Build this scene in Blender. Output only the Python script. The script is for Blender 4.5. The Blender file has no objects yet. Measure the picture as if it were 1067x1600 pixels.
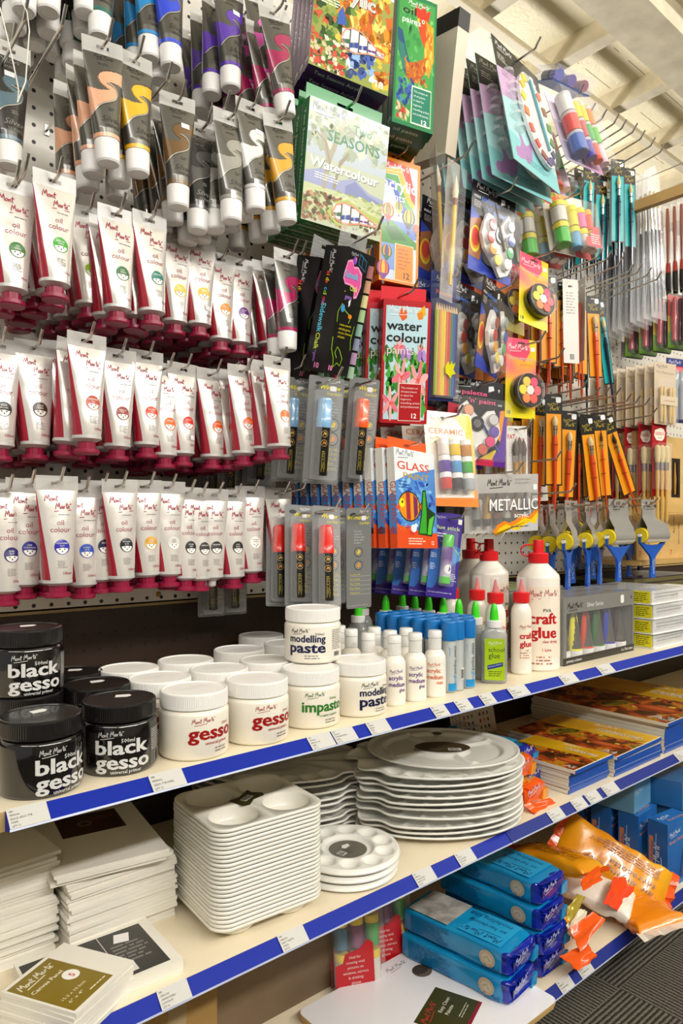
import bpy, bmesh, math, random
from mathutils import Vector, Matrix, Euler, noise
random.seed(11)
SC = bpy.context.scene
COL = SC.collection
R = math.radians

# ------------------------------------------------------------------ camera
F, U0, V0 = 1095.0, 533.5, 824.0          # focal length and principal point for the 1067x1600 frame
H = 1.03                                   # camera height
ANG = math.atan2(1286.5, 1095.0)
CA, SA = math.cos(ANG), math.sin(ANG)
cd = bpy.data.cameras.new('camera')
cam = bpy.data.objects.new('camera', cd)
COL.objects.link(cam)
cam.location = (0, 0, H)
cam.rotation_euler = (R(90), 0, ANG - R(90))
cd.sensor_width = 36.0
cd.lens = F / 1600.0 * 36.0
cd.shift_y = 24.0 / 1600.0
cd.clip_start = .01
SC.camera = cam

# ------------------------------------------------------------------ light and exposure
SC.view_settings.view_transform = 'Standard'
SC.view_settings.look = 'None'
SC.view_settings.gamma = 1
SC.view_settings.use_curve_mapping = False
SC.view_settings.exposure = .18
SC.cycles.transparent_max_bounces = 40
SC.cycles.max_bounces = 10
w = bpy.data.worlds.new('shop_air')
SC.world = w
w.use_nodes = True
w.node_tree.nodes['Background'].inputs[0].default_value = (1.0, .97, .93, 1)
w.node_tree.nodes['Background'].inputs[1].default_value = .34
def area(name, loc, sx, sy, power, target, col=(1, .97, .92)):
    l = bpy.data.lights.new(name, 'AREA')
    l.shape = 'RECTANGLE'; l.size = sx; l.size_y = sy; l.energy = power; l.color = col
    o = bpy.data.objects.new(name, l); COL.objects.link(o)
    o.location = loc
    o.rotation_euler = (Vector(target) - Vector(loc)).to_track_quat('-Z', 'Y').to_euler()
    return o
area('aisle_fluorescent', (.9, -1.95, 2.86), 3.6, .16, 92, (.95, .95, .6))
area('aisle_fluorescent', (3.9, -1.1, 2.86), 2.6, .16, 34, (2.6, .95, .8))
area('shop_fluorescent', (-1.6, -.5, 2.86), 2.2, .16, 22, (.6, 1.0, .9))
area('ceiling_fill_back', (2.6, 2.4, 2.3), 2.6, .2, 26, (2.6, 1.9, 3))  # added fill aimed upwards, brightens the ceiling behind the board; no fixture there
area('ceiling_fill_front', (2.4, -.2, 2.45), 3.0, .2, 16, (2.4, .3, 3))  # second added fill, lifts the ceiling on the aisle side

def ray(u, v):
    t = (u - U0) / F; s = (V0 - v) / F
    return Vector((CA + SA * t, SA - CA * t, s))
def at_y(u, v, Y):
    d = ray(u, v); k = Y / d.y
    return Vector((d.x * k, Y, H + d.z * k))
def at_z(u, v, Z):
    d = ray(u, v); k = (Z - H) / d.z
    return Vector((d.x * k, d.y * k, Z))

# ------------------------------------------------------------------ materials
def lin(h):
    h = h.lstrip('#'); h = ''.join(q * 2 for q in h) if len(h) == 3 else h
    c = [int(h[i:i + 2], 16) / 255 for i in (0, 2, 4)]
    return tuple(x / 12.92 if x <= .04045 else ((x + .055) / 1.055) ** 2.4 for x in c)
_M = {}
def M(hexc, rough=.4, metal=0.0, alpha=1.0, trans=0.0, coat=0.0, bump=0.0, bscale=60.0, spec=.5, sss=0.0, mottle=0.0, mscale=8.0, emit=0.0):
    key = (hexc, rough, metal, alpha, trans, coat, bump, bscale, spec, sss, mottle, mscale, emit)
    if key in _M: return _M[key]
    m = bpy.data.materials.new('surface_' + hexc.lstrip('#'))
    m.use_nodes = True
    nt = m.node_tree; b = nt.nodes['Principled BSDF']
    c = lin(hexc)
    b.inputs['Base Color'].default_value = (*c, 1)
    b.inputs['Roughness'].default_value = rough
    b.inputs['Metallic'].default_value = metal
    b.inputs['Alpha'].default_value = alpha
    b.inputs['Transmission Weight'].default_value = trans
    b.inputs['Coat Weight'].default_value = coat
    b.inputs['Coat Roughness'].default_value = .08
    b.inputs['Specular IOR Level'].default_value = spec
    if emit:
        b.inputs['Emission Color'].default_value = (*c, 1); b.inputs['Emission Strength'].default_value = emit
    if sss:
        b.inputs['Subsurface Weight'].default_value = sss
        b.inputs['Subsurface Radius'].default_value = (.01, .008, .006)
    if bump or mottle:
        tc = nt.nodes.new('ShaderNodeTexCoord')
        nz = nt.nodes.new('ShaderNodeTexNoise'); nz.inputs['Scale'].default_value = bscale if bump else mscale
        nz.inputs['Detail'].default_value = 4
        nt.links.new(tc.outputs['Object'], nz.inputs['Vector'])
        if bump:
            bp = nt.nodes.new('ShaderNodeBump'); bp.inputs['Strength'].default_value = bump
            bp.inputs['Distance'].default_value = .004
            nt.links.new(nz.outputs['Fac'], bp.inputs['Height'])
            nt.links.new(bp.outputs['Normal'], b.inputs['Normal'])
        if mottle:
            n2 = nt.nodes.new('ShaderNodeTexNoise'); n2.inputs['Scale'].default_value = mscale; n2.inputs['Detail'].default_value = 5
            nt.links.new(tc.outputs['Object'], n2.inputs['Vector'])
            rp = nt.nodes.new('ShaderNodeValToRGB')
            rp.color_ramp.elements[0].position = .3; rp.color_ramp.elements[1].position = .7
            rp.color_ramp.elements[0].color = (*[x * (1 - mottle) for x in c], 1)
            rp.color_ramp.elements[1].color = (*[min(1, x * (1 + mottle)) for x in c], 1)
            nt.links.new(n2.outputs['Fac'], rp.inputs['Fac'])
            nt.links.new(rp.outputs['Color'], b.inputs['Base Color'])
    _M[key] = m
    return m
def PRINT(h): return M(h, .34, coat=.12, spec=.4)
def CLEAR(tint='#ffffff', a=.10, r=.06): return M(tint, r, alpha=a, spec=.8)
CHROME = M('#d2cfc9', .24, 1.0)
WHITEPL = M('#f4f2ec', .3, sss=.0)

def noise_mat(name, stops, scale=6.0, detail=4.0, rough=.35, distort=0.0, coat=.2, stretch=(1, 1, 1), bump=0):
    m = bpy.data.materials.new(name); m.use_nodes = True
    nt = m.node_tree; b = nt.nodes['Principled BSDF']
    tc = nt.nodes.new('ShaderNodeTexCoord'); mp = nt.nodes.new('ShaderNodeMapping'); mp.inputs['Scale'].default_value = stretch
    nz = nt.nodes.new('ShaderNodeTexNoise'); nz.inputs['Scale'].default_value = scale; nz.inputs['Detail'].default_value = detail
    nz.inputs['Distortion'].default_value = distort
    rp = nt.nodes.new('ShaderNodeValToRGB')
    e = rp.color_ramp.elements
    while len(e) < len(stops): e.new(.5)
    for i, (p, c) in enumerate(stops): e[i].position = p; e[i].color = (*lin(c), 1)
    nt.links.new(tc.outputs['Object'], mp.inputs['Vector']); nt.links.new(mp.outputs['Vector'], nz.inputs['Vector'])
    nt.links.new(nz.outputs['Fac'], rp.inputs['Fac']); nt.links.new(rp.outputs['Color'], b.inputs['Base Color'])
    if bump:
        bp = nt.nodes.new('ShaderNodeBump'); bp.inputs['Strength'].default_value = bump; bp.inputs['Distance'].default_value = .004
        nt.links.new(nz.outputs['Fac'], bp.inputs['Height']); nt.links.new(bp.outputs['Normal'], b.inputs['Normal'])
    b.inputs['Roughness'].default_value = rough; b.inputs['Coat Weight'].default_value = coat
    return m

# ------------------------------------------------------------------ text
_T = {}
def text_geo(s, bold=0.0, shear=0.0, res=2):
    k = (s, bold, shear, res)
    if k in _T: return _T[k]
    cu = bpy.data.curves.new('lettering', 'FONT')
    cu.body = s; cu.size = 1; cu.offset = bold; cu.resolution_u = res; cu.shear = shear
    cu.fill_mode = 'FRONT'
    o = bpy.data.objects.new('lettering', cu); COL.objects.link(o)
    dg = bpy.context.evaluated_depsgraph_get()
    me = o.evaluated_get(dg).to_mesh()
    vs = [(v.co.x, v.co.y) for v in me.vertices]; fs = [tuple(p.vertices) for p in me.polygons]
    o.evaluated_get(dg).to_mesh_clear()
    bpy.data.objects.remove(o); bpy.data.curves.remove(cu)
    if vs:
        x0 = min(v[0] for v in vs); x1 = max(v[0] for v in vs); y1 = max(v[1] for v in vs); y0 = min(v[1] for v in vs)
    else: x0 = x1 = y0 = y1 = 0
    _T[k] = (vs, fs, x0, x1, y0, y1)
    return _T[k]

def _sh(st, dx, dy=0): return [(x + dx, y + dy) for x, y in st]
_mM = [(0, 0), (.1, .5), (.2, .92), (.3, .45), (.36, .3), (.46, .7), (.56, .95), (.6, .5), (.62, .12), (.7, .04)]
_t = [(.16, .85), (.12, .4), (.13, .08), (.22, .02)]; _tc = [(-.02, .52), (.36, .62)]
SCRIPT1 = [_mM, [(.9, .44), (.78, .36), (.76, .14), (.86, .03), (.98, .14), (1.0, .32), (.92, .44), (.86, .42)],
           [(1.1, .42), (1.12, .22), (1.13, .03), (1.2, .3), (1.3, .42), (1.36, .3), (1.38, .06)], _sh(_t, 1.44), _sh(_tc, 1.44)]
SCRIPT2 = [_mM, [(.98, .42), (.84, .42), (.76, .2), (.84, .04), (.94, .16), (.99, .4), (1.0, .2), (1.05, .03)],
           [(1.14, .42), (1.16, .2), (1.17, .03), (1.22, .3), (1.34, .42)], _sh(_t, 1.46), _sh(_tc, 1.46),
           [(1.78, .2), (1.94, .3), (1.9, .43), (1.8, .38), (1.75, .16), (1.84, .02), (2.0, .1)], [(1.98, .62), (2.3, .66)]]
SCRIPT = [_sh(s, 0) for s in SCRIPT1] + [_sh(s, 2.02, .04) for s in SCRIPT2] + [[(.35, -.3), (1.4, -.26), (2.7, -.16)]]
SCRIPT_W = 4.1

def rrect(x0, x1, y0, y1, r=.0, n=4):
    if r <= 0: return [(x0, y0), (x1, y0), (x1, y1), (x0, y1)]
    P = []
    for cx, cy, a0 in ((x1 - r, y0 + r, -90), (x1 - r, y1 - r, 0), (x0 + r, y1 - r, 90), (x0 + r, y0 + r, 180)):
        for i in range(n + 1):
            a = R(a0 + 90 * i / n); P.append((cx + r * math.cos(a), cy + r * math.sin(a)))
    return P
def ell(cx, cy, rx, ry, n=24, rot=0):
    c, s = math.cos(rot), math.sin(rot)
    return [(cx + rx * math.cos(a) * c - ry * math.sin(a) * s, cy + rx * math.cos(a) * s + ry * math.sin(a) * c) for a in [2 * math.pi * i / n for i in range(n)]]
EPS = .00012

class MB:
    def __init__(s): s.v = []; s.f = []; s.m = []; s.s = []; s.mats = []; s.T = Matrix()
    def mi(s, mat):
        if mat not in s.mats: s.mats.append(mat)
        return s.mats.index(mat)
    def add(s, pts, faces, mat, smooth=False):
        b = len(s.v)
        s.v += [tuple(s.T @ Vector(p)) for p in pts]
        i = s.mi(mat) if not isinstance(mat, list) else None
        for k, f in enumerate(faces):
            s.f.append(tuple(b + j for j in f)); s.m.append(i if i is not None else s.mi(mat[k])); s.s.append(smooth)
    def box(s, x0, x1, y0, y1, z0, z1, mat, faces=None):
        p = [(x0, y0, z0), (x1, y0, z0), (x1, y1, z0), (x0, y1, z0), (x0, y0, z1), (x1, y0, z1), (x1, y1, z1), (x0, y1, z1)]
        f = [(3, 2, 1, 0), (4, 5, 6, 7), (0, 1, 5, 4), (1, 2, 6, 5), (2, 3, 7, 6), (3, 0, 4, 7)]   # bottom top front(-y) right back left
        s.add(p, f, mat)
    def prism(s, poly, o, ux, uy, dv, mat, smooth=False, caps=(1, 1)):
        o, ux, uy, dv = Vector(o), Vector(ux), Vector(uy), Vector(dv)
        A = [o + ux * x + uy * y for x, y in poly]; n = len(A)
        if ux.cross(uy).dot(dv) > 0: A = A[::-1]
        B = [p + dv for p in A]
        if caps[0]: s.add(A, [tuple(range(n))], mat)
        if caps[1]: s.add(B, [tuple(reversed(range(n)))], mat)
        s.add(A + B, [(i, n + i, n + (i + 1) % n, (i + 1) % n) for i in range(n)], mat, smooth)
    def card(s, poly, y0, t, mat):           # plate in local xz, front at y0, thickness t backwards
        s.prism(poly, (0, y0, 0), (1, 0, 0), (0, 0, 1), (0, t, 0), mat)
    def loft(s, rings, mat, smooth=True, cap0=True, cap1=True, closed=True):
        n = len(rings[0]); P = [p for r in rings for p in r]; fs = []
        for k in range(len(rings) - 1):
            for i in range(n if closed else n - 1):
                j = (i + 1) % n
                fs.append((k * n + i, k * n + j, (k + 1) * n + j, (k + 1) * n + i))
        if callable(mat):
            ms = []
            for k in range(len(rings) - 1):
                for i in range(n if closed else n - 1): ms.append(mat(k, i))
            s.add(P, fs, ms, smooth); m0 = ms[0]; m1 = ms[-1]
        else: s.add(P, fs, mat, smooth); m0 = m1 = mat
        if cap0: s.add(rings[0], [tuple(reversed(range(n)))], m0)
        if cap1: s.add(rings[-1], [tuple(range(n))], m1)
    def lathe(s, prof, mat, seg=32, c=(0, 0, 0), sharp=35, ridge=0.0, smooth=True, cap=True):
        cx, cy, cz = c
        runs = [[prof[0]]]
        for i in range(1, len(prof)):
            runs[-1].append(prof[i])
            if i < len(prof) - 1:
                a = math.atan2(prof[i][1] - prof[i - 1][1], prof[i][0] - prof[i - 1][0]); b = math.atan2(prof[i + 1][1] - prof[i][1], prof[i + 1][0] - prof[i][0])
                if abs((b - a + math.pi) % (2 * math.pi) - math.pi) > R(sharp): runs.append([prof[i]])
        for run in runs:
            rings = []
            for r, z in run:
                rings.append([(cx + (max(r, 1e-5) + (ridge if k % 2 else 0)) * math.cos(2 * math.pi * k / seg), cy + (max(r, 1e-5) + (ridge if k % 2 else 0)) * math.sin(2 * math.pi * k / seg), cz + z) for k in range(seg)])
            s.loft(rings, mat, smooth and not ridge, False, False)
        if cap:
            for (r, z), rev in ((prof[0], True), (prof[-1], False)):
                if r > 1e-4:
                    ring = [(cx + r * math.cos(2 * math.pi * k / seg), cy + r * math.sin(2 * math.pi * k / seg), cz + z) for k in range(seg)]
                    s.add(ring, [tuple(reversed(range(seg))) if rev else tuple(range(seg))], mat)
    def tube(s, pts, r, mat, seg=8):
        pts = [Vector(p) for p in pts]; rings = []; n = len(pts); rs = r if isinstance(r, (list, tuple)) else [r] * n
        up = Vector((0, 0, 1))
        for i, p in enumerate(pts):
            d = (pts[min(i + 1, n - 1)] - pts[max(i - 1, 0)]).normalized()
            a = d.cross(up)
            if a.length < .1: a = d.cross(Vector((1, 0, 0)))
            a.normalize(); b = d.cross(a)
            rings.append([tuple(p + (a * math.cos(2 * math.pi * k / seg) + b * math.sin(2 * math.pi * k / seg)) * rs[i]) for k in range(seg)])
        s.loft(rings, mat)
    # ---- printed things: W(x, y, k) maps sheet coordinates and a layer to a point
    def poly(s, W, P, mat, k=1): s.add([W(x, y, k) for x, y in P], [tuple(range(len(P)))], mat)
    def disc(s, W, cx, cy, rx, ry, mat, k=1, n=22, rings=1, a0=0, a1=360):
        pts = [(cx, cy)]; fs = []; full = abs(a1 - a0) >= 360
        m = n if full else n + 1
        for q in range(1, rings + 1):
            for i in range(m):
                a = R(a0 + (a1 - a0) * i / n); pts.append((cx + rx * q / rings * math.cos(a), cy + ry * q / rings * math.sin(a)))
        for i in range(n):
            j = (i + 1) % m if full else i + 1
            fs.append((0, 1 + i, 1 + j))
            for q in range(1, rings): fs.append((1 + (q - 1) * m + i, 1 + q * m + i, 1 + q * m + j, 1 + (q - 1) * m + j))
        s.add([W(x, y, k) for x, y in pts], fs, mat)
    def grid(s, W, x0, x1, y0, y1, mat, nx=12, ny=2, k=1):
        pts = [W(x0 + (x1 - x0) * i / nx, y0 + (y1 - y0) * j / ny, k) for j in range(ny + 1) for i in range(nx + 1)]
        s.add(pts, [(j * (nx + 1) + i, j * (nx + 1) + i + 1, (j + 1) * (nx + 1) + i + 1, (j + 1) * (nx + 1) + i) for j in range(ny) for i in range(nx)], mat, True)
    def line(s, W, pts, wd, mat, k=1):
        n = len(pts); L = []
        for i in range(n):
            a = pts[max(i - 1, 0)]; b = pts[min(i + 1, n - 1)]
            dx, dy = b[0] - a[0], b[1] - a[1]; d = math.hypot(dx, dy) or 1
            L.append((-dy / d * wd / 2, dx / d * wd / 2))
        P = [W(p[0] + l[0], p[1] + l[1], k) for p, l in zip(pts, L)] + [W(p[0] - l[0], p[1] - l[1], k) for p, l in zip(pts, L)]
        s.add(P, [(i + 1, i, n + i, n + i + 1) for i in range(n - 1)], mat)
    def text(s, W, t, x, y, size, mat, align='l', width=None, bold=0.0, k=2, shear=0.0, rot=0.0, xs=1.0, res=2):
        if bold > .045:                                                # heavy weights: overprint side by side
            e = (bold - .03) * .55 * size
            for q in (-e, 0): s.text(W, t, x + q, y, size, mat, align, width, .035, k + .02, shear, rot, xs, res)
            x += e; bold = .035
        vs, fs, x0, x1, y0, y1 = text_geo(t, round(bold * .5, 4), shear, res)
        if not vs: return
        sc = size * xs
        if width: sc = width / (x1 - x0)
        w = (x1 - x0) * sc
        ox = x - {'l': 0, 'c': w / 2, 'r': w}[align]
        if not getattr(W, 'flat', 0) and size > .009:                  # long triangles would cut into a round surface
            m_ = .0032 / max(size, sc); vs = list(vs); out = []; st = [t3 for f in fs for t3 in [(f[0], f[i], f[i + 1]) for i in range(1, len(f) - 1)]]; mid = {}
            while st:
                a, b, d = st.pop(); L = [(math.hypot(vs[p][0] - vs[q][0], vs[p][1] - vs[q][1]), p, q, o) for p, q, o in ((a, b, d), (b, d, a), (d, a, b))]; l_, p, q, o = max(L)
                if l_ < m_: out.append((a, b, d)); continue
                kk = (min(p, q), max(p, q))
                if kk not in mid: mid[kk] = len(vs); vs.append(((vs[p][0] + vs[q][0]) / 2, (vs[p][1] + vs[q][1]) / 2))
                st += [(p, mid[kk], o), (mid[kk], q, o)]
            fs = out
        c, sn = math.cos(rot), math.sin(rot)
        P = []
        for vx, vy in vs:
            px = (vx - x0) * sc + ox - x; py = vy * size
            P.append(W(x + px * c - py * sn, y + px * sn + py * c, k))
        s.add(P, fs, mat)
    def script(s, W, x, y, width, mat, wd=.085, k=2, rot=0.0, strokes=None, total=SCRIPT_W):
        sc = width / total; wd *= .85; c, sn = math.cos(rot), math.sin(rot)
        for st in (strokes or SCRIPT):
            s.line(W, [(x + (px * c - py * sn) * sc, y + (px * sn + py * c) * sc) for px, py in st], wd * sc, mat, k)
    def smalltext(s, W, x, y, w, lines, lh, mat, k=2, seed=1):        # fine print too small to read, as broken rules
        rn = random.Random(seed)
        for i in range(lines):
            cx = x; end = x + w * rn.uniform(.7, 1)
            while cx < end:
                ww = lh * rn.uniform(.8, 2.6)
                s.poly(W, [(cx, y - i * lh), (min(cx + ww, end), y - i * lh), (min(cx + ww, end), y - i * lh + lh * .42), (cx, y - i * lh + lh * .42)], mat, k)
                cx += ww + lh * .35
    def barcode(s, W, x, y, w, h, k=2):
        s.poly(W, [(x, y), (x + w, y), (x + w, y + h), (x, y + h)], PRINT('#f2f2ee'), k)
        rn = random.Random(5); cx = x + w * .05
        while cx < x + w * .93:
            bw = w * rn.choice((.015, .03, .045)); s.poly(W, [(cx, y + h * .1), (cx + bw, y + h * .1), (cx + bw, y + h * .9), (cx, y + h * .9)], PRINT('#151515'), k + 1); cx += bw + w * rn.choice((.02, .035))
    def art(s, W, shapes, w, h, x0=None, y0=None):
        """shapes in 0..1 sheet coordinates, painted in order"""
        x0 = -w / 2 if x0 is None else x0; y0 = -h / 2 if y0 is None else y0
        X = lambda p: (x0 + p[0] * w, y0 + p[1] * h)
        k = 1
        for sh in shapes:
            t = sh[0]; m = sh[1] if not isinstance(sh[1], str) else PRINT(sh[1])
            if t == 'p': s.poly(W, [X(p) for p in sh[2]], m, k)
            elif t == 'r': a, b, c, d = sh[2]; s.poly(W, [X((a, b)), X((c, b)), X((c, d)), X((a, d))], m, k)
            elif t == 'e':
                cx, cy, rx, ry = sh[2]; ro = sh[3] if len(sh) > 3 else 0
                s.poly(W, [X(p) for p in ell(cx, cy, rx, ry, 20, ro)], m, k)
            elif t == 'l': s.line(W, [X(p) for p in sh[3]], sh[2] * w, m, k)
            elif t == 't':
                kw = sh[6] if len(sh) > 6 else {}
                if 'width' in kw: kw = dict(kw, width=kw['width'] * w)
                px, py = X((sh[3], sh[4])); s.text(W, sh[2], px, py, sh[5] * h, m, k=k, **kw)
            elif t == 's':
                kw = sh[5] if len(sh) > 5 else {}
                px, py = X((sh[2], sh[3])); s.script(W, px, py, sh[4] * w, m, k=k, **kw)
            elif t == 'f':                                             # fine print
                px, py = X((sh[2], sh[3])); s.smalltext(W, px, py, sh[4] * w, sh[5], sh[6] * h, m, k=k)
            elif t == 'b':                                             # daubs: colours, n, rect, size, aspect, seed
                rn = random.Random(sh[6]); a, b, c, d = sh[3]
                for i in range(sh[2]):
                    mm = PRINT(rn.choice(sh[1])); cx, cy = rn.uniform(a, c), rn.uniform(b, d); r = sh[4] * rn.uniform(.5, 1.2)
                    ro = rn.uniform(-.6, .6)
                    s.poly(W, [X((min(.995, max(.005, p[0])), min(.995, max(.005, p[1])))) for p in [(cx + (a_ - cx) * q_, cy + (b_ - cy) * q_) for (a_, b_), q_ in zip(ell(cx, cy, r, r * sh[5], 9, ro), [rn.uniform(.55, 1.25) for _ in range(9)])]], mm, k + (i % 4) * .02)
            k += .1
    def build(s, name, parent=None, loc=None, rot=None):
        me = bpy.data.meshes.new(name)
        me.from_pydata(s.v, [], s.f)
        for m in s.mats: me.materials.append(m)
        me.polygons.foreach_set('material_index', s.m)
        me.polygons.foreach_set('use_smooth', s.s)
        me.update()
        o = bpy.data.objects.new(name, me); COL.objects.link(o)
        if parent: o.parent = parent
        if loc: o.location = loc
        if rot: o.rotation_euler = rot
        return o
def plane(o, ux, uy, eps=EPS):
    o, ux, uy = Vector(o), Vector(ux).normalized(), Vector(uy).normalized(); n = ux.cross(uy)
    f = lambda x, y, k: tuple(o + ux * x + uy * y + n * (eps * k)); f.flat = 1
    return f
FRONT = plane((0, 0, 0), (1, 0, 0), (0, 0, 1))
def front(y): return plane((0, y, 0), (1, 0, 0), (0, 0, 1))
def cyl(r, z0=0, c=(0, 0)):               # wraps x around a vertical cylinder, x = 0 faces -Y
    return lambda x, y, k: (c[0] + (r + EPS * 2 * k) * math.sin(x / r), c[1] - (r + EPS * 2 * k) * math.cos(x / r), z0 + y)

# ------------------------------------------------------------------ things, parts, copies
def tag(o, label, cat, group=None, kind=None):
    if kind: o['kind'] = kind
    if label: o['label'] = label
    if cat: o['category'] = cat
    if group: o['group'] = group
    return o
def thing(name, label=None, cat=None, group=None, loc=(0, 0, 0)):
    o = bpy.data.objects.new(name, None); o.empty_display_size = .02; COL.objects.link(o)
    o.location = loc
    return tag(o, label, cat, group)
def copy_tree(o, parent=None):
    c = o.copy(); COL.objects.link(c)
    if parent: c.parent = parent
    for ch in list(o.children): copy_tree(ch, c)
    return c
_P = {}
def put(key, builder, label, cat, group=None, loc=(0, 0, 0), mat=None, rot=None):
    """first use builds the thing, later uses copy it with its parts"""
    if key in _P: o = copy_tree(_P[key])
    else: o = builder(); _P[key] = o
    if mat is not None:
        o.matrix_world = mat; o.location = mat.translation; o.rotation_euler = mat.to_euler()
    else:
        o.location = loc; o.rotation_euler = rot or (0, 0, 0)
    o['label'] = label; o['category'] = cat
    if group: o['group'] = group
    elif 'group' in o: del o['group']
    return o
def pose(x, y, z, yaw=0, pit=0, rol=0):
    return Matrix.Translation((x, y, z)) @ Matrix.Rotation(R(yaw), 4, 'Z') @ Matrix.Rotation(R(pit), 4, 'X') @ Matrix.Rotation(R(rol), 4, 'Y')
ORD = ['second', 'third', 'fourth', 'fifth', 'sixth', 'seventh', 'eighth', 'ninth', 'tenth', 'eleventh', 'twelfth']
def structure(o, cat=None): o['kind'] = 'structure'; return o

# ================================================================== the room
YF, YB = .82, 1.28                         # shelf front edge, face of the pegboard
Z1, Z2, Z3 = H - .310, H - .583, H - .946  # shelf tops
XJ = 1.109                                 # joint between the two bays

def mathn(nt, op, a, b=None):
    n = nt.nodes.new('ShaderNodeMath'); n.operation = op
    for i, x in enumerate((a, b)):
        if x is None: continue
        if isinstance(x, (int, float)): n.inputs[i].default_value = x
        else: nt.links.new(x, n.inputs[i])
    return n.outputs[0]
def pegboard_mat(name, base, hole, x0, z0, pitch, rad):
    m = bpy.data.materials.new(name); m.use_nodes = True
    nt = m.node_tree; b = nt.nodes['Principled BSDF']
    tc = nt.nodes.new('ShaderNodeTexCoord'); sx = nt.nodes.new('ShaderNodeSeparateXYZ'); nt.links.new(tc.outputs['Object'], sx.inputs[0])
    ds = []
    for ch, o in ((0, x0), (2, z0)):
        a = mathn(nt, 'SUBTRACT', sx.outputs[ch], o - pitch / 2)
        a = mathn(nt, 'FLOORED_MODULO', a, pitch)
        a = mathn(nt, 'SUBTRACT', a, pitch / 2)
        ds.append(mathn(nt, 'MULTIPLY', a, a))
    d = mathn(nt, 'LESS_THAN', mathn(nt, 'ADD', ds[0], ds[1]), rad * rad)
    nz = nt.nodes.new('ShaderNodeTexNoise'); nz.inputs['Scale'].default_value = 9; nz.inputs['Detail'].default_value = 6
    nt.links.new(tc.outputs['Object'], nz.inputs['Vector'])
    rp = nt.nodes.new('ShaderNodeValToRGB'); c = lin(base)
    rp.color_ramp.elements[0].color = (*[x * .88 for x in c], 1); rp.color_ramp.elements[1].color = (*c, 1)
    rp.color_ramp.elements[0].position = .35; rp.color_ramp.elements[1].position = .6
    nt.links.new(nz.outputs['Fac'], rp.inputs['Fac'])
    mx = nt.nodes.new('ShaderNodeMix'); mx.data_type = 'RGBA'
    nt.links.new(d, mx.inputs[0]); nt.links.new(rp.outputs['Color'], mx.inputs[6]); mx.inputs[7].default_value = (*lin(hole), 1)
    nt.links.new(mx.outputs[2], b.inputs['Base Color']); b.inputs['Roughness'].default_value = .5
    return m
PEG = pegboard_mat('white_pegboard', '#dcd7cc', '#15120f', .354, .893, .030, .0036)
PEGB = pegboard_mat('brown_pegboard', '#2e1c0e', '#0c0804', .354, .893, .030, .003)

def slab(name, x0, x1, y0, y1, z0, z1, mat, kind='structure'):
    m = MB(); m.box(x0, x1, y0, y1, z0, z1, mat); o = m.build(name)
    if kind: o['kind'] = kind
    return o
slab('wall_back', -.6, 3.6, YB, YB + .006, .878, 2.215, PEG)
m = MB(); m.box(-.6, 3.6, YB, YB + .006, .878, .886, M('#a8905e', .6)); 
m.box(-.6, 3.6, YB - .0005, YB, .878, .883, M('#a8905e', .6))
o = m.build('trim_1'); o['kind'] = 'structure'
slab('wall_back_lower', -.6, 3.6, YB + .008, YB + .014, 0, 2.2, PEGB)
# board fixing screw and the little loose hooks left in the brown panel
m = MB(); m.T = Matrix.Translation((.618, YB, .899)) @ Matrix.Rotation(R(90), 4, 'X')
m.lathe([(.0001, .003), (.004, .0025), (.0055, 0)][::-1], M('#8a6a34', .35, .9), 16)
tag(m.build('panel_screw'), 'round brass screw fixing the bottom edge of the white pegboard', 'screw')

# carpet
m = bpy.data.materials.new('ribbed_carpet'); m.use_nodes = True
nt = m.node_tree; b = nt.nodes['Principled BSDF']
tc = nt.nodes.new('ShaderNodeTexCoord'); sx = nt.nodes.new('ShaderNodeSeparateXYZ'); nt.links.new(tc.outputs['Object'], sx.inputs[0])
tx = mathn(nt, 'FLOOR', mathn(nt, 'DIVIDE', mathn(nt, 'SUBTRACT', sx.outputs[0], 1.488), .5))
ty = mathn(nt, 'FLOOR', mathn(nt, 'DIVIDE', mathn(nt, 'SUBTRACT', sx.outputs[1], .79), .5))
ck = mathn(nt, 'FLOORED_MODULO', mathn(nt, 'ADD', tx, ty), 2.0)
nz = nt.nodes.new('ShaderNodeTexNoise'); nz.inputs['Scale'].default_value = 240; nz.inputs['Detail'].default_value = 3
nt.links.new(tc.outputs['Object'], nz.inputs['Vector'])
wob = mathn(nt, 'MULTIPLY', mathn(nt, 'SUBTRACT', nz.outputs['Fac'], .5), 1.6)
k = 2 * math.pi / .0105
wx = mathn(nt, 'SINE', mathn(nt, 'ADD', mathn(nt, 'MULTIPLY', sx.outputs[1], k), wob))
wy = mathn(nt, 'SINE', mathn(nt, 'ADD', mathn(nt, 'MULTIPLY', sx.outputs[0], k), wob))
mx = nt.nodes.new('ShaderNodeMix'); nt.links.new(ck, mx.inputs[0]); nt.links.new(wx, mx.inputs[2]); nt.links.new(wy, mx.inputs[3])
rp = nt.nodes.new('ShaderNodeValToRGB'); rp.color_ramp.elements[0].position = .28; rp.color_ramp.elements[1].position = .72
rp.color_ramp.elements[0].color = (*lin('#211f1b'), 1); rp.color_ramp.elements[1].color = (*lin('#716b5e'), 1)
hh = mathn(nt, 'ADD', mathn(nt, 'MULTIPLY', mx.outputs[0], .32), nz.outputs['Fac'])
nt.links.new(hh, rp.inputs['Fac']); nt.links.new(rp.outputs['Color'], b.inputs['Base Color'])
bp = nt.nodes.new('ShaderNodeBump'); bp.inputs['Strength'].default_value = .8; bp.inputs['Distance'].default_value = .004
nt.links.new(hh, bp.inputs['Height']); nt.links.new(bp.outputs['Normal'], b.inputs['Normal']); b.inputs['Roughness'].default_value = .95
slab('floor', -3, 7, -3, 5, -.04, 0, m)

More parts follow.
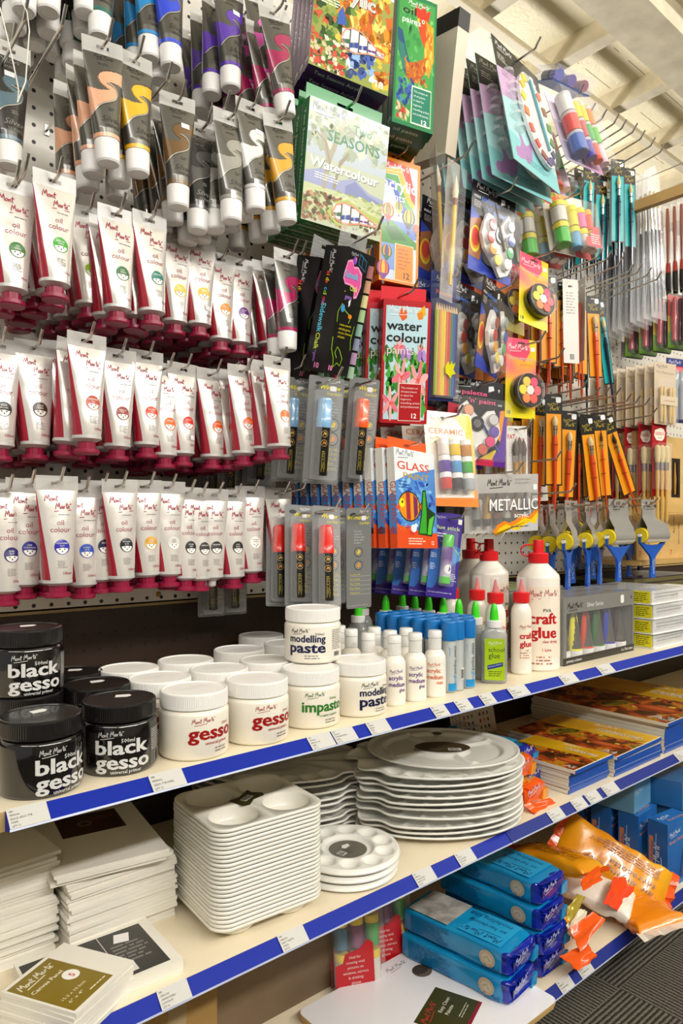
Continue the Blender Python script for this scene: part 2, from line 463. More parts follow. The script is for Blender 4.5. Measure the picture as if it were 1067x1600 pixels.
# ceiling: boards, rafters, the wide beam and the batten
cm = bpy.data.materials.new('painted_ceiling_boards'); cm.use_nodes = True
nt = cm.node_tree; b = nt.nodes['Principled BSDF']
tc = nt.nodes.new('ShaderNodeTexCoord'); sx = nt.nodes.new('ShaderNodeSeparateXYZ'); nt.links.new(tc.outputs['Object'], sx.inputs[0])
g = mathn(nt, 'LESS_THAN', mathn(nt, 'FLOORED_MODULO', sx.outputs[1], .145), .004)
nz = nt.nodes.new('ShaderNodeTexNoise'); nz.inputs['Scale'].default_value = 3.0; nz.inputs['Detail'].default_value = 3
nt.links.new(tc.outputs['Object'], nz.inputs['Vector'])
g2 = mathn(nt, 'MULTIPLY', g, mathn(nt, 'GREATER_THAN', nz.outputs['Fac'], .5))
n2 = nt.nodes.new('ShaderNodeTexNoise'); n2.inputs['Scale'].default_value = 45; n2.inputs['Detail'].default_value = 5; n2.inputs['Distortion'].default_value = 1.2
nt.links.new(tc.outputs['Object'], n2.inputs['Vector'])
mx = nt.nodes.new('ShaderNodeMix'); mx.data_type = 'RGBA'; nt.links.new(g2, mx.inputs[0])
mx.inputs[6].default_value = (*lin('#efe6c8'), 1); mx.inputs[7].default_value = (*lin('#a29572'), 1)
nt.links.new(mx.outputs[2], b.inputs['Base Color']); b.inputs['Roughness'].default_value = .6
bp = nt.nodes.new('ShaderNodeBump'); bp.inputs['Strength'].default_value = .35; bp.inputs['Distance'].default_value = .01
nt.links.new(n2.outputs['Fac'], bp.inputs['Height']); nt.links.new(bp.outputs['Normal'], b.inputs['Normal'])
slab('ceiling', -3, 7.5, -3, 5, 2.98, 3.02, cm)
BEAM = M('#d8cdb2', .55, mottle=.12, mscale=14, bump=.3, bscale=40)
slab('ceiling_beam', -3, 7.5, 1.17, 1.345, 2.875, 2.98, BEAM)
for i in range(-2, 9):
    slab('ceiling_rafter', 2.06 + .46 * i - .03, 2.06 + .46 * i + .03, 1.345, 4.9, 2.90, 2.98, BEAM)
slab('trim_2', -3, 7.5, 1.60, 1.63, 2.872, 2.90, M('#e2d8bd', .5))
slab('trim_3', -3, 7.5, 1.02, 1.05, 2.93, 2.98, M('#e9e2cf', .5))
slab('wall_far', 7.4, 7.5, -3, 5, 0, 2.98, M('#cfc5ac', .7))
slab('wall_behind', -3, 7.5, 4.9, 5, 0, 2.98, M('#cfc5ac', .7))
slab('wall_opposite', -3, 7.5, -3.05, -3, 0, 2.98, M('#d9d2c6', .7, mottle=.2, mscale=3))

# ================================================================== shelves with their tilted price rails
BOARD = M('#efe2c6', .38, coat=.15, mottle=.03, mscale=5)
RAIL = M('#06259a', .45, spec=.2)
RAILB = M('#1a2a80', .45, spec=.2)
EDGE = M('#b99f6a', .6)
LIP = M('#c9d2ea', .25, alpha=.75)
RY0, RY1, RDZ = .820, .8025, .0155        # rail: top edge at the shelf lip, lower edge further out and down
def shelf(z, x0, x1, xr, label, rail):
    t = thing('shelf', label, 'shelf', 'shelves of the display', (x0, YF, z))
    m = MB(); m.box(0, x1 - x0, .001, YB + .006 - YF, -.02, 0, BOARD); m.box(0, x1 - x0, .0, .001, -.022, -.0004, EDGE)
    m.build('board', t)
    m = MB(); a = xr - x0; b_ = x1 - x0 - .001
    p = [(a, RY0 - YF, .0), (b_, RY0 - YF, 0), (b_, RY1 - YF, -RDZ - .001), (a, RY1 - YF, -RDZ - .001), (a, -.0003, -.022), (b_, -.0003, -.022)]
    m.add(p, [(0, 3, 2, 1), (3, 4, 5, 2), (0, 4, 3), (1, 2, 5)], rail)
    m.add([(a, RY1 - YF - .0012, -RDZ - .0012), (b_, RY1 - YF - .0012, -RDZ - .0012), (b_, RY1 - YF, -RDZ + .001), (a, RY1 - YF, -RDZ + .001), (a, RY1 - YF + .004, -RDZ - .003), (b_, RY1 - YF + .004, -RDZ - .003)], [(0, 1, 2, 3), (1, 0, 4, 5)], LIP)
    m.build('price_rail', t)
    return t
shelf(Z1, -.25, XJ, .216, 'top cream shelf board under the black and white jars, with a bright blue price rail', RAIL)
shelf(Z2, -.25, XJ, -.1, 'middle cream shelf board under the stacked white palettes, with a bright blue price rail', RAIL)
shelf(Z3, -.25, XJ, .9, 'lowest cream shelf board under the light blue clay packs', RAILB)
shelf(Z1, XJ + .001, 3.3, XJ + .001, 'top cream shelf board under the boxed paint tubes, blue price rail', RAIL)
shelf(Z2, XJ + .001, 3.3, XJ + .001, 'middle cream shelf board under the canvas pads, with a dark blue price rail', RAILB)
shelf(Z3, XJ + .001, 3.3, XJ + .001, 'lowest cream shelf board under the orange clay heap, with a dark blue price rail', RAILB)
slab('trim_4', -.25, 3.3, YF + .04, YF + .055, 0, Z3 - .022, M('#2b2926', .6))

# price labels slid into the rails
PAPER = M('#c9c8c3', .5)
INK = PRINT('#4a4a4c')
slope = Vector((0, RY1 - RY0, -RDZ)).normalized()
def price_label(z, u0, u1, lines, label, v):
    def xat(u):
        t = (u - U0) / F; zc = .812 / (SA - CA * t); return zc * (CA + SA * t)
    x0, x1 = xat(u0), xat(u1); w = x1 - x0; L = math.hypot(RY0 - RY1, RDZ)
    m = MB(); n = Vector((0, -slope.z, slope.y)) * -1
    o = Vector((0, 0, 0)) - slope * (L * .5) + Vector((0, -.0008, .0004))
    # sheet frame: x along the shelf, y up the rail
    W = plane(o, (1, 0, 0), -slope, .0001)
    nn = Vector((1, 0, 0)).cross(-slope)
    m.prism([(0, -L * .98), (w, -L * .98), (w, L * .04), (0, L * .04)], o + nn * .0002, (1, 0, 0), tuple(-slope), tuple(-nn * .0006), PAPER)
    nl = len(lines); lh = L * .92 / max(nl, 4)
    for i, s in enumerate(lines):
        _, _, a, b_, _, _ = text_geo(s, 0, 0, 1)
        m.text(W, s, w * .06, -lh * (i + .95), lh * .78, INK, width=min(w * .88, (b_ - a) * lh * .62), k=5, res=1)
    ob = m.build('price_label', None, (x0, (RY0 + RY1) / 2, z - RDZ / 2 + .0005))
    tag(ob, label, 'price label', 'price labels on the blue rails')
for z, u0, u1, li, la in [
    (Z1, 12, 75, ['MM', 'MPA0040', 'BLACK GESSO TUB', '500ML', 'QTY 12'], 'price label BLACK GESSO TUB on the top rail under the big black jar'),
    (Z1, 235, 287, ['MM', 'MPA0032', 'GESSO TUB 500ML', 'QTY 12'], 'price label GESSO TUB 500ML on the top rail under the first white jar'),
    (Z1, 483, 519, ['MM', 'MPA0042', 'IMPASTO TUB', '500ML', 'QTY 12'], 'price label IMPASTO TUB on the top rail under the green lettered jar'),
    (Z1, 521, 554, ['MM', 'MPA0041', 'MODELLING PASTE', '500ML', 'QTY 12'], 'price label MODELLING PASTE on the top rail beside the impasto label'),
    (Z1, 575, 606, ['MM', 'MPA0045', 'MEDIUM', 'MATT', 'QTY 12'], 'price label MEDIUM MATT on the top rail under the modelling paste jar'),
    (Z1, 676, 697.5, ['MM', 'MPA0046', 'GLOSS MEDIUM', 'QTY 12'], 'price label GLOSS MEDIUM on the top rail under the orange lettered bottle'),
    (Z1, 713, 734, ['MM', 'MACR0012', 'CLEAR GLUE', 'QTY 24'], 'price label CLEAR GLUE on the top rail under the blue capped glue pens'),
    (Z1, 751.6, 770.6, ['MM', 'MACR0005', 'SCHOOL GLUE', 'QTY 12'], 'price label SCHOOL GLUE on the top rail under the lime green bottle'),
    (Z1, 796, 823, ['MM', 'MACR0008', 'CRAFT GLUE 250ML', 'QTY 12'], 'price label CRAFT GLUE 250ML on the top rail just past the joint'),
    (Z1, 876, 899, ['MM', 'MACR0009', 'CRAFT GLUE 1LT', 'QTY 6'], 'price label CRAFT GLUE 1LT on the top rail under the boxed tube set'),
    (Z1, 935, 956, ['MM', 'PMHS0021', 'PRIMARY 6 X 75ML', 'QTY 6'], 'price label PRIMARY 6 X 75ML on the top rail under the boxed tubes'),
    (Z2, 248, 295, ['MM', 'CMPL1318', 'CANVAS PANELS', '12.7X17.8CM', 'QTY 36'], 'price label CANVAS PANELS on the middle rail by the small canvas packs'),
    (Z2, 437, 477, ['MM', 'MAPL0003', 'PLASTIC PALETTE', '4 HOLE', 'QTY 24'], 'price label PLASTIC PALETTE 4 HOLE on the middle rail under the tall square palettes'),
    (Z2, 648, 677, ['MM', 'MAPL0002', 'ROUND PLASTIC', 'PALETTE 17CM', 'QTY 48'], 'price label ROUND PLASTIC PALETTE on the middle rail under the round palettes'),
    (Z2, 714, 739, ['MM', 'MAPL0010', 'PLASTIC KIDNEY', 'PALETTE MED', 'QTY 24'], 'price label PLASTIC KIDNEY PALETTE on the middle rail under the kidney palettes'),
    (Z2, 858, 878, ['MM', 'CMSC0001', 'TERRACOTTA CLAY', 'QTY 24'], 'price label TERRACOTTA CLAY on the middle rail under the torn orange pack'),
    (Z2, 895, 913, ['MM', 'PAD00015', 'CANVAS PAD A5', 'QTY 12'], 'price label CANVAS PAD A5 on the middle rail under the smallest pads'),
    (Z2, 917, 935.5, ['MM', 'PAD00016', 'CANVAS PAD A4', 'QTY 12'], 'price label CANVAS PAD A4 on the middle rail next to the A5 label'),
    (Z2, 943, 963, ['MM', 'PAD00017', 'PAD 10 SHEET', 'QTY 12'], 'price label PAD 10 SHEET on the middle rail under the A4 pads'),
    (Z2, 1056, 1082, ['MM', 'PAD00018', 'CANVAS PAD A3', 'QTY 12'], 'price label CANVAS PAD A3 on the middle rail under the biggest pads'),
    (Z3, 873, 892, ['MM', 'MMSP0001', 'AIR HARDENING', 'QTY 12'], 'price label AIR HARDENING on the lowest rail beside the blue clay'),
    (Z3, 904, 922.5, ['MM', 'MMSP0002', 'CLAY TERRACOTTA', 'QTY 12'], 'price label CLAY TERRACOTTA on the lowest rail under the orange flap')]:
    price_label(z, u0, u1, li, la, 0)

# ------------------------------------------------------------------ wire hooks
def hook(x, z, ytip, rise=.0, label=None, r=.0024, tip=.026, ang=52, name='display_hook', group='wire hooks on the pegboard', loc=None):
    """rod from the board to ytip, then the bent-up end"""
    m = MB(); L = YB - ytip
    bz = -rise
    m.tube([(0, 0, 0), (0, -L * .5, -bz * .5), (0, -L + .004, -bz), (0, -L - .002, -bz + .002), (0, -L - tip * math.cos(R(ang)) * .5, -bz + tip * math.sin(R(ang)) * .55), (0, -L - tip * math.cos(R(ang)), -bz + tip * math.sin(R(ang)))], r, CHROME, 8)
    m.box(-.004, .004, -.003, 0, -.008, .010, CHROME)
    o = m.build(name, None, (x, YB, z - rise))
    tag(o, label or 'bent chrome hook', 'hook', group)
    return o

# ================================================================== tubes on the hooks
FOIL = M('#dedad3', .24, .3, coat=.5)
OILRED = M('#a3122c', .26, .1, coat=.5)
CAPRED = M('#8e1238', .35)
TABCL = M('#d9d7d2', .22, alpha=.55)
SHOULDER = M('#c9c8c6', .35, .2)
HOLE = M('#3a3836', .6)
def hang_tab(mb, w, z0, z1, y, mat, hole=True, holew=.018, holeh=.005, t=.0008, hz=None):
    """strip with a real slot for the hook"""
    hz = hz if hz is not None else (z0 + z1) / 2
    mb.box(-w / 2, w / 2, y, y + t, z0, hz - holeh / 2, mat); mb.box(-w / 2, w / 2, y, y + t, hz + holeh / 2, z1, mat)
    mb.box(-w / 2, -holew / 2, y, y + t, hz - holeh / 2, hz + holeh / 2, mat); mb.box(holew / 2, w / 2, y, y + t, hz - holeh / 2, hz + holeh / 2, mat)

def tube_section(s, z0, z1, hw, r):
    a = hw + (r - hw) * (s ** .9); b = .0013 + (r - .0013) * min(1, s * 1.12) ** .8
    return a, b, z0 + (z1 - z0) * s
def surf(z0, z1, hw, r):
    def W(x, z, k):
        s = max(0, min(1, (z - z0) / (z1 - z0))); a, b, _ = tube_section(s, z0, z1, hw, r)
        q = max(-.97, min(.97, x / a))
        return (x, -b * math.sqrt(1 - q * q) - EPS * 1.5 * k, z)
    return W
def shade(h):
    r, g, b = [int(h[i:i + 2], 16) for i in (1, 3, 5)]; return (r * .3 + g * .59 + b * .11)
def oil_tube(dot, name, seed):
    rn = random.Random(seed)
    def make():
        t = thing('oil_colour_tube')
        m = MB(); z0, z1, hw, r = -.012, -.146, .0305, .0208
        n = 72; rings = []; K = 14
        for k in range(K + 1):
            a, b, z = tube_section(k / K, z0, z1, hw, r); ring = []
            for i in range(n):
                sL = -(80 - 40 * (k / K) ** .8); th = R(sL + (100 - sL) * i / 44 if i <= 44 else 100 + (260 + sL) * (i - 44) / (n - 44))
                cr = noise.noise(Vector((th * 1.5 + seed, k * .8, seed * 3.1))) * .0011 * math.sin(math.pi * k / K)
                ring.append(((a + cr * .4) * math.sin(th), -(b + cr) * math.cos(th), z))
            rings.append(ring)
        m.loft(rings[::-1], lambda k, i: FOIL if i < 44 else OILRED, True, False, True)
        def W(x, z, k):
            s = max(0, min(1, (z - z0) / (z1 - z0))); a, b, _ = tube_section(s, z0, z1, hw, r); q = max(-.97, min(.97, x / a)); th = math.asin(q)
            cr = noise.noise(Vector((th * 1.5 + seed, s * K * .8, seed * 3.1))) * .0011 * math.sin(math.pi * s)
            return (x, -(b + cr) * math.cos(th) - .00025 - EPS * 1.3 * k, z)
        red = PRINT('#9c1633')
        m.script(W, -.019, -.0285, .021, red, .13, 2, 0, SCRIPT1, 1.9)
        m.script(W, -.004, -.0405, .024, red, .13, 2, .05, SCRIPT2 + [[(-.2, -.3), (2.2, -.22)]], 2.3)
        m.smalltext(W, .0, -.049, .022, 1, .0028, PRINT('#8a8a8a'), 2, seed)
        m.text(W, 'oil', .002, -.064, .011, PRINT('#a04e58'), 'c', k=2)
        m.text(W, 'colour', .002, -.0745, .011, PRINT('#a04e58'), 'c', k=2)
        if dot:
            c = PRINT(dot); cz = -.0965; ex = .003
            m.disc(W, ex, cz, .0112, .0112, c, 2, 24, 4)
            wh = PRINT('#f3f1ec')
            m.disc(W, ex, cz - .0012, .0088, .0092, wh if shade(dot) < 225 else PRINT('#fbfaf6'), 3, 14, 3, 188, 352)
            for dx, dz in ((-.0035, -.0035), (.0035, -.0035), (0, -.0066)):
                m.disc(W, ex + dx, cz + dz, .0011, .0011, PRINT('#2a2422'), 4, 8)
            tc = PRINT('#f6f4ee') if shade(dot) < 200 else PRINT('#6b5a30')
            ws = name.upper().split()
            for q, wd in enumerate(ws[:2]):
                _, _, a, b_, _, _ = text_geo(wd, 0, 0, 1)
                m.text(W, wd, ex, cz + .0042 - q * .0036, .0034, tc, 'c', width=min(.017, (b_ - a) * .003), k=4, res=1)
        m.smalltext(W, -.004, -.118, .014, 5, .0023, PRINT('#8d8886'), 2, seed + 3)
        m.text(W, '100ml', .010, -.1375, .0058, PRINT('#a0203c'), 'c', k=2)
        m.build('body', t)
        m = MB(); hang_tab(m, .061, z0 - .002, .010, -.0004, TABCL); m.build('hang_tab', t)
        m = MB(); m.lathe([(.0212, -.1455), (.0214, -.150), (.014, -.154), (.0095, -.156)], SHOULDER, 28); m.build('shoulder', t)
        if name != 'uncapped':
            m = MB(); m.lathe([(.0125, -.154), (.0125, -.164)], CAPRED, 28, ridge=.0005); m.lathe([(.0135, -.164), (.0186, -.1655), (.0188, -.1705), (.0175, -.1725)], CAPRED, 30); m.build('cap', t)
        else:
            m = MB(); m.lathe([(.009, -.155), (.0075, -.166), (.004, -.168)], SHOULDER, 20); m.build('nozzle', t)
        return t
    return make

GREY = M('#5b5952', .3, .5, coat=.6)
DARK = M('#2e2c29', .28, .2, coat=.6)
SILV = M('#b9b6ae', .28, .5, coat=.4)
CAPW = M('#efedea', .35)
def silver_tube(col, seed, dark=False):
    c = M(col, .28, .05, coat=.6)
    base = DARK if dark else GREY
    def make():
        t = thing('acrylic_paint_tube')
        z0, z1, hw, r = -.012, -.140, .0300, .0188
        n = 152; K = 110; rings = []; TH = [R(-98 + 196 * i / 124) if i <= 124 else R(98 + 164 * (i - 124) / 28) for i in range(n + 1)]
        for k in range(K + 1):
            a, b, z = tube_section(k / K, z0, z1, hw, r)
            rings.append([(a * math.sin(q), -b * math.cos(q), z) for q in TH[:n]])
        SP = [(1.2, .175), (.28, .19), (-.2, .23), (-.40, .275), (-.44, .32), (-.28, .385), (.04, .42), (.34, .413), (-.05, .447), (-.6, .457), (-1.2, .40), (-1.2, .80), (-.85, .70), (-.6, .645), (-.3, .605), (.2, .565), (.56, .515), (.70, .46), (.64, .395), (.42, .352), (.05, .335), (.5, .328), (1.2, .335)]
        for _ in range(2):
            SP = [q_ for i in range(len(SP)) for q_ in ((SP[i - 1][0] * .75 + SP[i][0] * .25, SP[i - 1][1] * .75 + SP[i][1] * .25), (SP[i - 1][0] * .25 + SP[i][0] * .75, SP[i - 1][1] * .25 + SP[i][1] * .75))]
        def inside(x, y):
            r_ = False
            for q in range(len(SP)):
                (x0, y0), (x1, y1) = SP[q - 1], SP[q]
                if (y0 > y) != (y1 > y) and x < (x1 - x0) * (y - y0) / (y1 - y0) + x0: r_ = not r_
            return r_
        def fm(kk, i):
            k = K - 1 - kk
            th = (TH[i] + TH[i + 1]) / 2; s = (k + .5) / K
            if th > math.pi: th -= 2 * math.pi
            if s > .955: return c
            if abs(th) > R(98): return c if th > -R(150) and th < 0 else base
            if inside(math.sin(th), s): return c
            return base
        m = MB(); m.loft(rings[::-1], fm, True, False, True)
        W = surf(z0, z1, hw, r)
        def curve(P, dz, wd, mt):
            P = [(x * (hw + (r - hw) * (y ** .9)), z0 + (z1 - z0) * (y + dz)) for x, y in P if abs(x) < .97]
            for _ in range(2): P = [P[0]] + [q_ for i in range(1, len(P)) for q_ in ((P[i - 1][0] * .75 + P[i][0] * .25, P[i - 1][1] * .75 + P[i][1] * .25), (P[i - 1][0] * .25 + P[i][0] * .75, P[i - 1][1] * .25 + P[i][1] * .75))] + [P[-1]]
            m.line(W, P, wd, mt, 2)
        low_ = [(-.96, .73), (-.85, .70), (-.6, .645), (-.3, .605), (.2, .565), (.56, .515), (.70, .46), (.64, .395), (.42, .352), (.05, .335)]
        curve(low_, .012, .0014, SILV); curve(low_, .024, .0006, DARK); curve([(.96, .175), (.28, .19), (-.2, .23), (-.44, .30), (-.30, .385), (.04, .42)], -.008, .0006, DARK)
        ink = PRINT('#1d1b19') if not dark else PRINT('#8b8983')
        m.script(W, -.014, -.020, .028, ink, .1, 2)
        m.text(W, 'acrylic', -.002, -.030, .006, ink, 'c', k=2)
        m.text(W, 'Silver', .004, -.118, .0125, ink, 'c', k=2, shear=.35)
        m.text(W, 'SERIES', .005, -.1265, .0062, ink, 'c', k=2, width=.021)
        m.smalltext(W, .0, -.097, .010, 2, .003, ink, 2, seed)
        m.build('body', t)
        m = MB(); hang_tab(m, .060, z0 - .002, .011, -.0004, TABCL); m.build('hang_tab', t)
        m = MB(); m.lathe([(.0178, -.1395), (.0183, -.141), (.0172, -.170), (.0155, -.173), (.012, -.1735), (.0118, -.1728), (.0001, -.1728)], CAPW, 36, sharp=25); m.build('cap', t)
        return t
    return make

TL = .183
def tube_pos(u, v0, v1, ub, ylo, yhi):
    t = (u - U0) / F; zc = TL * F / (v1 - v0); Y = max(ylo, min(yhi, zc * (SA - CA * t)))
    p = at_y(u, v0 + (v1 - v0) * .05, Y)
    return p, math.degrees(-math.atan2((ub - u), v1 - v0)) * .75
def hang_tube(kind, key, make, label, group, u, v0, v1, ub, behind, blabel, step=.043, ylo=.99, yhi=1.13, rise=.006, hooklabel=None, seed=0, cat='paint tube', yaw=None):
    rn = random.Random(seed * 7 + 3)
    p, roll = tube_pos(u, v0, v1, ub, ylo, yhi)
    mt = pose(p.x, p.y, p.z, rn.uniform(-9, 5) if yaw is None else yaw, 0, roll)
    put(key, make, label, cat, group, mat=mt)
    for k in range(behind):
        y = p.y + step * (k + 1) + rn.uniform(-.004, .004)
        if y > YB - .024: break
        put(key, make, blabel, cat, group, mat=pose(p.x + rn.uniform(-.003, .003), y, p.z - rise * (k + 1) * .25 + rn.uniform(-.002, .001), rn.uniform(-14, 14), rn.uniform(-1, 1), roll * .3 + rn.uniform(-5, 5)))
    if hooklabel:
        hook(p.x, p.z + .0005, p.y - .012 - rn.uniform(0, .012), rise, hooklabel)
    return p
z = lambda x, y: (x * .45, 270 + y * .45)
# oil colours: (name, dot colour, u_top, v_top, v_bottom, u_bottom)
def rowz(y0, L): return [(n, d, a * .45, y0 + b * .45, y0 + c * .45, e * .45) for n, d, a, b, c, e in L]
top = rowz(270, [('sap green', '#3f7a34', 45, 18, 470, 38), ('leaf green', '#4f9a3c', 118, 60, 480, 130), ('emerald green', '#43a838', 190, 4, 448, 190), ('lime green', '#a4cf2c', 302, 118, 505, 312),
     ('deep green', '#2f6b35', 405, 122, 530, 408), ('sage green', '#4d8a4a', 463, 190, 520, 478), ('viridian', '#14776a', 520, 143, 538, 532), ('lemon yellow', '#f2cf1c', 612, 208, 560, 604), ('medium yellow', '#f5c21c', 694, 222, 578, 690),
     ('yellow orange', '#f2941c', 766, 282, 598, 766), ('violet', '#6a2a86', 828, 298, 626, 832), ('dark grey', '#3a3a44', 924, 310, 640, 940)])
mid = rowz(520, [('black brown', '#34302c', -2, 22, 430, -4), ('burnt umber', '#4a3020', 122, 30, 440, 122), ('deep red', '#7c2422', 216, 32, 410, 244), ('permanent red', '#b83a1c', 302, 4, 425, 300), ('crimson red', '#9a2c20', 410, 58, 448, 404),
     ('brilliant red', '#e8441c', 508, 64, 440, 508), ('orange', '#f06a1c', 570, 108, 452, 572), ('scarlet', '#e0301c', 634, 108, 450, 632), ('vermilion', '#f0601c', 734, 128, 456, 738), ('warm red', '#e03c1c', 792, 136, 448, 796),
     ('red orange', '#ee6420', 844, 114, 466, 846), ('orange red', '#f0641c', 907, 98, 445, 908), ('flame red', '#ec7420', 962, 84, 442, 975)])
low = rowz(520, [('dark blue', '#2a2a6e', 22, 528, 880, 20), ('deep ultramarine', '#2c2c90', 94, 508, 916, 80), ('ultramarine blue', '#2b2aa8', 198, 498, 922, 200), ('cobalt blue', '#2c50b4', 286, 528, 896, 290), ('indigo', '#24264c', 348, 515, 896, 352),
     ('prussian blue', '#20242e', 416, 510, 902, 424), ('gold ochre', '#d9a53c', 502, 513, 886, 515), ('pale grey', '#dcdad4', 586, 518, 872, 586), ('paynes grey', '#2c3032', 645, 538, 872, 640), ('charcoal', '#3a3230', 690, 545, 862, 690),
     ('uncapped', '#33302e', 738, 545, 850, 733), ('ivory black', '#2a2a2a', 806, 548, 862, 812), ('titanium white', '#f0eee8', 868, 534, 860, 875), ('naples cream', '#ecd9a4', 966, 540, 856, 975)])
OG = 'oil colour tubes on the pegboard'
sd = 0
for rname, row, yr in (('top', top, (1.0, 1.12)), ('middle', mid, (1.02, 1.12)), ('lowest', low, (1.03, 1.12))):
    for n, d, u, v0, v1, ub in row:
        sd += 1
        word = 'uncapped dark grey' if n == 'uncapped' else n
        hang_tube('oil', 'oil_' + n, oil_tube(d, n, sd), f'front {word} oil colour tube, white and red, {rname} row of oil tubes', OG, u, v0, v1, ub, 3,
                  f'oil colour tube hanging behind the {word} tube in the {rname} oil row', hooklabel=f'bent chrome hook carrying the {word} oil tubes in the {rname} oil row', ylo=yr[0], yhi=yr[1], seed=sd)
SG = 'silver series acrylic tubes on the pegboard'
sil = [  # row, label colour, colour, dark, u_top, v_top, v_bot, u_bot, behind
    ('upper', 'black', '#1c1c1c', 1, 40, -170, 21, 36, 3), ('upper', 'smoke grey', '#4a4c50', 0, 78, -165, 22, 74, 3), ('upper', 'dark green', '#123f36', 1, 134, -158, 22, 133, 3), ('upper', 'teal green', '#17695a', 0, 158, -118, 62, 155, 3),
    ('upper', 'cyan blue', '#1d86c8', 0, 231, -78, 93.5, 235, 3), ('upper', 'bright blue', '#2445d0', 0, 262, -66, 105.5, 270.5, 3),
    ('upper', 'violet', '#5b35a8', 0, 357, -24, 139, 363, 3), ('upper', 'candy pink', '#e35cb4', 0, 404, -12, 148, 426, 3), ('upper', 'magenta', '#a01050', 0, 428, 12, 183, 460, 2),
    ('second', 'midnight blue', '#56707c', 1, 14, 68, 254, 14, 1), ('second', 'peach', '#e9ab86', 0, 160, 64, 256, 172, 3), ('second', 'golden yellow', '#eeb414', 0, 210, 86, 272, 219, 2),
    ('second', 'raw umber', '#6e4f24', 0, 277, 150, 326, 279, 3), ('second', 'slate grey', '#5c5a58', 1, 313, 195, 364, 306, 2), ('second', 'stone grey', '#9c9990', 0, 358, 176, 347, 364, 3), ('second', 'titanium white', '#e4e3de', 0, 391, 160, 328, 405, 3), ('second', 'yellow oxide', '#e3a428', 0, 434, 182, 346, 459, 3),
    ('oil', 'crimson pink', '#b01458', 0, 448, 393, 551, 450, 1)]
for r, n, c, dk, u, v0, v1, ub, nb in sil:
    sd += 1
    wh = {'upper': 'upper row of acrylic tubes', 'second': 'second row of acrylic tubes', 'oil': 'end of top oil row'}[r]
    lo = {'upper': (1.0, 1.1), 'second': (.99, 1.1), 'oil': (1.05, 1.1)}[r]
    hang_tube('sil', 'sil_' + n, silver_tube(c, sd, bool(dk)), f'front {n} acrylic tube with grey swirl and white cap, {wh}', SG, u, v0, v1, ub, nb,
              f'white capped tube hanging behind the {n} tube, {wh}', hooklabel=f'bent chrome hook carrying the {n} acrylic tubes, {wh}', ylo=lo[0], yhi=lo[1], seed=sd, step=.041, rise=.016)

# small price stickers on a few tubes, empty hooks, loose tag cords
for o in list(bpy.data.objects):
    la = o.get('label', '')
    if la.startswith(('front midnight', 'front raw umber', 'front violet acr', 'front titanium white acr', 'front medium yellow', 'front scarlet')):
        m = MB(); W = surf(-.012, -.140, .03, .0188); x = -.008 if 'midnight' in la else .004; dz = -.036 if 'acrylic' in la else -.118
        m.grid(lambda a, b, k: W(a, b, 4) if 'acrylic' in la else (a, W(a, b, 4)[1] - .002, b), x, x + .014, dz - .008, dz, PRINT('#eef0f2'), 6, 2); m.build('price_sticker', o)
for i, (u, v, y) in enumerate(((105, 7, .97), (45, -2, .97), (271, 97, .99), (362, 142, .99), (484, 182, 1.0), (450, 8, 1.02), (482, 376, 1.02), (480, 555, 1.03), (484, 748, 1.04), (46, 241, 1.0))):
    p = at_y(u, v, y); hook(p.x, p.z - .018, y + .02, .016, 'bent chrome hook sticking out empty ' + ('above the peach tubes', 'at the corner over the midnight blue tube', 'above the raw umber tube', 'below the violet tube', 'beside the gum tree box', 'between the magenta tube and the purple boxes', 'above the chalk boxes', 'beside the light blue marker pack', 'beside the red marker packs', 'below the midnight blue tube')[i])
for i, P in enumerate((((0, 12), (12, 60), (22, 105), (29, 140), (28, 160)), ((30, -4), (42, 18), (46, 48), (44, 72), (40, 128), (27, 160)))):
    m = MB(); m.tube([at_y(u, v, .955 - .004 * k) for k, (u, v) in enumerate(P)], .0009, M('#e8e6dc', .3), 6); tag(m.build('tag_cord'), ('thin pale cord looping down in front of the midnight blue tube, outer strand', 'thin pale cord hanging beside the midnight blue tube, wavy inner strand')[i], 'cord')

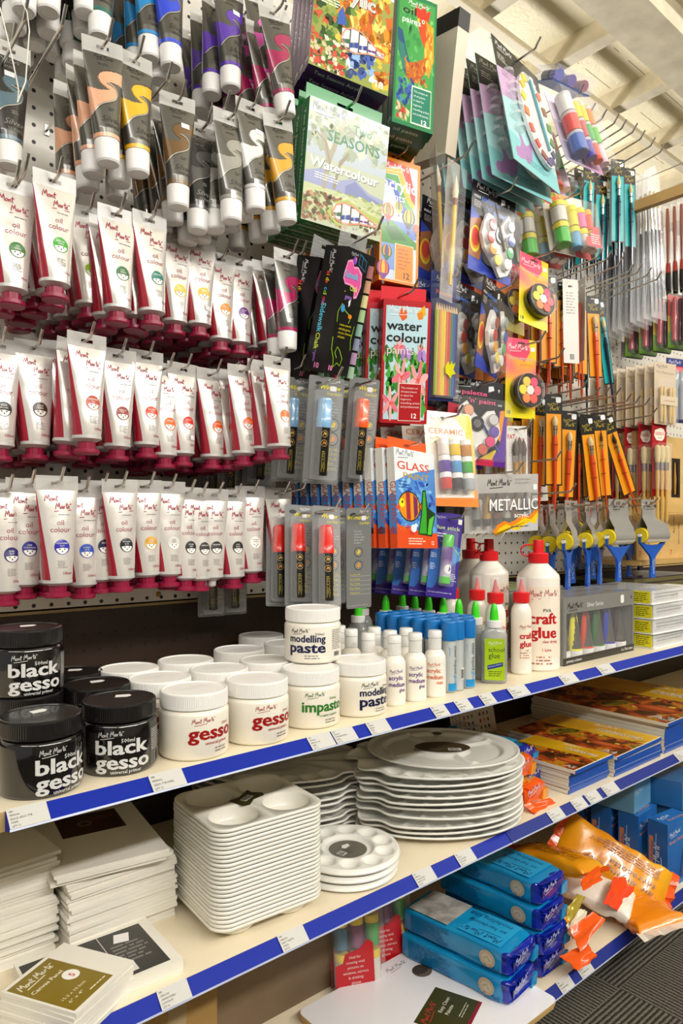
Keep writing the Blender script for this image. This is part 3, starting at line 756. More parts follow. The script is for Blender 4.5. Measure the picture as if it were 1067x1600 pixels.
# ================================================================== top shelf: tubs and bottles
JB = M('#0d0b0b', .12, coat=.8)
JBL = M('#131111', .3, coat=.3)
JW = M('#f2ecdd', .28, coat=.3)
JWL = M('#f3f1ec', .35)
JR, JH, JLID = .0475, .088, .021
def jar_mesh(body, lidm):
    m = MB()
    m.lathe([(.001, .0), (.0425, 0), (.0455, .0015), (JR, .005), (JR, .0585), (.0468, .0615), (.0445, .0645), (.0425, .0655), (.0425, .072)], body, 64)
    l = MB()
    zl = JH - JLID
    l.lathe([(.0462, zl), (.0462, zl + .002)], lidm, 60)
    l.lathe([(.0459, zl + .002), (.0459, JH - .003)], lidm, 200, ridge=.0004)
    l.lathe([(.0462, JH - .003), (.0458, JH - .001), (.0445, JH), (.0425, JH), (.0418, JH - .0012), (.001, JH - .0012)], lidm, 64, sharp=22)
    return m, l
def jar(kind, bodycol=None):
    def make():
        t = thing('paint_tub')
        bm, lm = (JB, JBL) if kind == 'black' else (JW, JWL)
        m, l = jar_mesh(bm, lm)
        W = cyl(JR)
        if kind == 'black':
            c = PRINT('#d9d9d6')
            m.script(W, -.029, .0495, .030, c, .1, 2, .05)
            m.text(W, '500ml', -.001, .0425, .0070, c, 'l', width=.0165, bold=.02, res=1)
            m.text(W, 'black', -.033, .0285, .0245, c, width=.067, bold=.062)
            m.text(W, 'gesso', -.033, .0105, .0245, c, width=.069, bold=.062)
            m.text(W, 'universal primer', -.014, .0045, .0062, c, width=.038, bold=.02, res=1)
            g = PRINT('#55534f')
            m.grid(W, .040, .072, .006, .054, g, 12, 1, 1)
            m.smalltext(W, .042, .050, .028, 10, .0028, PRINT('#b9b9b5'), 2, 3); m.barcode(W, .050, .009, .018, .012, 2)
        elif kind != 'plain':
            c = {'gesso': '#a01414', 'impasto': '#2f7a26', 'paste': '#161b45'}[kind]; c = PRINT(c)
            sc = c if kind == 'gesso' else PRINT('#262622') if kind == 'paste' else PRINT('#35702c')
            m.script(W, -.026, .0495, .031, sc, .1, 2, .05)
            if kind == 'gesso':
                m.text(W, '500ml', .018, .044, .0055, c, res=1, bold=.01)
                m.text(W, 'gesso', -.031, .0285, .0255, c, width=.070, bold=.062)
                m.text(W, 'universal primer', -.008, .021, .0062, c, width=.036, bold=.02, res=1)
                m.smalltext(W, .006, .014, .026, 2, .004, PRINT('#8a7a70'), 2, 4)
            elif kind == 'impasto':
                m.text(W, '500ml', .014, .044, .0060, c, res=1, bold=.01)
                m.text(W, 'impasto', -.031, .0275, .0225, c, width=.074, bold=.06)
                m.text(W, 'creates texture', -.004, .0195, .006, c, width=.034, bold=.02, res=1)
                m.smalltext(W, .006, .013, .026, 2, .004, PRINT('#8a8470'), 2, 4)
            else:
                m.text(W, '500ml', .016, .0465, .0060, PRINT('#262622'), res=1, bold=.01)
                m.text(W, 'modelling', -.029, .0355, .0165, c, width=.062, bold=.05)
                m.text(W, 'paste', -.029, .0185, .0235, c, width=.062, bold=.062)
                m.smalltext(W, -.002, .0125, .03, 2, .004, PRINT('#8a8a80'), 2, 4)
            m.smalltext(W, .046, .053, .025, 12, .0028, PRINT('#7d7b78'), 2, 6); m.barcode(W, .050, .010, .018, .009, 2)
        m.build('tub', t)
        lo = l.build('lid', t)
        if kind == 'black':
            s = MB(); s.prism([(-.011, -.005), (.004, -.007), (.010, -.002), (.008, .005), (-.009, .006)], (.006, .014, JH - .0012), (1, 0, 0), (0, 1, 0), (0, 0, .0004), M('#eceae6', .5)); s.build('price_sticker', lo)
        elif kind != 'black':
            s = MB(); s.script(plane((0, 0, JH - .0011), (1, .12, 0), (-.12, 1, 0)), -.022, .0, .045, JWL, .09, 4); s.build('moulded_script', lo)
        return t
    return make
def face(x, y, off): return -math.degrees(math.atan2(x, y)) + off     # turn a label towards the aisle
def tub(kind, x, y, off, label, zz=Z1, group=None):
    g = group or ('black gesso tubs' if kind == 'black' else 'white acrylic medium tubs')
    return put('jar_' + kind, jar(kind), label, 'tub', g, (x, y, zz), rot=(0, 0, R(face(x, y, off))))
tub('black', .270, .872, 33, 'black gesso tub at the front end of the top shelf, lettering turned aside')
tub('black', .372, .884, 4, 'black gesso tub facing out at the shelf edge beside the white tubs')
tub('black', .290, 1.000, 14, 'black gesso tub standing on top of another black tub')

o = [x for x in bpy.data.objects if x.get('label', '').startswith('black gesso tub standing')][0]; o.location.z = Z1 + JH
tub('black', .291, .999, 60, 'black gesso tub underneath the raised black tub')
tub('black', .383, .990, 20, 'black gesso tub with only its lid showing, behind the facing one')
tub('black', .384, 1.095, 0, 'black gesso tub with only its lid showing, against the brown panel')
tub('gesso', .474, .872, 28, 'white gesso tub with red lettering next to the black tubs')
tub('gesso', .577, .872, 30, 'white gesso tub with red lettering next to the impasto tub')
tub('impasto', .687, .884, 22, 'white impasto tub with green lettering at the shelf edge')
tub('paste', .790, .884, 38, 'white modelling paste tub with navy lettering at the shelf edge')
for x, y, s in ((.470, .970, 'directly behind the first red lettered gesso tub, lid only'), (.464, 1.066, 'at the back by the black tubs, lid only'),
                (.572, .972, 'directly behind the second red lettered gesso tub, lid only'), (.566, 1.070, 'two places behind the second red lettered gesso tub, lid only')):
    tub('gesso', x, y, 20, 'white gesso tub ' + s)
for x, y, s in ((.672, .984, 'directly behind the impasto tub, lid only'), (.690, 1.100, 'two places behind the impasto tub, lid only')):
    tub('impasto', x, y, 20, 'white impasto tub ' + s)
for x, y, s in ((.772, .984, 'under the raised modelling paste tub'), (.800, 1.100, 'behind the raised modelling paste tub, lid only'), (.815, 1.215, 'farthest back against the brown panel, lid only')):
    tub('paste', x, y, 20, 'white modelling paste tub ' + s)
o = tub('paste', .728, .930, -14, 'white modelling paste tub raised on top of the other white tubs'); o.location.z = Z1 + JH + .0005

# small bottles of acrylic medium
BW = M('#f3eee2', .3, coat=.2)
BCAP = M('#efeee9', .3, alpha=.9)
def medium(kind):
    def make():
        t = thing('medium_bottle'); m = MB(); r = .0202
        m.lathe([(.001, 0), (.018, 0), (r, .003), (r, .066), (.0195, .074), (.0165, .081), (.0115, .086), (.0105, .087)], BW, 40)
        W = cyl(r); c = PRINT('#5b1f82' if kind == 'gloss' else '#d9601c')
        m.script(W, -.015, .0585, .024, c, .1, 2)
        m.text(W, 'acrylic', -.0165, .046, .0105, c, width=.026, bold=.03)
        m.text(W, 'medium', -.0165, .0345, .0105, c, width=.031, bold=.035)
        m.text(W, kind if kind == 'matt' else 'gloss', .002, .0255, .0085, c, width=.0125, bold=.03)
        m.build('bottle', t)
        l = MB(); l.lathe([(.0118, .087), (.0118, .106), (.0110, .107)], BCAP, 60, ridge=.0003); l.lathe([(.0110, .107), (.0128, .108), (.0124, .1195), (.0112, .1205), (.001, .1205)], BCAP, 32, sharp=50); l.build('cap', t)
        return t
    return make
def bottle(kind, x, y, off, s, grp='acrylic medium bottles'):
    put('med_' + kind, medium(kind), s, 'bottle', grp, (x, y, Z1), rot=(0, 0, R(face(x, y, off))))
bottle('matt', .968, .872, 4, 'white acrylic medium bottle with orange lettering at the shelf edge')
bottle('gloss', .918, .874, 14, 'white acrylic medium bottle with purple lettering beside the orange lettered one')
bottle('gloss', .868, .877, 20, 'white acrylic medium bottle with purple lettering beside the modelling paste tub')
for x, y, s in ((.855, .930, 'just behind the modelling paste tub'), (.862, .985, 'two rows behind the modelling paste tub'), (.905, .925, 'in the second row behind the purple lettering'), (.912, .975, 'in the third row by the blue glue pens'), (.950, .928, 'in the second row behind the orange lettering'), (.875, 1.035, 'at the back under the window markers')):
    bottle('gloss', x, y, 30, 'white acrylic medium bottle with clear cap, ' + s)

# clear liquid glue pens with blue caps
GCL = M('#d5dcdc', .12, alpha=.55, coat=.3)
GCAP = M('#1274c0', .3, coat=.3)
def gluepen():
    t = thing('glue_pen'); m = MB(); r = .0142
    m.lathe([(.001, 0), (.0125, 0), (r, .002), (r, .098)], GCL, 28)
    m.lathe([(.001, .003), (.0118, .003), (.0118, .097), (.001, .097)], M('#e4e8e6', .3, alpha=.75), 20)
    W = cyl(r)
    b = PRINT('#2c3a42'); bl = PRINT('#1e8fd0')
    m.grid(W, -.006, .0145, .004, .018, bl, 8, 1, 1)
    m.text(W, 'clear liquid', .0065, .088, .0085, b, width=.052, rot=-R(90), bold=.015, k=3)
    m.text(W, 'glue', .0065, .034, .0085, bl, width=.019, rot=-R(90), bold=.02, k=3)
    m.text(W, 'glue', -.004, .086, .003, bl, width=.016, rot=-R(90), k=3, res=1)
    m.barcode(W, -.020, .022, .008, .022, 2)
    m.build('barrel', t)
    l = MB(); l.lathe([(.0150, .0975), (.0155, .1005), (.0150, .131), (.0148, .1325), (.0128, .1338), (.0122, .133), (.001, .133)], GCAP, 32, sharp=55); l.build('cap', t)
    return t
gp = 0
for j in range(6):
    for i in range(4):
        x = 1.0 + .0335 * i + (.004 if j else 0); y = .876 + .0345 * j
        if i == 0 and j == 0: x = 1.012
        if i == 3 and j == 0: continue
        if i == 3 and j > 2: continue
        gp += 1
        row = ['front', 'second', 'third', 'fourth', 'fifth', 'back'][j]; cl = ['nearest the medium bottles', 'second along', 'third along', 'nearest the school glue'][i]
        put('gluepen', gluepen, f'clear glue pen with blue cap, {row} row, {cl}', 'glue pen', 'blue capped glue pens', (x, y, Z1), rot=(0, 0, R(face(x, y, [20, 120, 10, 60][(i + j) % 4]))))

# school glue, flat clear bottle, lime label, green nozzle
def schoolglue():
    t = thing('glue_bottle')
    def ring(a, b, z): return [(a * math.copysign(abs(math.cos(q)) ** .75, math.cos(q)), b * math.copysign(abs(math.sin(q)) ** .75, math.sin(q)), z) for q in [2 * math.pi * i / 40 for i in range(40)]]
    m = MB(); m.loft([ring(.022, .012, 0), ring(.0255, .0155, .003), ring(.0255, .0155, .092), ring(.0245, .0145, .100), ring(.018, .012, .108), ring(.011, .010, .112)], M('#b9bcb8', .1, alpha=.62, coat=.3))
    m.loft([ring(.0225, .0125, .004), ring(.0225, .0125, .085)], M('#c9ccc8', .3, alpha=.7))
    W = plane((0, -.0163, 0), (1, 0, 0), (0, 0, 1))
    b = PRINT('#1f2a20')
    m.poly(W, rrect(-.0195, .0195, .008, .090, .003), PRINT('#a8c81e'), 1)
    m.script(W, -.012, .079, .026, PRINT('#f4f6e6'), .1, 2)
    m.text(W, 'school', -.012, .064, .0125, b, width=.031, k=2); m.text(W, 'glue', -.012, .0515, .0155, b, width=.022, k=2)
    m.poly(W, [(-.014, .028), (.016, .036), (.016, .044), (-.014, .037)], PRINT('#1d3c8c'), 2)
    m.text(W, 'clear on paper, cloth & board', -.0125, .0325, .004, PRINT('#eef'), width=.027, k=3, rot=.25, res=1)
    m.smalltext(W, -.012, .024, .026, 3, .004, PRINT('#5a6a1a'), 2, 2)
    m.build('bottle', t)
    l = MB(); l.lathe([(.0145, .111), (.0145, .124), (.0135, .125), (.001, .125)], CAPW, 40, ridge=.0003); l.build('collar', t)
    l = MB(); l.lathe([(.0088, .125), (.0085, .131), (.0078, .142), (.0058, .152), (.0035, .157), (.001, .158)], M('#41d81e', .35, sss=0), 24); l.build('nozzle', t)
    return t
sg = [(1.140, .869, 4, 'lime labelled school glue bottle with green nozzle at the shelf edge')] + [(x, y, 60, f'clear school glue bottle with green nozzle, {s}') for x, y, s in (
    (1.145, .920, 'second in line behind the front one'), (1.155, .972, 'third in line behind the front one'), (1.160, 1.020, 'fourth in line behind the front one'), (1.163, 1.066, 'fifth in line behind the front one'),
    (1.168, 1.113, 'sixth in line behind the front one'), (1.180, 1.165, 'last in line against the brown panel'), (1.092, 1.130, 'at the back beyond the blue capped pens'), (1.072, 1.185, 'at the back under the grey marker card'), (.982, 1.100, 'standing clear behind the medium bottles'))]
for x, y, off, s in sg:
    put('school', schoolglue, s, 'glue bottle', 'school glue bottles', (x, y, Z1), rot=(0, 0, R(face(x, y, off) if off < 50 else 90)))

# PVA craft glue
PVA = M('#f2ece0', .3, coat=.15)
REDC = M('#e01820', .32, coat=.2)
def pva(big):
    def make():
        t = thing('craft_glue_bottle'); m = MB(); W0 = None
        if big:
            r = .0455
            m.lathe([(.001, 0), (.041, 0), (r, .004), (r, .198), (.044, .206), (.020, .231), (.0175, .234)], PVA, 56); W = cyl(r)
            m.grid(W, -.034, .066, .030, .182, M('#f5e9d6', .4), 30, 1, .5)
            c = PRINT('#c21a1e')
            m.script(W, -.026, .160, .066, PRINT('#a81c22'), .09, 2, .03)
            m.text(W, 'PVA', .004, .128, .0105, PRINT('#3a3a3a'), bold=.02); m.text(W, 'craft', -.026, .103, .033, c, width=.062, bold=.065); m.text(W, 'glue', -.024, .073, .033, c, width=.060, bold=.065)
            m.text(W, 'clear drying', .002, .062, .009, c, width=.036, bold=.02); m.text(W, '1 Litre', .002, .044, .009, c, width=.020, bold=.02)
            m.smalltext(W, -.026, .030, .062, 3, .007, PRINT('#b06a5a'), 2, 8)
        else:
            r = .0215
            m.lathe([(.001, 0), (.019, 0), (r, .003), (r, .126), (.020, .137), (.014, .149), (.012, .152)], PVA, 40); W = cyl(r)
            m.grid(W, -.012, .032, .030, .118, M('#f5e9d6', .4), 14, 1, .5)
            c = PRINT('#c21a1e')
            m.script(W, -.008, .098, .030, PRINT('#a81c22'), .1, 2, .03)
            m.text(W, 'craft', -.008, .076, .0175, c, width=.030, bold=.065); m.text(W, 'glue', -.008, .059, .0175, c, width=.029, bold=.065); m.smalltext(W, -.008, .050, .026, 4, .005, PRINT('#b06a5a'), 2, 8)
        m.build('bottle', t)
        if big:
            l = MB(); l.lathe([(.021, .232), (.0215, .252), (.020, .2535), (.013, .2545)], REDC, 90, ridge=.0004); l.lathe([(.0118, .2535), (.0112, .280), (.0105, .2825), (.001, .2825)], REDC, 28); l.build('cap', t)
            s = MB(); s.tube([(-.021, 0, .247)] + [(-.021 - .017 * math.sin(a), 0, .259 - .013 * math.cos(a)) for a in [R(20 * q) for q in range(0, 10)]] + [(-.011, 0, .272)], .0019, REDC, 8); s.build('cap_strap', t)
        else:
            l = MB(); l.lathe([(.0165, .151), (.0168, .171), (.0155, .1722), (.008, .1735)], REDC, 70, ridge=.0004); l.lathe([(.0075, .1735), (.0045, .186), (.0022, .199), (.0008, .200)], REDC, 20); l.build('cap', t)
            s = MB(); s.lathe([(.0105, .1735), (.0102, .2025), (.0095, .204), (.0005, .204)], M('#f2f4f4', .08, alpha=.22), 24); s.build('clear_overcap', t)
        return t
    return make
put('pva1', pva(True), 'large one litre white craft glue bottle with red lettering and red cap', 'glue bottle', 'one litre craft glue bottles', (1.333, .896, Z1), rot=(0, 0, R(face(1.333, .896, 8))))
put('pva1', pva(True), 'large white craft glue bottle behind the small ones, under the metallic acrylic pack', 'glue bottle', 'one litre craft glue bottles', (1.338, 1.035, Z1), rot=(0, 0, R(face(1.333, 1.0, 50))))
put('pva1', pva(True), 'large white craft glue bottle at the back, peeping out behind its twin', 'glue bottle', 'one litre craft glue bottles', (1.40, 1.14, Z1), rot=(0, 0, R(face(1.4, 1.1, 130))))
for x, y, off, s in ((1.258, .888, 14, 'small white craft glue bottle with red lettering beside the one litre bottle'), (1.205, .915, 60, 'small white craft glue bottle just behind the lime school glue'), (1.232, .985, 60, 'small white craft glue bottle in the middle of the red caps'), (1.215, 1.045, 60, 'small white craft glue bottle by the glue stick pack')):
    put('pva2', pva(False), s, 'glue bottle', 'small craft glue bottles', (x, y, Z1), rot=(0, 0, R(face(x, y, off))))

# boxed set of six paint tubes with a clear window
def tubeset():
    t = thing('boxed_tube_set'); W_, D, Hh = .318, .048, .152
    g = M('#83827d', .35, coat=.4); b = M('#161514', .35, coat=.3)
    m = MB()
    m.box(-W_ / 2, W_ / 2, D - .001, D, 0, Hh, b); m.box(-W_ / 2, W_ / 2, 0, D, 0, .001, b); m.box(-W_ / 2, W_ / 2, 0, D, Hh - .001, Hh, g)
    m.box(-W_ / 2, -W_ / 2 + .001, 0, D, 0, Hh, g); m.box(W_ / 2 - .001, W_ / 2, 0, D, 0, Hh, g)
    m.box(-W_ / 2, W_ / 2, -.0006, .0004, Hh - .036, Hh, g); m.box(-W_ / 2, W_ / 2, -.0006, .0004, 0, .017, b); m.box(-W_ / 2, -W_ / 2 + .012, -.0006, .0004, .017, Hh - .036, g); m.box(W_ / 2 - .006, W_ / 2, -.0006, .0004, .017, Hh - .036, g)
    F_ = front(-.0007)
    m.script(F_, -W_ / 2 + .016, Hh - .026, .062, PRINT('#151515'), .1, 2); m.text(F_, 'Silver Series', -W_ / 2 + .098, Hh - .026, .014, PRINT('#f0f0ee'), width=.072)
    m.text(F_, '6', W_ / 2 - .016, Hh - .020, .014, PRINT('#1a1a1a'), bold=.02)
    m.text(F_, 'primary colours', -W_ / 2 + .012, .006, .009, PRINT('#f0f0ee'), width=.062); m.text(F_, '6 x 75ml tubes', W_ / 2 - .062, .006, .009, PRINT('#f0f0ee'), width=.055)
    m.poly(F_, rrect(W_ / 2 - .066, W_ / 2 - .050, Hh - .028, Hh - .008, .004), PRINT('#f2f2f0'), 2)
    m.build('carton', t)
    c = MB(); c.box(-W_ / 2 + .012, W_ / 2 - .006, 0, .0005, .017, Hh - .036, CLEAR('#ffffff', .05)); c.build('clear_window', t)
    for i, col in enumerate(('#d8d6d0', '#e6dc1c', '#d83a1c', '#1f6a2c', '#1c2fae', '#3a2430')):
        x = -W_ / 2 + .030 + i * .0505; m = MB(); n = 40; K = 24; rings = []; cc = M(col, .3, coat=.5)
        for k in range(K + 1):
            s = k / K; a = .012 + .0095 * s; bb = .003 + .0155 * s
            rings.append([(x + a * math.sin(2 * math.pi * q / n) * (1 if s > .1 else .7), .024 - bb * math.cos(2 * math.pi * q / n), .118 - .092 * s) for q in range(n)])
        def fm(kk, q, K=K, n=n, cc=cc):
            s = 1 - (kk + .5) / K; th = (q + .5) / n * 360; th = th - 360 if th > 180 else th
            return cc if (s > .95 or -95 < th < (-5 - 60 * s) or (6 < th < 85 and s < .12 + th / 85 * .62 and s > th / 85 * .5 - .25)) else GREY
        m.loft(rings[::-1], fm); m.lathe([(.0205, .0255), (.0200, .004)], CAPW, 28, (x, .024, 0)); m.build('paint_tube', t)
    return t
put('tubeset', tubeset, 'grey windowed carton of six coloured paint tubes standing at the shelf edge', 'paint set', 'boxed tube sets', (1.546, .868, Z1))
put('tubeset', tubeset, 'grey windowed carton of paint tubes directly behind the front carton', 'paint set', 'boxed tube sets', (1.546, .924, Z1))
put('tubeset', tubeset, 'grey windowed carton of paint tubes third in the row of cartons', 'paint set', 'boxed tube sets', (1.546, .980, Z1))

# stack of clear boxed sets with yellow end labels
def clearbox():
    t = thing('clear_lidded_paint_box'); m = MB()
    m.box(0, .235, 0, .20, 0, .003, M('#f1f0ec', .4)); m.box(-.002, .245, -.004, .2, .0005, .0022, M('#f6f5f0', .4))
    m.build('tray', t)
    c = MB(); c.box(0, .0015, 0, .2, .003, .036, CLEAR('#ffffff', .3)); c.box(0, .225, 0, .0015, .003, .036, CLEAR('#ffffff', .42)); c.box(0, .225, 0, .2, .0355, .0365, CLEAR('#ffffff', .3)); c.box(.2235, .225, 0, .2, .003, .036, CLEAR('#ffffff', .3))
    W = front(-.0003)
    for q in range(2): c.smalltext(W, .02, .026 - q * .008, .19, 1, .006, PRINT('#a9aaac'), 1, q)
    c.build('clear_lid', t)
    for i in range(12):
        q = MB(); q.tube([(.02 + i * .017, .02, .012), (.02 + i * .017, .17, .012)], .0068, M(['#d8d8d4', '#c9b02c', '#e8e4da', '#7a7a3a', '#b8bcc0', '#5a7a3a'][i % 6], .35), 10); q.build('paint_tube', t)
    l = MB(); l.box(-.0012, 0, .004, .05, .004, .034, M('#e4da1e', .4)); WW = plane((-.0013, .05, 0), (0, -1, 0), (0, 0, 1)); l.smalltext(WW, .004, .028, .036, 5, .005, PRINT('#5a5a20'), 1, 2); l.build('end_label', t)
    return t
for k in range(4):
    put('clearbox', clearbox, ['clear lidded paint box at the bottom of its stack, yellow end label', 'clear lidded paint box second from the bottom, tray jutting out', 'clear lidded paint box third from the bottom of the stack', 'clear lidded paint box on top of the stack of four'][k], 'paint box', 'clear boxed sets', (1.757 + [.0, -.004, .004, .003][k], .842 + [0, .0, .002, .006][k], Z1 + .0372 * k), rot=(0, 0, R([0, -1.5, 1, 2][k])))
m = MB(); m.box(0, .26, 0, .17, 0, .0012, M('#dfe4e4', .12, alpha=.6)); m.box(0, .26, 0, .17, .0012, .0016, noise_mat('leaf_print', [(.3, '#3c5a2a'), (.5, '#8a9a3a'), (.62, '#c9a23c'), (.8, '#9db4c0')], 14))
o = m.build('art_print_sheet', None, (1.42, 1.06, Z1 + .1525)); tag(o, 'clear sleeved leafy print lying across the cartons behind the tube set', 'print')
m = MB(); m.box(0, .24, 0, .17, 0, .152, M('#77766f', .4)); o = m.build('storage_carton', None, (1.455, 1.062, Z1)); tag(o, 'grey carton at the back carrying the clear sleeved print', 'carton')
# dark pads at the back, white and green packs by the end
for k in range(5):
    m = MB(); m.box(0, .42, 0, .20, 0, .013, M('#5c5630', .6)); m.box(-.001, .421, -.001, .2, .013, .0155, noise_mat('dark_pad_cover', [(.35, '#140d18'), (.55, '#2a1838'), (.75, '#4a3a5c')], 9)); m.build
    o = m.build('sketch_pad', None, (2.03 + .012 * (k % 2), 1.03, Z1 + .0165 * k + .075)); tag(o, ['dark purple sketch pad at the bottom of the back pile', 'dark purple sketch pad second from the bottom of the back pile', 'dark purple sketch pad in the middle of the back pile', 'dark purple sketch pad second from the top of the back pile', 'dark purple sketch pad on top of the back pile'][k], 'pad', 'sketch pads at the back')
m = MB(); m.box(0, .44, 0, .20, 0, .074, M('#3a2c1a', .7)); tag(m.build('support_box', None, (2.03, 1.03, Z1)), 'dark box under the purple sketch pads at the back', 'box')
for k in range(3):
    m = MB(); m.box(0, .2, 0, .1, 0, .022, M('#f0ece4', .4)); m.text(front(-.0002), 'paper', .02, .006, .012, PRINT('#c8402c'), bold=.03)
    tag(m.build('paper_pack', None, (1.985, .90 + .002 * k, Z1 + .068 + .0225 * k)), ['white paper pack lowest of three beside the clear boxes', 'white paper pack in the middle of three beside the clear boxes', 'white paper pack on top of three beside the clear boxes'][k], 'paper pack', 'white paper packs')
m = MB(); m.box(0, .2, 0, .11, 0, .067, M('#0f6a48', .45)); m.box(0, .2, -.001, 0, .028, .04, M('#d9d6c4', .5)); tag(m.build('green_carton', None, (1.985, .90, Z1)), 'green carton under the white paper packs', 'carton')
m = MB(); m.prism([(0, 0), (.035, 0), (-.07, .22), (-.105, .22)], (2.16, 1.2, Z1), (1, 0, 0), (0, 0, 1), (0, .02, 0), M('#b48f52', .5)); tag(m.build('wooden_brace', None), 'slanting wooden brace behind the blue handled rollers', 'brace')

# ================================================================== middle shelf
PLAST = M('#f1eee2', .25, coat=.3)
PLAST2 = M('#eeece4', .22, coat=.3)
OLIVE = PRINT('#3d3714')
def square_palette(sticker):
    def make():
        w, d, rc = .184, .168, .026
        m = MB()
        def edge(cx, cy, a):
            # from quadrant centre outwards to the quadrant's rim, rounded at the outer corner
            c, s = math.cos(a), math.sin(a)
            hx, hy = w / 4, d / 4
            k = min(hx / abs(c) if abs(c) > 1e-6 else 9, hy / abs(s) if abs(s) > 1e-6 else 9)
            x, y = cx + c * k, cy + s * k
            sx_, sy_ = math.copysign(1, cx), math.copysign(1, cy)
            kx, ky = w / 2 - rc, d / 2 - rc
            if x * sx_ > kx and y * sy_ > ky:
                dx, dy = x * sx_ - kx, y * sy_ - ky; L = math.hypot(dx, dy)
                if L > rc: x, y = sx_ * (kx + dx / L * rc), sy_ * (ky + dy / L * rc)
            return x, y
        n = 48
        for sx_ in (-1, 1):
            for sy_ in (-1, 1):
                cx, cy = sx_ * w / 4 * .98, sy_ * d / 4 * .98
                rings = []
                ca_ = math.atan2(d, w); ang = sorted([2 * math.pi * i / n for i in range(n)] + [ca_, math.pi - ca_, math.pi + ca_, 2 * math.pi - ca_])
                rings.append([(*edge(sx_ * w / 4, sy_ * d / 4, a), 0) for a in ang])
                for r, z_ in ((.0375, 0), (.0368, -.0015), (.0355, -.006), (.033, -.017), (.030, -.0205), (.02, -.0215), (.0004, -.0215)):
                    rings.append([(cx + r * math.cos(a), cy + r * math.sin(a) * .95, z_) for a in ang])
                m.loft(rings, PLAST, True, False, False)
        out = rrect(-w / 2, w / 2, -d / 2, d / 2, rc, 8)
        o2 = rrect(-w / 2 - .0012, w / 2 + .0012, -d / 2 - .0012, d / 2 + .0012, rc + .001, 8)
        m.loft([[(x, y, 0) for x, y in out], [(x, y, -.001) for x, y in o2], [(x, y, -.0042) for x, y in o2], [(x * .992, y * .992, -.0052) for x, y in out]], PLAST, True, False, False)
        o = m.build('square_palette')
        if sticker:
            s = MB(); W = plane((0, .004, .0003), (.86, .5, 0), (-.5, .86, 0), .0001)
            P = [(-.030, -.012), (-.022, -.020), (.0, -.014), (.022, -.020), (.030, -.012), (.024, .004), (.03, .016), (.0, .012), (-.022, .018), (-.026, .004)]
            s.poly(W, P, OLIVE, 1); s.barcode(W, -.012, -.007, .024, .011, 2); s.build('label_sticker', o)
        return o
    return make
N = 24; px, py = .594, .925
for k in range(N):
    top_ = k == N - 1
    lab = 'white four well square palette on top of the tall stack, olive sticker' if top_ else 'white four well square palette at the very bottom of the tall stack' if k == 0 else 'white four well square palette between the top and bottom ones of the tall stack'
    put('sqpal' + str(top_), square_palette(top_), lab, 'palette', 'square palettes in the tall stack', (px + .0006 * math.sin(k * 1.7), py + .0006 * math.cos(k * 2.3), Z2 + .0218 + .00605 * k), rot=(0, 0, R(-4 + .25 * math.sin(k * 1.3))))

def polar(mb, Rf, zf, mat, nr=26, nt=96, skirt=.004, thick=.0012):
    rings = []
    for j in range(nr + 1):
        q = j / nr
        rings.append([(Rf(2 * math.pi * i / nt) * q * math.cos(2 * math.pi * i / nt), Rf(2 * math.pi * i / nt) * q * math.sin(2 * math.pi * i / nt), zf(2 * math.pi * i / nt, q, Rf(2 * math.pi * i / nt))) if q > 0 else (0, 0, zf(0, 0, .1)) for i in range(nt)])
    top_ = rings[-1]
    def off(e, dz): return [((Rf(2 * math.pi * i / nt) + e) * math.cos(2 * math.pi * i / nt), (Rf(2 * math.pi * i / nt) + e) * math.sin(2 * math.pi * i / nt), p[2] + dz) for i, p in enumerate(top_)]
    rings += [off(.0012, -.0008), off(.0014, -skirt * .7), off(.0004, -skirt)]
    mb.loft(rings, mat, True, False, False)
def dimple(x, y, cx, cy, r):
    d = math.hypot(x - cx, y - cy) / r
    return 0 if d >= 1 else (1 - d * d) ** .7
def round_palette(sticker):
    def make():
        m = MB(); Rr = .0885
        def zf(a, q, Ra):
            x, y = Ra * q * math.cos(a), Ra * q * math.sin(a); zz = .010
            r = q * Ra
            if r < .046: zz -= .006 * min(1, (.046 - r) / .006)
            for i in range(10):
                b = 2 * math.pi * i / 10 + .2; zz -= .0075 * dimple(x, y, .064 * math.cos(b), .064 * math.sin(b), .0165)
            if q > .95: zz += .0015 * (q - .95) / .05 - .006 * max(0, (q - .975) / .025)
            return zz
        polar(m, lambda a: Rr, zf, PLAST2, 44, 120, .004)
        m.lathe([(.05, .001), (.052, 0), (.054, .001)], PLAST2, 40)
        o = m.build('round_palette')
        if sticker:
            s = MB(); W = plane((0, 0, .0044), (.9, -.43, 0), (.43, .9, 0), .0001)
            s.disc(W, 0, 0, .033, .033, PRINT('#6a675c'), 1, 32); s.barcode(W, -.026, -.008, .013, .014, 2)
            s.script(W, -.008, -.016, .034, PRINT('#3c3a34'), .09, 2, 1.2); s.poly(W, [(-.004, .010), (.004, .016), (.016, .012), (.012, .004), (-.002, .004)], PRINT('#e8e6e0'), 3)
            s.build('label_sticker', o)
        return o
    return make
for k in range(3):
    put('rdpal' + str(k == 2), round_palette(k == 2), ['white round palette at the bottom of the pile of three', 'white round palette in the middle of the pile of three', 'white round palette with grey round sticker on top of the pile of three'][k], 'palette', 'round palettes', (.785 + .002 * k, .912 - .001 * k, Z2 + .001 + .0125 * k), rot=(0, 0, R(20 * k)))

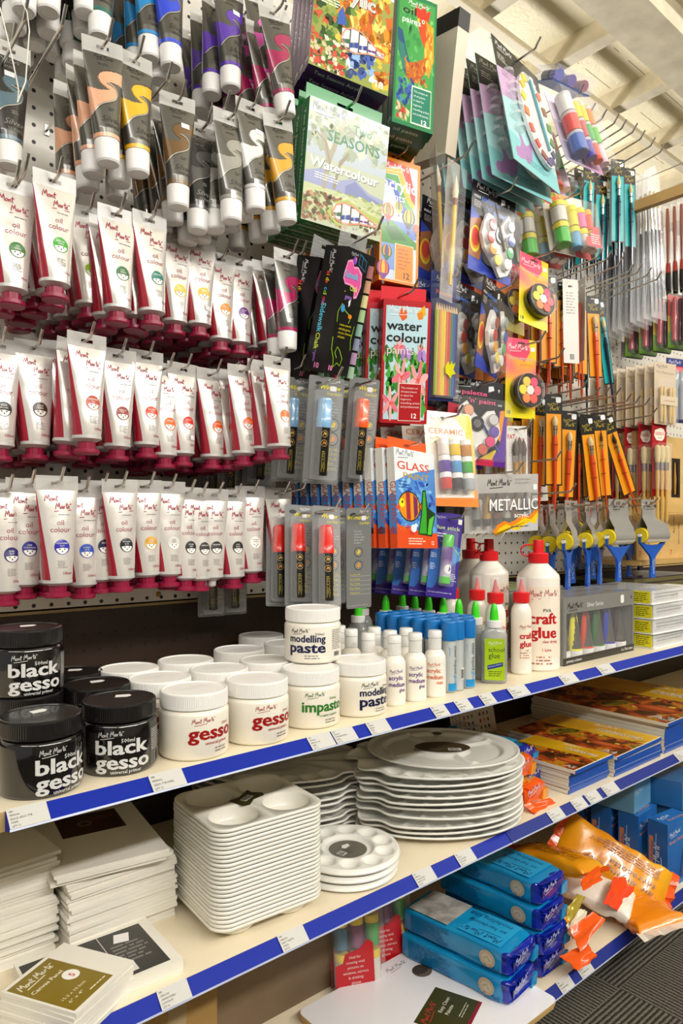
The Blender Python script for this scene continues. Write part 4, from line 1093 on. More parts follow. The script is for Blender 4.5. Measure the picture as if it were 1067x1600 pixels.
KID = M('#efeee6', .22, coat=.3)
def kidney():
    m = MB()
    def Rf(a):
        e = 1 / math.sqrt((math.cos(a) / .186) ** 2 + (math.sin(a) / .128) ** 2)
        d = abs((a - math.pi + math.pi) % (2 * math.pi) - math.pi)
        wgt = max(0, 1 - d / 1.05)
        return e - wgt * (.028 + .013 * math.cos(13 * a)) if wgt > 0 else e
    def zf(a, q, Ra):
        x, y = Ra * q * math.cos(a), Ra * q * math.sin(a); zz = .006
        for i in range(14):
            b = -2.3 + 4.6 * i / 13
            ex = .82 * Rf(b); zz -= .0065 * dimple(x, y, ex * math.cos(b), ex * math.sin(b), .0165)
        zz -= .004 * dimple(x, y, .02, 0, .06)
        if q > .94: zz += .003 * (q - .94) / .06
        d = abs((a - math.pi + math.pi) % (2 * math.pi) - math.pi)
        if d < 1.0: zz += .004 * q * math.cos(13 * a) * (1 - d)
        return zz
    polar(m, Rf, zf, KID, 40, 150, .0042)
    return m.build('kidney_palette')
kx, ky, kr = 1.045, .958, -39
for k in range(10):
    put('kidney', kidney, 'white kidney shaped palette at the bottom of the big pile' if k == 0 else 'white kidney shaped palette right under the round sectioned one' if k == 9 else 'white kidney shaped palette within the big pile beside the round palettes', 'palette', 'kidney palettes in the big pile', (kx + .004 * math.sin(k * 2.1), ky + .004 * math.cos(k * 1.7), Z2 + .006 + .0125 * k), rot=(R(1.2 * math.sin(k)), R(.8 * math.cos(k * 2)), R(kr + 2.5 * math.sin(k * 1.3))))
for k in range(9):
    put('kidney', kidney, 'white kidney shaped palette in the shaded pile behind the square palettes', 'palette', 'kidney palettes in the shaded pile', (.835 + .004 * math.sin(k * 2.1), 1.150 + .004 * math.cos(k * 1.7), Z2 + .006 + .0125 * k), rot=(0, 0, R(150 + 4 * math.sin(k * 1.3))))
def section_palette():
    m = MB(); a0 = .155
    Rf = lambda a: 1 / math.sqrt((math.cos(a) / .152) ** 2 + (math.sin(a) / .128) ** 2)
    def zf(a, q, Ra):
        x, y = Ra * q * math.cos(a), Ra * q * math.sin(a); r = q
        zz = .004
        if r < .8: zz -= .006 * min(1, (.8 - r) / .05)
        if r < .8:
            w_ = min(abs((a - b + math.pi) % (2 * math.pi) - math.pi) for b in (.5, 2.2, 3.6, 5.2)) * r * Ra
            zz += .006 * max(0, 1 - w_ / .009)
        if r < .36: zz = .004
        zz -= .006 * dimple(x, y, .0, .108, .014)
        if r > .95: zz += .003 * (r - .95) / .05
        return zz
    polar(m, Rf, zf, M('#e9e8e0', .2, alpha=.93, coat=.4), 44, 120, .004)
    o = m.build('sectioned_palette')
    s = MB(); W = plane((0, 0, .0046), (1, 0, 0), (0, 1, 0), .0001)
    s.disc(W, 0, 0, .056, .034, PRINT('#473a28'), 1, 36); s.script(W, -.034, .004, .044, PRINT('#6a5a3c'), .09, 2); s.barcode(W, .010, -.022, .026, .015, 2); s.smalltext(W, -.026, -.012, .03, 2, .004, PRINT('#7a6a4c'), 2, 1)
    s.build('label_sticker', o)
    h = MB(); W = plane((.0, .108, .0008), (1, 0, 0), (0, 1, 0), .0001); h.disc(W, 0, 0, .011, .011, M('#5d574a', .6), 1, 20); h.build('thumb_hole', o)
    return o
put('section', section_palette, 'round white sectioned palette with dark oval sticker crowning the big pile', 'palette', None, (1.075, .948, Z2 + .006 + .0125 * 10 + .003), rot=(0, R(0), R(-42)))

# canvas panels
CANV = M('#ece8dc', .6, bump=.12, bscale=900)
CANV2 = M('#e4dfd0', .6)
def panel(w, d, t, label_kind=None):
    def make():
        m = MB(); m.box(-w / 2, w / 2, -d / 2, d / 2, 0, t, CANV); m.box(-w / 2 + .0003, w / 2 - .0003, -d / 2 + .0003, d / 2 - .0003, -.0004, 0, CANV2)
        o = m.build('stretched_canvas')
        if label_kind:
            s = MB(); W = plane((0, 0, t), (1, 0, 0), (0, 1, 0), .0001)
            if label_kind == 'gold':
                g = PRINT('#85701f'); s.poly(W, [(-w * .47, -d * .45), (w * .18, -d * .45), (w * .18, d * .45), (-w * .47, d * .45)], g, 1); c = PRINT('#f1ead0')
                s.script(W, -w * .42, d * .28, w * .50, c, .13, 2); s.text(W, 'Canvas Panel', -w * .42, d * .12, .0085, c, width=w * .46, bold=.02); s.disc(W, w * .02, -d * .0, .010, .011, PRINT('#f4f1ea'), 2, 24); s.text(W, '5', w * .02, -d * .05, .012, PRINT('#c01c2c'), 'c', bold=.03, k=3)
                s.text(W, '15.2 x 10.2cm', -w * .38, -d * .24, .006, c, width=w * .36); s.text(W, '6" x 4"', -w * .38, -d * .33, .006, c, width=w * .22); s.smalltext(W, -w * .12, -d * .38, w * .26, 1, .004, c, 2, 2)
            elif label_kind == 'dark':
                s.poly(W, [(-w * .48, -d * .44), (w * .42, -d * .44), (w * .42, d * .42), (-w * .48, d * .42)], PRINT('#383634'), 1); s.script(W, -w * .42, d * .14, w * .40, PRINT('#b8402c'), .1, 2)
                s.line(W, [(w * .08, -d * .44), (w * .08, d * .42)], .0012, PRINT('#c9c6c0'), 2); s.smalltext(W, -w * .42, d * .04, w * .4, 3, .007, PRINT('#98948e'), 2, 4); s.smalltext(W, w * .12, d * .12, w * .26, 6, .008, PRINT('#7d7a76'), 2, 5)
                s.poly(W, [(w * .16, d * .2), (w * .27, d * .16), (w * .31, d * .32), (w * .2, d * .36)], PRINT('#f0ecec'), 2); s.poly(W, [(-w * .05, -d * .40), (w * .2, -d * .38), (w * .2, -d * .22), (-w * .05, -d * .24)], PRINT('#e9e6e2'), 3)
            elif label_kind == 'brown':
                s.poly(W, [(-w * .3, d * .05), (w * .3, d * .05), (w * .3, d * .44), (-w * .3, d * .44)], PRINT('#4a2f1c'), 1); s.disc(W, -w * .05, d * .25, .011, .011, PRINT('#8a7a68'), 2, 18); s.disc(W, -w * .05, d * .25, .007, .007, PRINT('#4a2f1c'), 3, 18); s.script(W, .0, d * .3, w * .26, PRINT('#a85a3c'), .1, 2)
            else:
                s.poly(W, [(-w * .35, -d * .3), (w * .05, -d * .3), (w * .05, d * .05), (-w * .35, d * .05)], PRINT('#5c4e1c'), 1)
            s.build('label_sticker', o)
        return o
    return make
rn = random.Random(4)
for k in range(26):
    top_ = k == 25
    put('panA' + str(top_), panel(.178, .23, .0047, 'plain' if top_ else None), 'white canvas panel on top of the pile at the end of the middle shelf' if top_ else 'white canvas panel within the pile at the end of the middle shelf', 'canvas panel', 'canvas panels in the end pile', (.238 + rn.uniform(-.003, .003), 1.105 + rn.uniform(-.004, .004), Z2 + .0005 + .0051 * k), rot=(0, 0, R(rn.uniform(-1.4, 1.4) + (3 if k > 21 else 0))))
for k in range(22):
    top_ = k == 21; up = k > 18
    put('panB' + str(top_), panel(.158, .205, .0047, 'brown' if top_ else None), 'white canvas panel with dark brown label topping the pile beside the square palettes' if top_ else 'white canvas panel within the pile beside the square palettes', 'canvas panel', 'canvas panels in the second pile', (.414 + rn.uniform(-.003, .003) - (.006 if up else 0), 1.065 + rn.uniform(-.004, .004) - (.012 if up else 0), Z2 + .0005 + .0052 * k), rot=(0, 0, R(rn.uniform(-1.2, 1.2) - (9 if up else 0))))
put('panC', panel(.178, .125, .016, 'dark'), 'thick white canvas pack with charcoal and red label near the shelf edge', 'canvas panel', None, (.352, .902, Z2 + .0005), rot=(0, 0, R(-2)))
for k in range(7):
    top_ = k == 6
    put('panD' + str(top_), panel(.104, .110, .0047, 'gold' if top_ else None), 'white canvas panel with gold label and red five, top of the front pile' if top_ else 'white canvas panel under the gold labelled one at the shelf edge', 'canvas panel', 'canvas panels in the front pile', (.300 + rn.uniform(-.002, .002), .865 + rn.uniform(-.002, .002), Z2 + .0005 + .0051 * k), rot=(0, 0, R(29 + rn.uniform(-1.5, 1.5))))

# canvas pads
COVER = noise_mat('pad_cover_painting', [(.30, '#1d130a'), (.42, '#5a2f10'), (.5, '#b5481a'), (.56, '#c98a1c'), (.64, '#4f5214'), (.8, '#d8b02a')], 16, 6, .25, .6)
YEL = noise_mat('pad_cover_yellow', [(.3, '#c98f08'), (.6, '#e8b81c'), (.8, '#f0cc3c')], 7, 3, .25)
BLUEB = M('#0f4fae', .3, coat=.3)
PAGES = M('#e9e4d4', .6)
def pad(w, d, t, size):
    """w along the shelf, d into it, bound along the front"""
    def make():
        th = thing('canvas_pad'); m = MB()
        m.box(0, w, .0006, d, .0006, t - .0006, PAGES); m.build('pages', th)
        c = MB(); c.box(0, w, 0, d, t - .0006, t, PAGES); c.box(0, w, 0, d, 0, .0006, M('#9a8f78', .6))
        W = plane((0, d, t), (0, -1, 0), (1, 0, 0), .0001)      # u runs towards the shelf edge, v along the shelf
        c.poly(W, [(.001, .001), (d - .004, .001), (d - .004, w * .62), (.001, w * .62)], COVER, 1); c.poly(W, [(.001, w * .55), (d - .004, w * .62), (d - .004, w - .001), (.001, w - .001)], YEL, 2)
        rr = random.Random(3)
        for q in range(26):
            c.poly(W, ell(rr.uniform(.1, .95) * d, rr.uniform(.22, .58) * w, rr.uniform(.008, .03) * d, rr.uniform(.012, .035) * w, 8, rr.uniform(-.6, .6)), PRINT(rr.choice(['#d8b428', '#26300c', '#8f3410', '#e0c24a', '#5a6418', '#c2551c', '#1c1a0c', '#b98a1c'])), 3 + .2 * (q % 3))
        c.poly(W, ell(d * .78, w * .30, d * .16, w * .075, 18, .05), PRINT('#9c3c14'), 4); c.poly(W, ell(d * .78, w * .31, d * .12, w * .04, 18, .05), PRINT('#c8602c'), 5)
        c.text(W, 'CANVAS PAD', d * .52, w * .72, w * .135, PRINT('#f3f0e6'), width=d * .40, bold=.05, k=6)
        c.script(W, d * .42, w * .90, d * .22, PRINT('#f3f0e6'), .09, 6)
        c.text(W, size, d * .83, w * .06, w * .13, PRINT('#f3f0e6'), bold=.05, k=6); c.line(W, [(d * .9, w * .62), (d * .95, w * .70), (d * .97, w * .69)], .003, PRINT('#5a4210'), 6)
        c.build('cover', th)
        b_ = MB(); b_.box(-.0003, w + .0003, -.0006, .0006, 0, t, BLUEB); b_.build('binding', th)
        return th
    return make
def padstack(key, size, n, x, y, w, d, t, grp, jit, z0=0):
    rn = random.Random(len(grp))
    for k in range(n):
        la = f'{size} canvas pad on top of its pile, yellow painted cover' if k == n - 1 else f'{size} canvas pad at the bottom of its pile, blue binding' if k == 0 else f'{size} canvas pad within its pile, blue binding showing'
        dx, dy = jit[min(k, len(jit) - 1)] if k >= n - len(jit) and False else (rn.uniform(-.002, .002), rn.uniform(-.002, .002))
        if k >= n - 2 and jit: dx, dy = jit[k - n + 2]
        put(key, pad(w, d, t - .0002, size), la, 'canvas pad', grp, (x + dx, y + dy, Z2 + .0004 + z0 + t * k), rot=(0, 0, R(rn.uniform(-.6, .6) + (1.2 if k >= n - 2 and jit else 0))))
padstack('padA5', 'A5', 7, 1.368, .842, .165, .205, .0082, 'A5 canvas pads', [(0, -.004), (-.004, -.018)])
padstack('padA4', 'A4', 6, 1.545, .832, .232, .295, .0082, 'A4 canvas pads', [(0, 0), (-.002, -.008)])
padstack('padA3', 'A3', 9, 1.800, .834, .42, .40, .009, 'A3 canvas pads', [(.006, -.002), (-.004, -.012)])

# torn orange clay and its blue neighbours at the end of the palettes; colour chart card behind
m = MB(); W = front(-.0012); w_, h_ = .185, .125
m.box(0, w_, -.001, 0, 0, h_, M('#cfc8bd', .45))
cols = ['#5a7a2c', '#8f2c1c', '#2c4a8a', '#c98a1c', '#3a3a2a', '#7a3c1c', '#b03028', '#26506a', '#4c6a2c', '#8a6a1c']
for r in range(6):
    for c in range(7):
        if c == 3: continue
        m.poly(W, ell(.055 + c * .0165, .018 + r * .018, .004, .0055, 10), PRINT(cols[(r * 3 + c * 2) % 10]), 1)
for c in range(3): m.smalltext(W, .004 + c * .014, .112, .012, 20, .0055, PRINT('#8f8880'), 1, c)
m.text(W, '60', .163, .095, .014, PRINT('#5a544c')); m.text(W, 'A4', .163, .075, .012, PRINT('#5a544c'))
o = m.build('colour_chart_card', None, (1.43, 1.222, Z2 + .012), (R(-12), 0, 0)); tag(o, 'leaning grey card printed with rows of coloured dots behind the palettes', 'card')
ORG = M('#ee5a12', .24, coat=.5, bump=.5, bscale=45)
ORG2 = noise_mat('terracotta_wrapper', [(.3, '#c87408'), (.5, '#eb9a10'), (.7, '#f2b01c')], 6, 4, .22, .4, .5, bump=.5)
WHITEW = M('#eee6d8', .35, coat=.2, bump=.4, bscale=60)
DBLUE = noise_mat('dark_blue_wrapper', [(.3, '#0a1a78'), (.55, '#1028a8'), (.75, '#2a2a9c')], 18, 5, .16, .8, .6, bump=.8)
LBLUE = noise_mat('light_blue_wrapper', [(.3, '#0a7cb8'), (.55, '#149ad2'), (.8, '#2cb4e4')], 5, 3, .2, .3, .5, bump=.25)
SKY = PRINT('#7cc8e6')
def clay_pack(seed, body, end, grey=False, w=.108, L=.25, h=.047):
    """brick pack lying into the shelf: x across, y away from the aisle"""
    def make():
        th = thing('clay_pack'); rr = random.Random(seed); m = MB(); K = 16; sec = []
        for k in range(K + 1):
            y = L * k / K; e = 1 - .10 * max(0, 1 - y / .02) - .05 * max(0, 1 - (L - y) / .015)
            P = rrect(-w / 2 * e, w / 2 * e, h / 2 - h / 2 * e, h / 2 + h / 2 * e, .006, 3)
            # extra points keep the long faces a little soft
            Q = []
            for i, (a, b) in enumerate(P):
                c, d = P[(i + 1) % len(P)]; Q.append((a, b))
                if math.hypot(c - a, d - b) > .03: Q += [(a + (c - a) * f, b + (d - b) * f) for f in (.33, .67)]
            sec.append([(a + noise.noise(Vector((a * 20, y * 16, b * 25 + seed))) * .0028, y, max(.0, b + noise.noise(Vector((a * 24 + 9, y * 18, b * 20 + seed))) * .0026)) for a, b in Q])
        m.loft(sec, body, True, False, True)
        W = plane((-w / 2 + .004, .0, h + .0022), (0, 1, 0), (-1, 0, 0), .0001)      # lettering runs away from the aisle
        ink = PRINT('#16205c')
        m.poly(W, [(.02, -w + .012), (.10, -w + .012), (.12, -.006), (.02, -.006)], PRINT('#2aa6da'), .5)
        m.script(W, .028, -.030, .085, ink, .1, 2); m.text(W, 'air hardening', .034, -.060, .017, ink, width=.085, k=2); m.text(W, 'modelling clay', .034, -.084, .018, ink, width=.098, k=2); m.smalltext(W, .15, -.02, .07, 9, .008, PRINT('#0d5f96'), 1, seed)
        S = plane((-w / 2 - .0024, L, 0), (0, -1, 0), (0, 0, 1), .0001)
        m.disc(S, L - .042, h * .5, .018, .0165, PRINT('#bfae94'), 1, 22); m.disc(S, L - .042, h * .5, .012, .010, PRINT('#cfc2ac'), 2, 12); m.line(S, [(L - .050, h * .45), (L - .042, h * .6), (L - .036, h * .42)], .0016, PRINT('#9c8b72'), 3)
        m.smalltext(S, .02, h * .82, .11, 7, .0055, PRINT('#0d5f96'), 1, seed + 1); m.script(S, L - .05, h * .1, .038, ink, .1, 1)
        m.build('wrapper', th)
        if grey:
            g = MB(); g.grid(plane((-w / 2, L - .11, h + .0026), (1, 0, 0), (0, 1, 0)), .004, w - .006, 0, .10, noise_mat('torn_grey_foil', [(.3, '#8f8c86'), (.6, '#c4c0b8'), (.8, '#e2ded6')], 30, 5, .3, .5, .2, bump=.8), 10, 8, 1); g.build('torn_foil', th)
        e = MB(); n_ = 22; P = rrect(-w / 2 * .94, w / 2 * .94, .0025, h - .0025, .006, 5); rings = []
        for j, (f, yy) in enumerate(((1.03, .012), (1.02, .002), (.93, -.006), (.6, -.009), (.25, -.006))):
            rings.append([((a) * f + rr.uniform(-.0022, .0022) * (j > 1), yy + rr.uniform(-.004, .004) * (j > 1), max(0, h / 2 + (b - h / 2) * f + rr.uniform(-.0015, .0015) * (j > 1))) for a, b in P])
        e.loft(rings[::-1], end, False, True, False)
        e.prism([(-.04, 0), (.045, 0), (.038, .030), (-.046, .026)], (0, -.008, h * .16), (1, 0, 0), (0, -.18, .98), (0, .0015, 0), end)
        e.script(plane((-w * .38, -.0125, h * .55), (1, 0, 0), (0, 0, 1)), 0, 0, .05, PRINT('#d8dcf4'), .1, 8, .15)
        e.prism([(.030, 0), (.052, 0), (.056, .022), (.034, .02)], (0, -.006, .0), (1, 0, 0), (0, 0, 1), (0, -.006, 0), body)
        e.build('folded_end', th)
        return th
    return make
def pillow(L, wd, th_, body, endm, seed, crumple=.004, text=None, flap=.02):
    def make():
        t = thing('clay_pouch'); m = MB(); K = 22; n = 28; rings = []
        for k in range(K + 1):
            s = k / K; e = math.sin(math.pi * min(1, max(0, s))) ** .22 if 0 < s < 1 else 0
            ring = []
            for i in range(n):
                a = 2 * math.pi * i / n; c, si = math.cos(a), math.sin(a)
                x = wd / 2 * math.copysign(abs(c) ** .55, c); zz = th_ / 2 * math.copysign(abs(si) ** .6, si) * max(.03, e)
                x *= (1 + .05 * (1 - e))
                d = noise.noise(Vector((x * 28 + seed, s * 9, zz * 28))) * crumple
                ring.append((x + d, -L / 2 + L * s, zz + d * (.4 + e)))
            rings.append(ring)
        m.loft(rings, body, True, True, True)
        W = plane((0, 0, th_ / 2 + crumple * .7), (0, 1, 0), (-1, 0, 0), .0001)
        if text:
            for q, s_ in enumerate(text): m.text(W, s_, -L * .38, wd * (.24 - .19 * q), wd * .17, PRINT('#5a2408'), width=min(L * .7, len(s_) * wd * .11), k=2)
            m.smalltext(W, -L * .38, -wd * .14, L * .7, 4, wd * .06, PRINT('#8a3a08'), 2, seed)
        m.build('pouch', t)
        rr = random.Random(seed)
        for sg_ in (-1, 1):
            e = MB(); K2 = 10
            A = [(-wd * .54 + wd * 1.08 * i / K2 + rr.uniform(-.002, .002), sg_ * (L / 2 - .004), 0) for i in range(K2 + 1)]
            B = [(x * 1.02, sg_ * (L / 2 + flap * rr.uniform(.8, 1.1)), rr.uniform(-.007, .007)) for x, _, _ in A]
            e.add(A + B, [(i, i + 1, K2 + 2 + i, K2 + 1 + i) for i in range(K2)], endm, False)
            e.add([(x, y, z_ - .0008) for x, y, z_ in A + B], [(i + 1, i, K2 + 1 + i, K2 + 2 + i) for i in range(K2)], endm, False)
            e.build('crimped_end', t)
        return t
    return make
def between(p0, p1, roll=0):
    d = Vector(p1) - Vector(p0); c = (Vector(p0) + Vector(p1)) / 2
    y = -d.normalized(); x = y.cross(Vector((0, 0, 1))); x.normalize(); zz = x.cross(y)
    M3 = Matrix((x, y, zz)).transposed().to_4x4()
    return Matrix.Translation(c) @ M3 @ Matrix.Rotation(R(roll), 4, 'Y')
# torn packs on the middle shelf
put('clayS', clay_pack(21, ORG2, ORG, w=.085, L=.2, h=.045), 'orange clay pack with torn end, lower one beside the palettes', 'clay pack', 'orange clay packs on the middle shelf', (1.268, .872, Z2), rot=(0, 0, R(5)))
put('clayS', clay_pack(21, ORG2, ORG, w=.085, L=.2, h=.045), 'orange clay pack with open flap, upper one beside the palettes', 'clay pack', 'orange clay packs on the middle shelf', (1.258, .892, Z2 + .0495), rot=(0, 0, R(9)))
put('clayT', clay_pack(22, LBLUE, DBLUE, w=.06, L=.2, h=.045), 'dark blue ended clay pack squeezed between orange clay and small pads, lower', 'clay pack', 'blue clay packs on the middle shelf', (1.334, .925, Z2), rot=(0, 0, R(2)))
put('clayT', clay_pack(22, LBLUE, DBLUE, w=.06, L=.2, h=.045), 'dark blue ended clay pack squeezed between orange clay and small pads, upper', 'clay pack', 'blue clay packs on the middle shelf', (1.330, .94, Z2 + .048), rot=(0, 0, R(3)))

def flap(pts, mat, label, thick=.0012, name='torn_wrapper', seed=1, sub=6):
    """crumpled sheet spanned by four corner points"""
    a, b, c, d = [Vector(p) for p in pts]; m = MB(); P = []; n = sub
    for j in range(n + 1):
        for i in range(n + 1):
            u, v = i / n, j / n; p = a.lerp(b, u).lerp(d.lerp(c, u), v)
            p = p + Vector((0, -1, .6)) * (noise.noise(Vector((u * 3 + seed, v * 3, seed))) * .010); P.append(p)
    nm = (b - a).cross(d - a).normalized() * thick
    Q = [p - nm for p in P]; k = len(P)
    fs = []
    for j in range(n):
        for i in range(n):
            q = (j * (n + 1) + i, j * (n + 1) + i + 1, (j + 1) * (n + 1) + i + 1, (j + 1) * (n + 1) + i); fs.append(q); fs.append(tuple(x + k for x in reversed(q)))
    m.add(P + Q, fs, mat, True)
    o = m.build(name); tag(o, label, 'wrapper'); return o
flap([at_y(818, 1258, .85), at_y(858, 1247, .85), at_y(874, 1258, .83), at_y(835, 1275, .83)], ORG, 'torn orange wrapper flap hanging over the middle rail beside the palettes', seed=4)

# ================================================================== lowest shelf
def clean_palette(top_):
    def make():
        t = thing('flat_palette_board'); w, d, th_ = .41, .305, .006; m = MB()
        m.prism(rrect(0, w, 0, d, .014, 5), (0, 0, 0), (1, 0, 0), (0, 1, 0), (0, 0, th_ - .0008), M('#c9a86a', .5)); m.prism(rrect(0, w, 0, d, .014, 5), (0, 0, th_ - .0008), (1, 0, 0), (0, 1, 0), (0, 0, .0008), M('#f1eff2', .22, coat=.3))
        W = plane((0, 0, th_), (1, 0, 0), (0, 1, 0), .0001)
        m.disc(W, .272, .235, .022, .020, M('#6a5c50', .6), 1, 24); m.disc(W, .272, .240, .020, .014, M('#3f362e', .7), 2, 24)
        m.script(W, .212, .275, .055, PRINT('#4a4650'), .09, 1)
        m.build('board', t)
        if top_:
            s = MB(); W = plane((.215, .118, th_), (.93, .36, 0), (-.36, .93, 0), .0001); s.poly(W, [(-.055, -.045), (.06, -.045), (.06, .045), (-.055, .045)], PRINT('#403c12'), 1); s.poly(W, [(-.055, -.052), (.06, -.052), (.06, -.045), (-.055, -.045)], PRINT('#8c1c2c'), 1)
            s.script(W, -.048, .022, .062, PRINT('#c03838'), .1, 2, .06); s.text(W, 'Easy Clean', -.006, .008, .0105, PRINT('#ece8d8'), width=.048); s.text(W, 'Palette', -.006, -.006, .0105, PRINT('#ece8d8'), width=.030); s.smalltext(W, .0, -.026, .045, 2, .005, PRINT('#b8b49c'), 2, 2)
            s.build('label_sticker', t)
        return t
    return make
for k in range(3):
    put('clean' + str(k == 2), clean_palette(k == 2), ['flat white palette board lowest of the three on the bottom shelf', 'flat white palette board in the middle of the three on the bottom shelf', 'flat white palette board with olive label on the bottom shelf'][k], 'palette', 'flat white palette boards', (.806 + [.004, .002, 0][k], .772 + [.006, .003, 0][k], Z3 + .0005 + .0063 * k), rot=(0, 0, 0))
zb = Z3 + .0195
BG = 'light blue clay packs on the bottom shelf'
put('clay1', clay_pack(31, LBLUE, DBLUE), 'light blue clay pack lying directly on the white palette boards', 'clay pack', BG, (1.172, .832, zb), rot=(0, 0, R(8)))
put('clay2', clay_pack(32, LBLUE, DBLUE, True), 'light blue clay pack with torn grey foil, upper one over the palette boards', 'clay pack', BG, (1.178, .834, zb + .0505), rot=(0, 0, R(7)))
for k in range(4):
    put('clay3', clay_pack(33, LBLUE, DBLUE), 'light blue clay pack, ' + ['bottom of the pile of four beside the orange heap', 'second from the bottom of the pile of four', 'second from the top of the pile of four', 'top of the pile of four under the middle rail'][k], 'clay pack', BG, (1.308 + [.006, .0, -.002, .002][k], .850 + [.004, -.004, .0, .004][k], Z3 + .0005 + .0512 * k), rot=(0, 0, R([3, 1, 4, 2][k])))
# blue box of brushes etc
def brushbox():
    t = thing('brush_carton'); w, d, h = .118, .056, .168; m = MB(); b = noise_mat('blue_brush_carton', [(.35, '#1b56a6'), (.6, '#2c77c4'), (.85, '#8cc0e0')], 5, 2, .25, 0, .4)
    m.box(0, w, 0, d, 0, h, b)
    S = plane((0, d, 0), (0, -1, 0), (0, 0, 1)); o_ = PRINT('#d98a5c'); wt = PRINT('#eef4fa')
    m.poly(S, [(.004, .010), (.0155, .010), (.0155, .125), (.004, .125)], o_, 1); m.text(S, 'Brush Holder', .0145, .014, .0105, PRINT('#1b4a96'), width=.10, rot=R(90), k=2, bold=.02); m.line(S, [(.021, .018), (.024, .135)], .0012, wt, 1); m.script(S, .034, .02, .085, wt, .1, 1, R(90))
    A = front(-.0001); m.script(A, .010, .132, .05, wt, .1, 1, .1); m.text(A, 'Brush Holder', .010, .112, .012, o_, width=.075, k=1, rot=.1, bold=.03); m.tube([(.06, -.0015, .02), (.075, -.0015, .085)], .003, M('#3a5a8a', .4), 8)
    T_ = plane((0, 0, h), (1, 0, 0), (0, 1, 0)); m.script(T_, .012, .030, .05, wt, .1, 1); m.text(T_, 'Brush Holder', .030, .012, .012, o_, width=.075, k=1, bold=.02)
    m.build('carton', t)
    return t
for k, (x, y, s) in enumerate(((1.835, .842, 'at the shelf front beside the orange heap'), (1.830, .918, 'second in the row of blue cartons'), (1.822, .994, 'third in the row of blue cartons'), (1.815, 1.07, 'farthest back in the row of blue cartons'))):
    put('brushbox', brushbox, 'blue brush holder carton ' + s, 'carton', 'blue brush holder cartons', (x, y, Z3), rot=(0, 0, R([-6, 3, 4, 2][k])))
m = MB(); m.box(0, .12, 0, .11, 0, .08, noise_mat('pale_blue_carton', [(.3, '#4d92bc'), (.7, '#8fc0d8')], 4, 2, .3)); m.script(front(-.0002), .01, .05, .05, PRINT('#d9e6f0'), .1, 1); tag(m.build('pale_blue_carton', None, (1.83, .93, Z3 + .170), (0, 0, R(6))), 'pale blue carton lying on top of the blue brush holder cartons', 'carton')
m = MB(); m.box(0, .15, 0, .12, 0, .075, noise_mat('orange_blue_carton', [(.3, '#2468a8'), (.52, '#2f78b8'), (.56, '#d9783c'), (.8, '#c9602c')], 5, 1, .3)); m.barcode(front(-.0002), .08, .03, .04, .03); tag(m.build('orange_blue_carton', None, (1.985, .87, Z3 + .16), (0, 0, R(12))), 'blue and orange carton leaning beyond the brush holder cartons', 'carton')
m = MB(); m.box(0, .2, 0, .2, 0, .158, noise_mat('blue_stock_carton', [(.3, '#23669c'), (.7, '#5d9cc4')], 4, 2, .3)); tag(m.build('blue_stock_carton', None, (1.99, .87, Z3)), 'plain blue carton standing past the brush holder cartons', 'carton')

# heap of orange pouches
T3 = ['terracotta', 'modelling clay']
def heap(key, L, wd, th_, body, endm, seed, p0, p1, roll, label, text=None, cr=.004, flapl=.02):
    put(key, pillow(L, wd, th_, body, endm, seed, cr, text, flapl), label, 'clay pouch', 'orange clay pouches', mat=between(p0, p1, roll))
heap('h1', .27, .105, .042, ORG2, ORG, 1, at_y(884, 1300, 1.0), at_y(1036, 1394, .80), -48, 'long amber clay pouch sloping across the top of the orange heap', ['air drying clay', 'terracotta'], .005)
heap('h2', .20, .10, .046, ORG2, ORG, 2, at_y(815, 1330, 1.05), at_y(921, 1358, .87), 8, 'orange clay pouch lettered on top, resting beside the blue clay pile', T3, .003)
heap('h3', .17, .12, .044, WHITEW, ORG, 3, at_y(893, 1376, .95), at_y(975, 1410, .84), -6, 'white and orange clay pouch in the middle of the heap', None, .004, .03)
heap('h4', .17, .12, .045, M('#f08c14', .25, coat=.5, bump=.5, bscale=40), WHITEW, 4, at_y(978, 1408, .86), at_y(1024, 1440, .76), -8, 'bright orange clay pouch with white torn end overhanging the bottom rail', None, .005, .03)
heap('h5', .21, .11, .05, ORG2, ORG, 5, Vector((1.42, 1.09, Z3 + .03)), Vector((1.44, .90, Z3 + .03)), 0, 'amber clay pouch at the base of the heap beside the blue pile', None, .006)
heap('h7', .22, .11, .05, ORG2, ORG, 7, Vector((1.68, 1.16, Z3 + .03)), Vector((1.69, .97, Z3 + .03)), 0, 'amber clay pouch lying flat at the back under the heap', None, .005)
heap('h8', .22, .11, .05, ORG, ORG, 8, Vector((1.46, 1.18, Z3 + .085)), Vector((1.58, 1.02, Z3 + .085)), 0, 'orange clay pouch tucked at the back of the heap in shadow', None, .005)
GOLD = M('#b8a23c', .25, .2, coat=.5, bump=.6, bscale=50)
flap([at_y(886, 1420, .84), at_y(902, 1396, .84), at_y(914, 1402, .83), at_y(889, 1448, .83)], GOLD, 'gold foil fold between the blue pile and the orange heap', seed=8)
flap([at_y(884, 1446, .835), at_y(906, 1420, .835), at_y(917, 1424, .83), at_y(893, 1470, .82)], M('#e3d9bc', .3, coat=.3), 'cream torn lining below the gold foil fold', seed=9)
flap([at_y(889, 1452, .82), at_y(926, 1424, .82), at_y(945, 1436, .80), at_y(906, 1487, .80)], ORG, 'glossy orange wrapper flap standing up at the foot of the heap', seed=5)
flap([at_y(873, 1494, .812), at_y(918, 1474, .812), at_y(931, 1496, .79), at_y(903, 1517, .79)], ORG, 'crumpled orange wrapper end drooping over the bottom rail', seed=6)
flap([at_y(905, 1376, .83), at_y(934, 1352, .83), at_y(942, 1374, .82), at_y(912, 1392, .82)], ORG, 'orange folded pouch end just above the gold foil fold', seed=12)
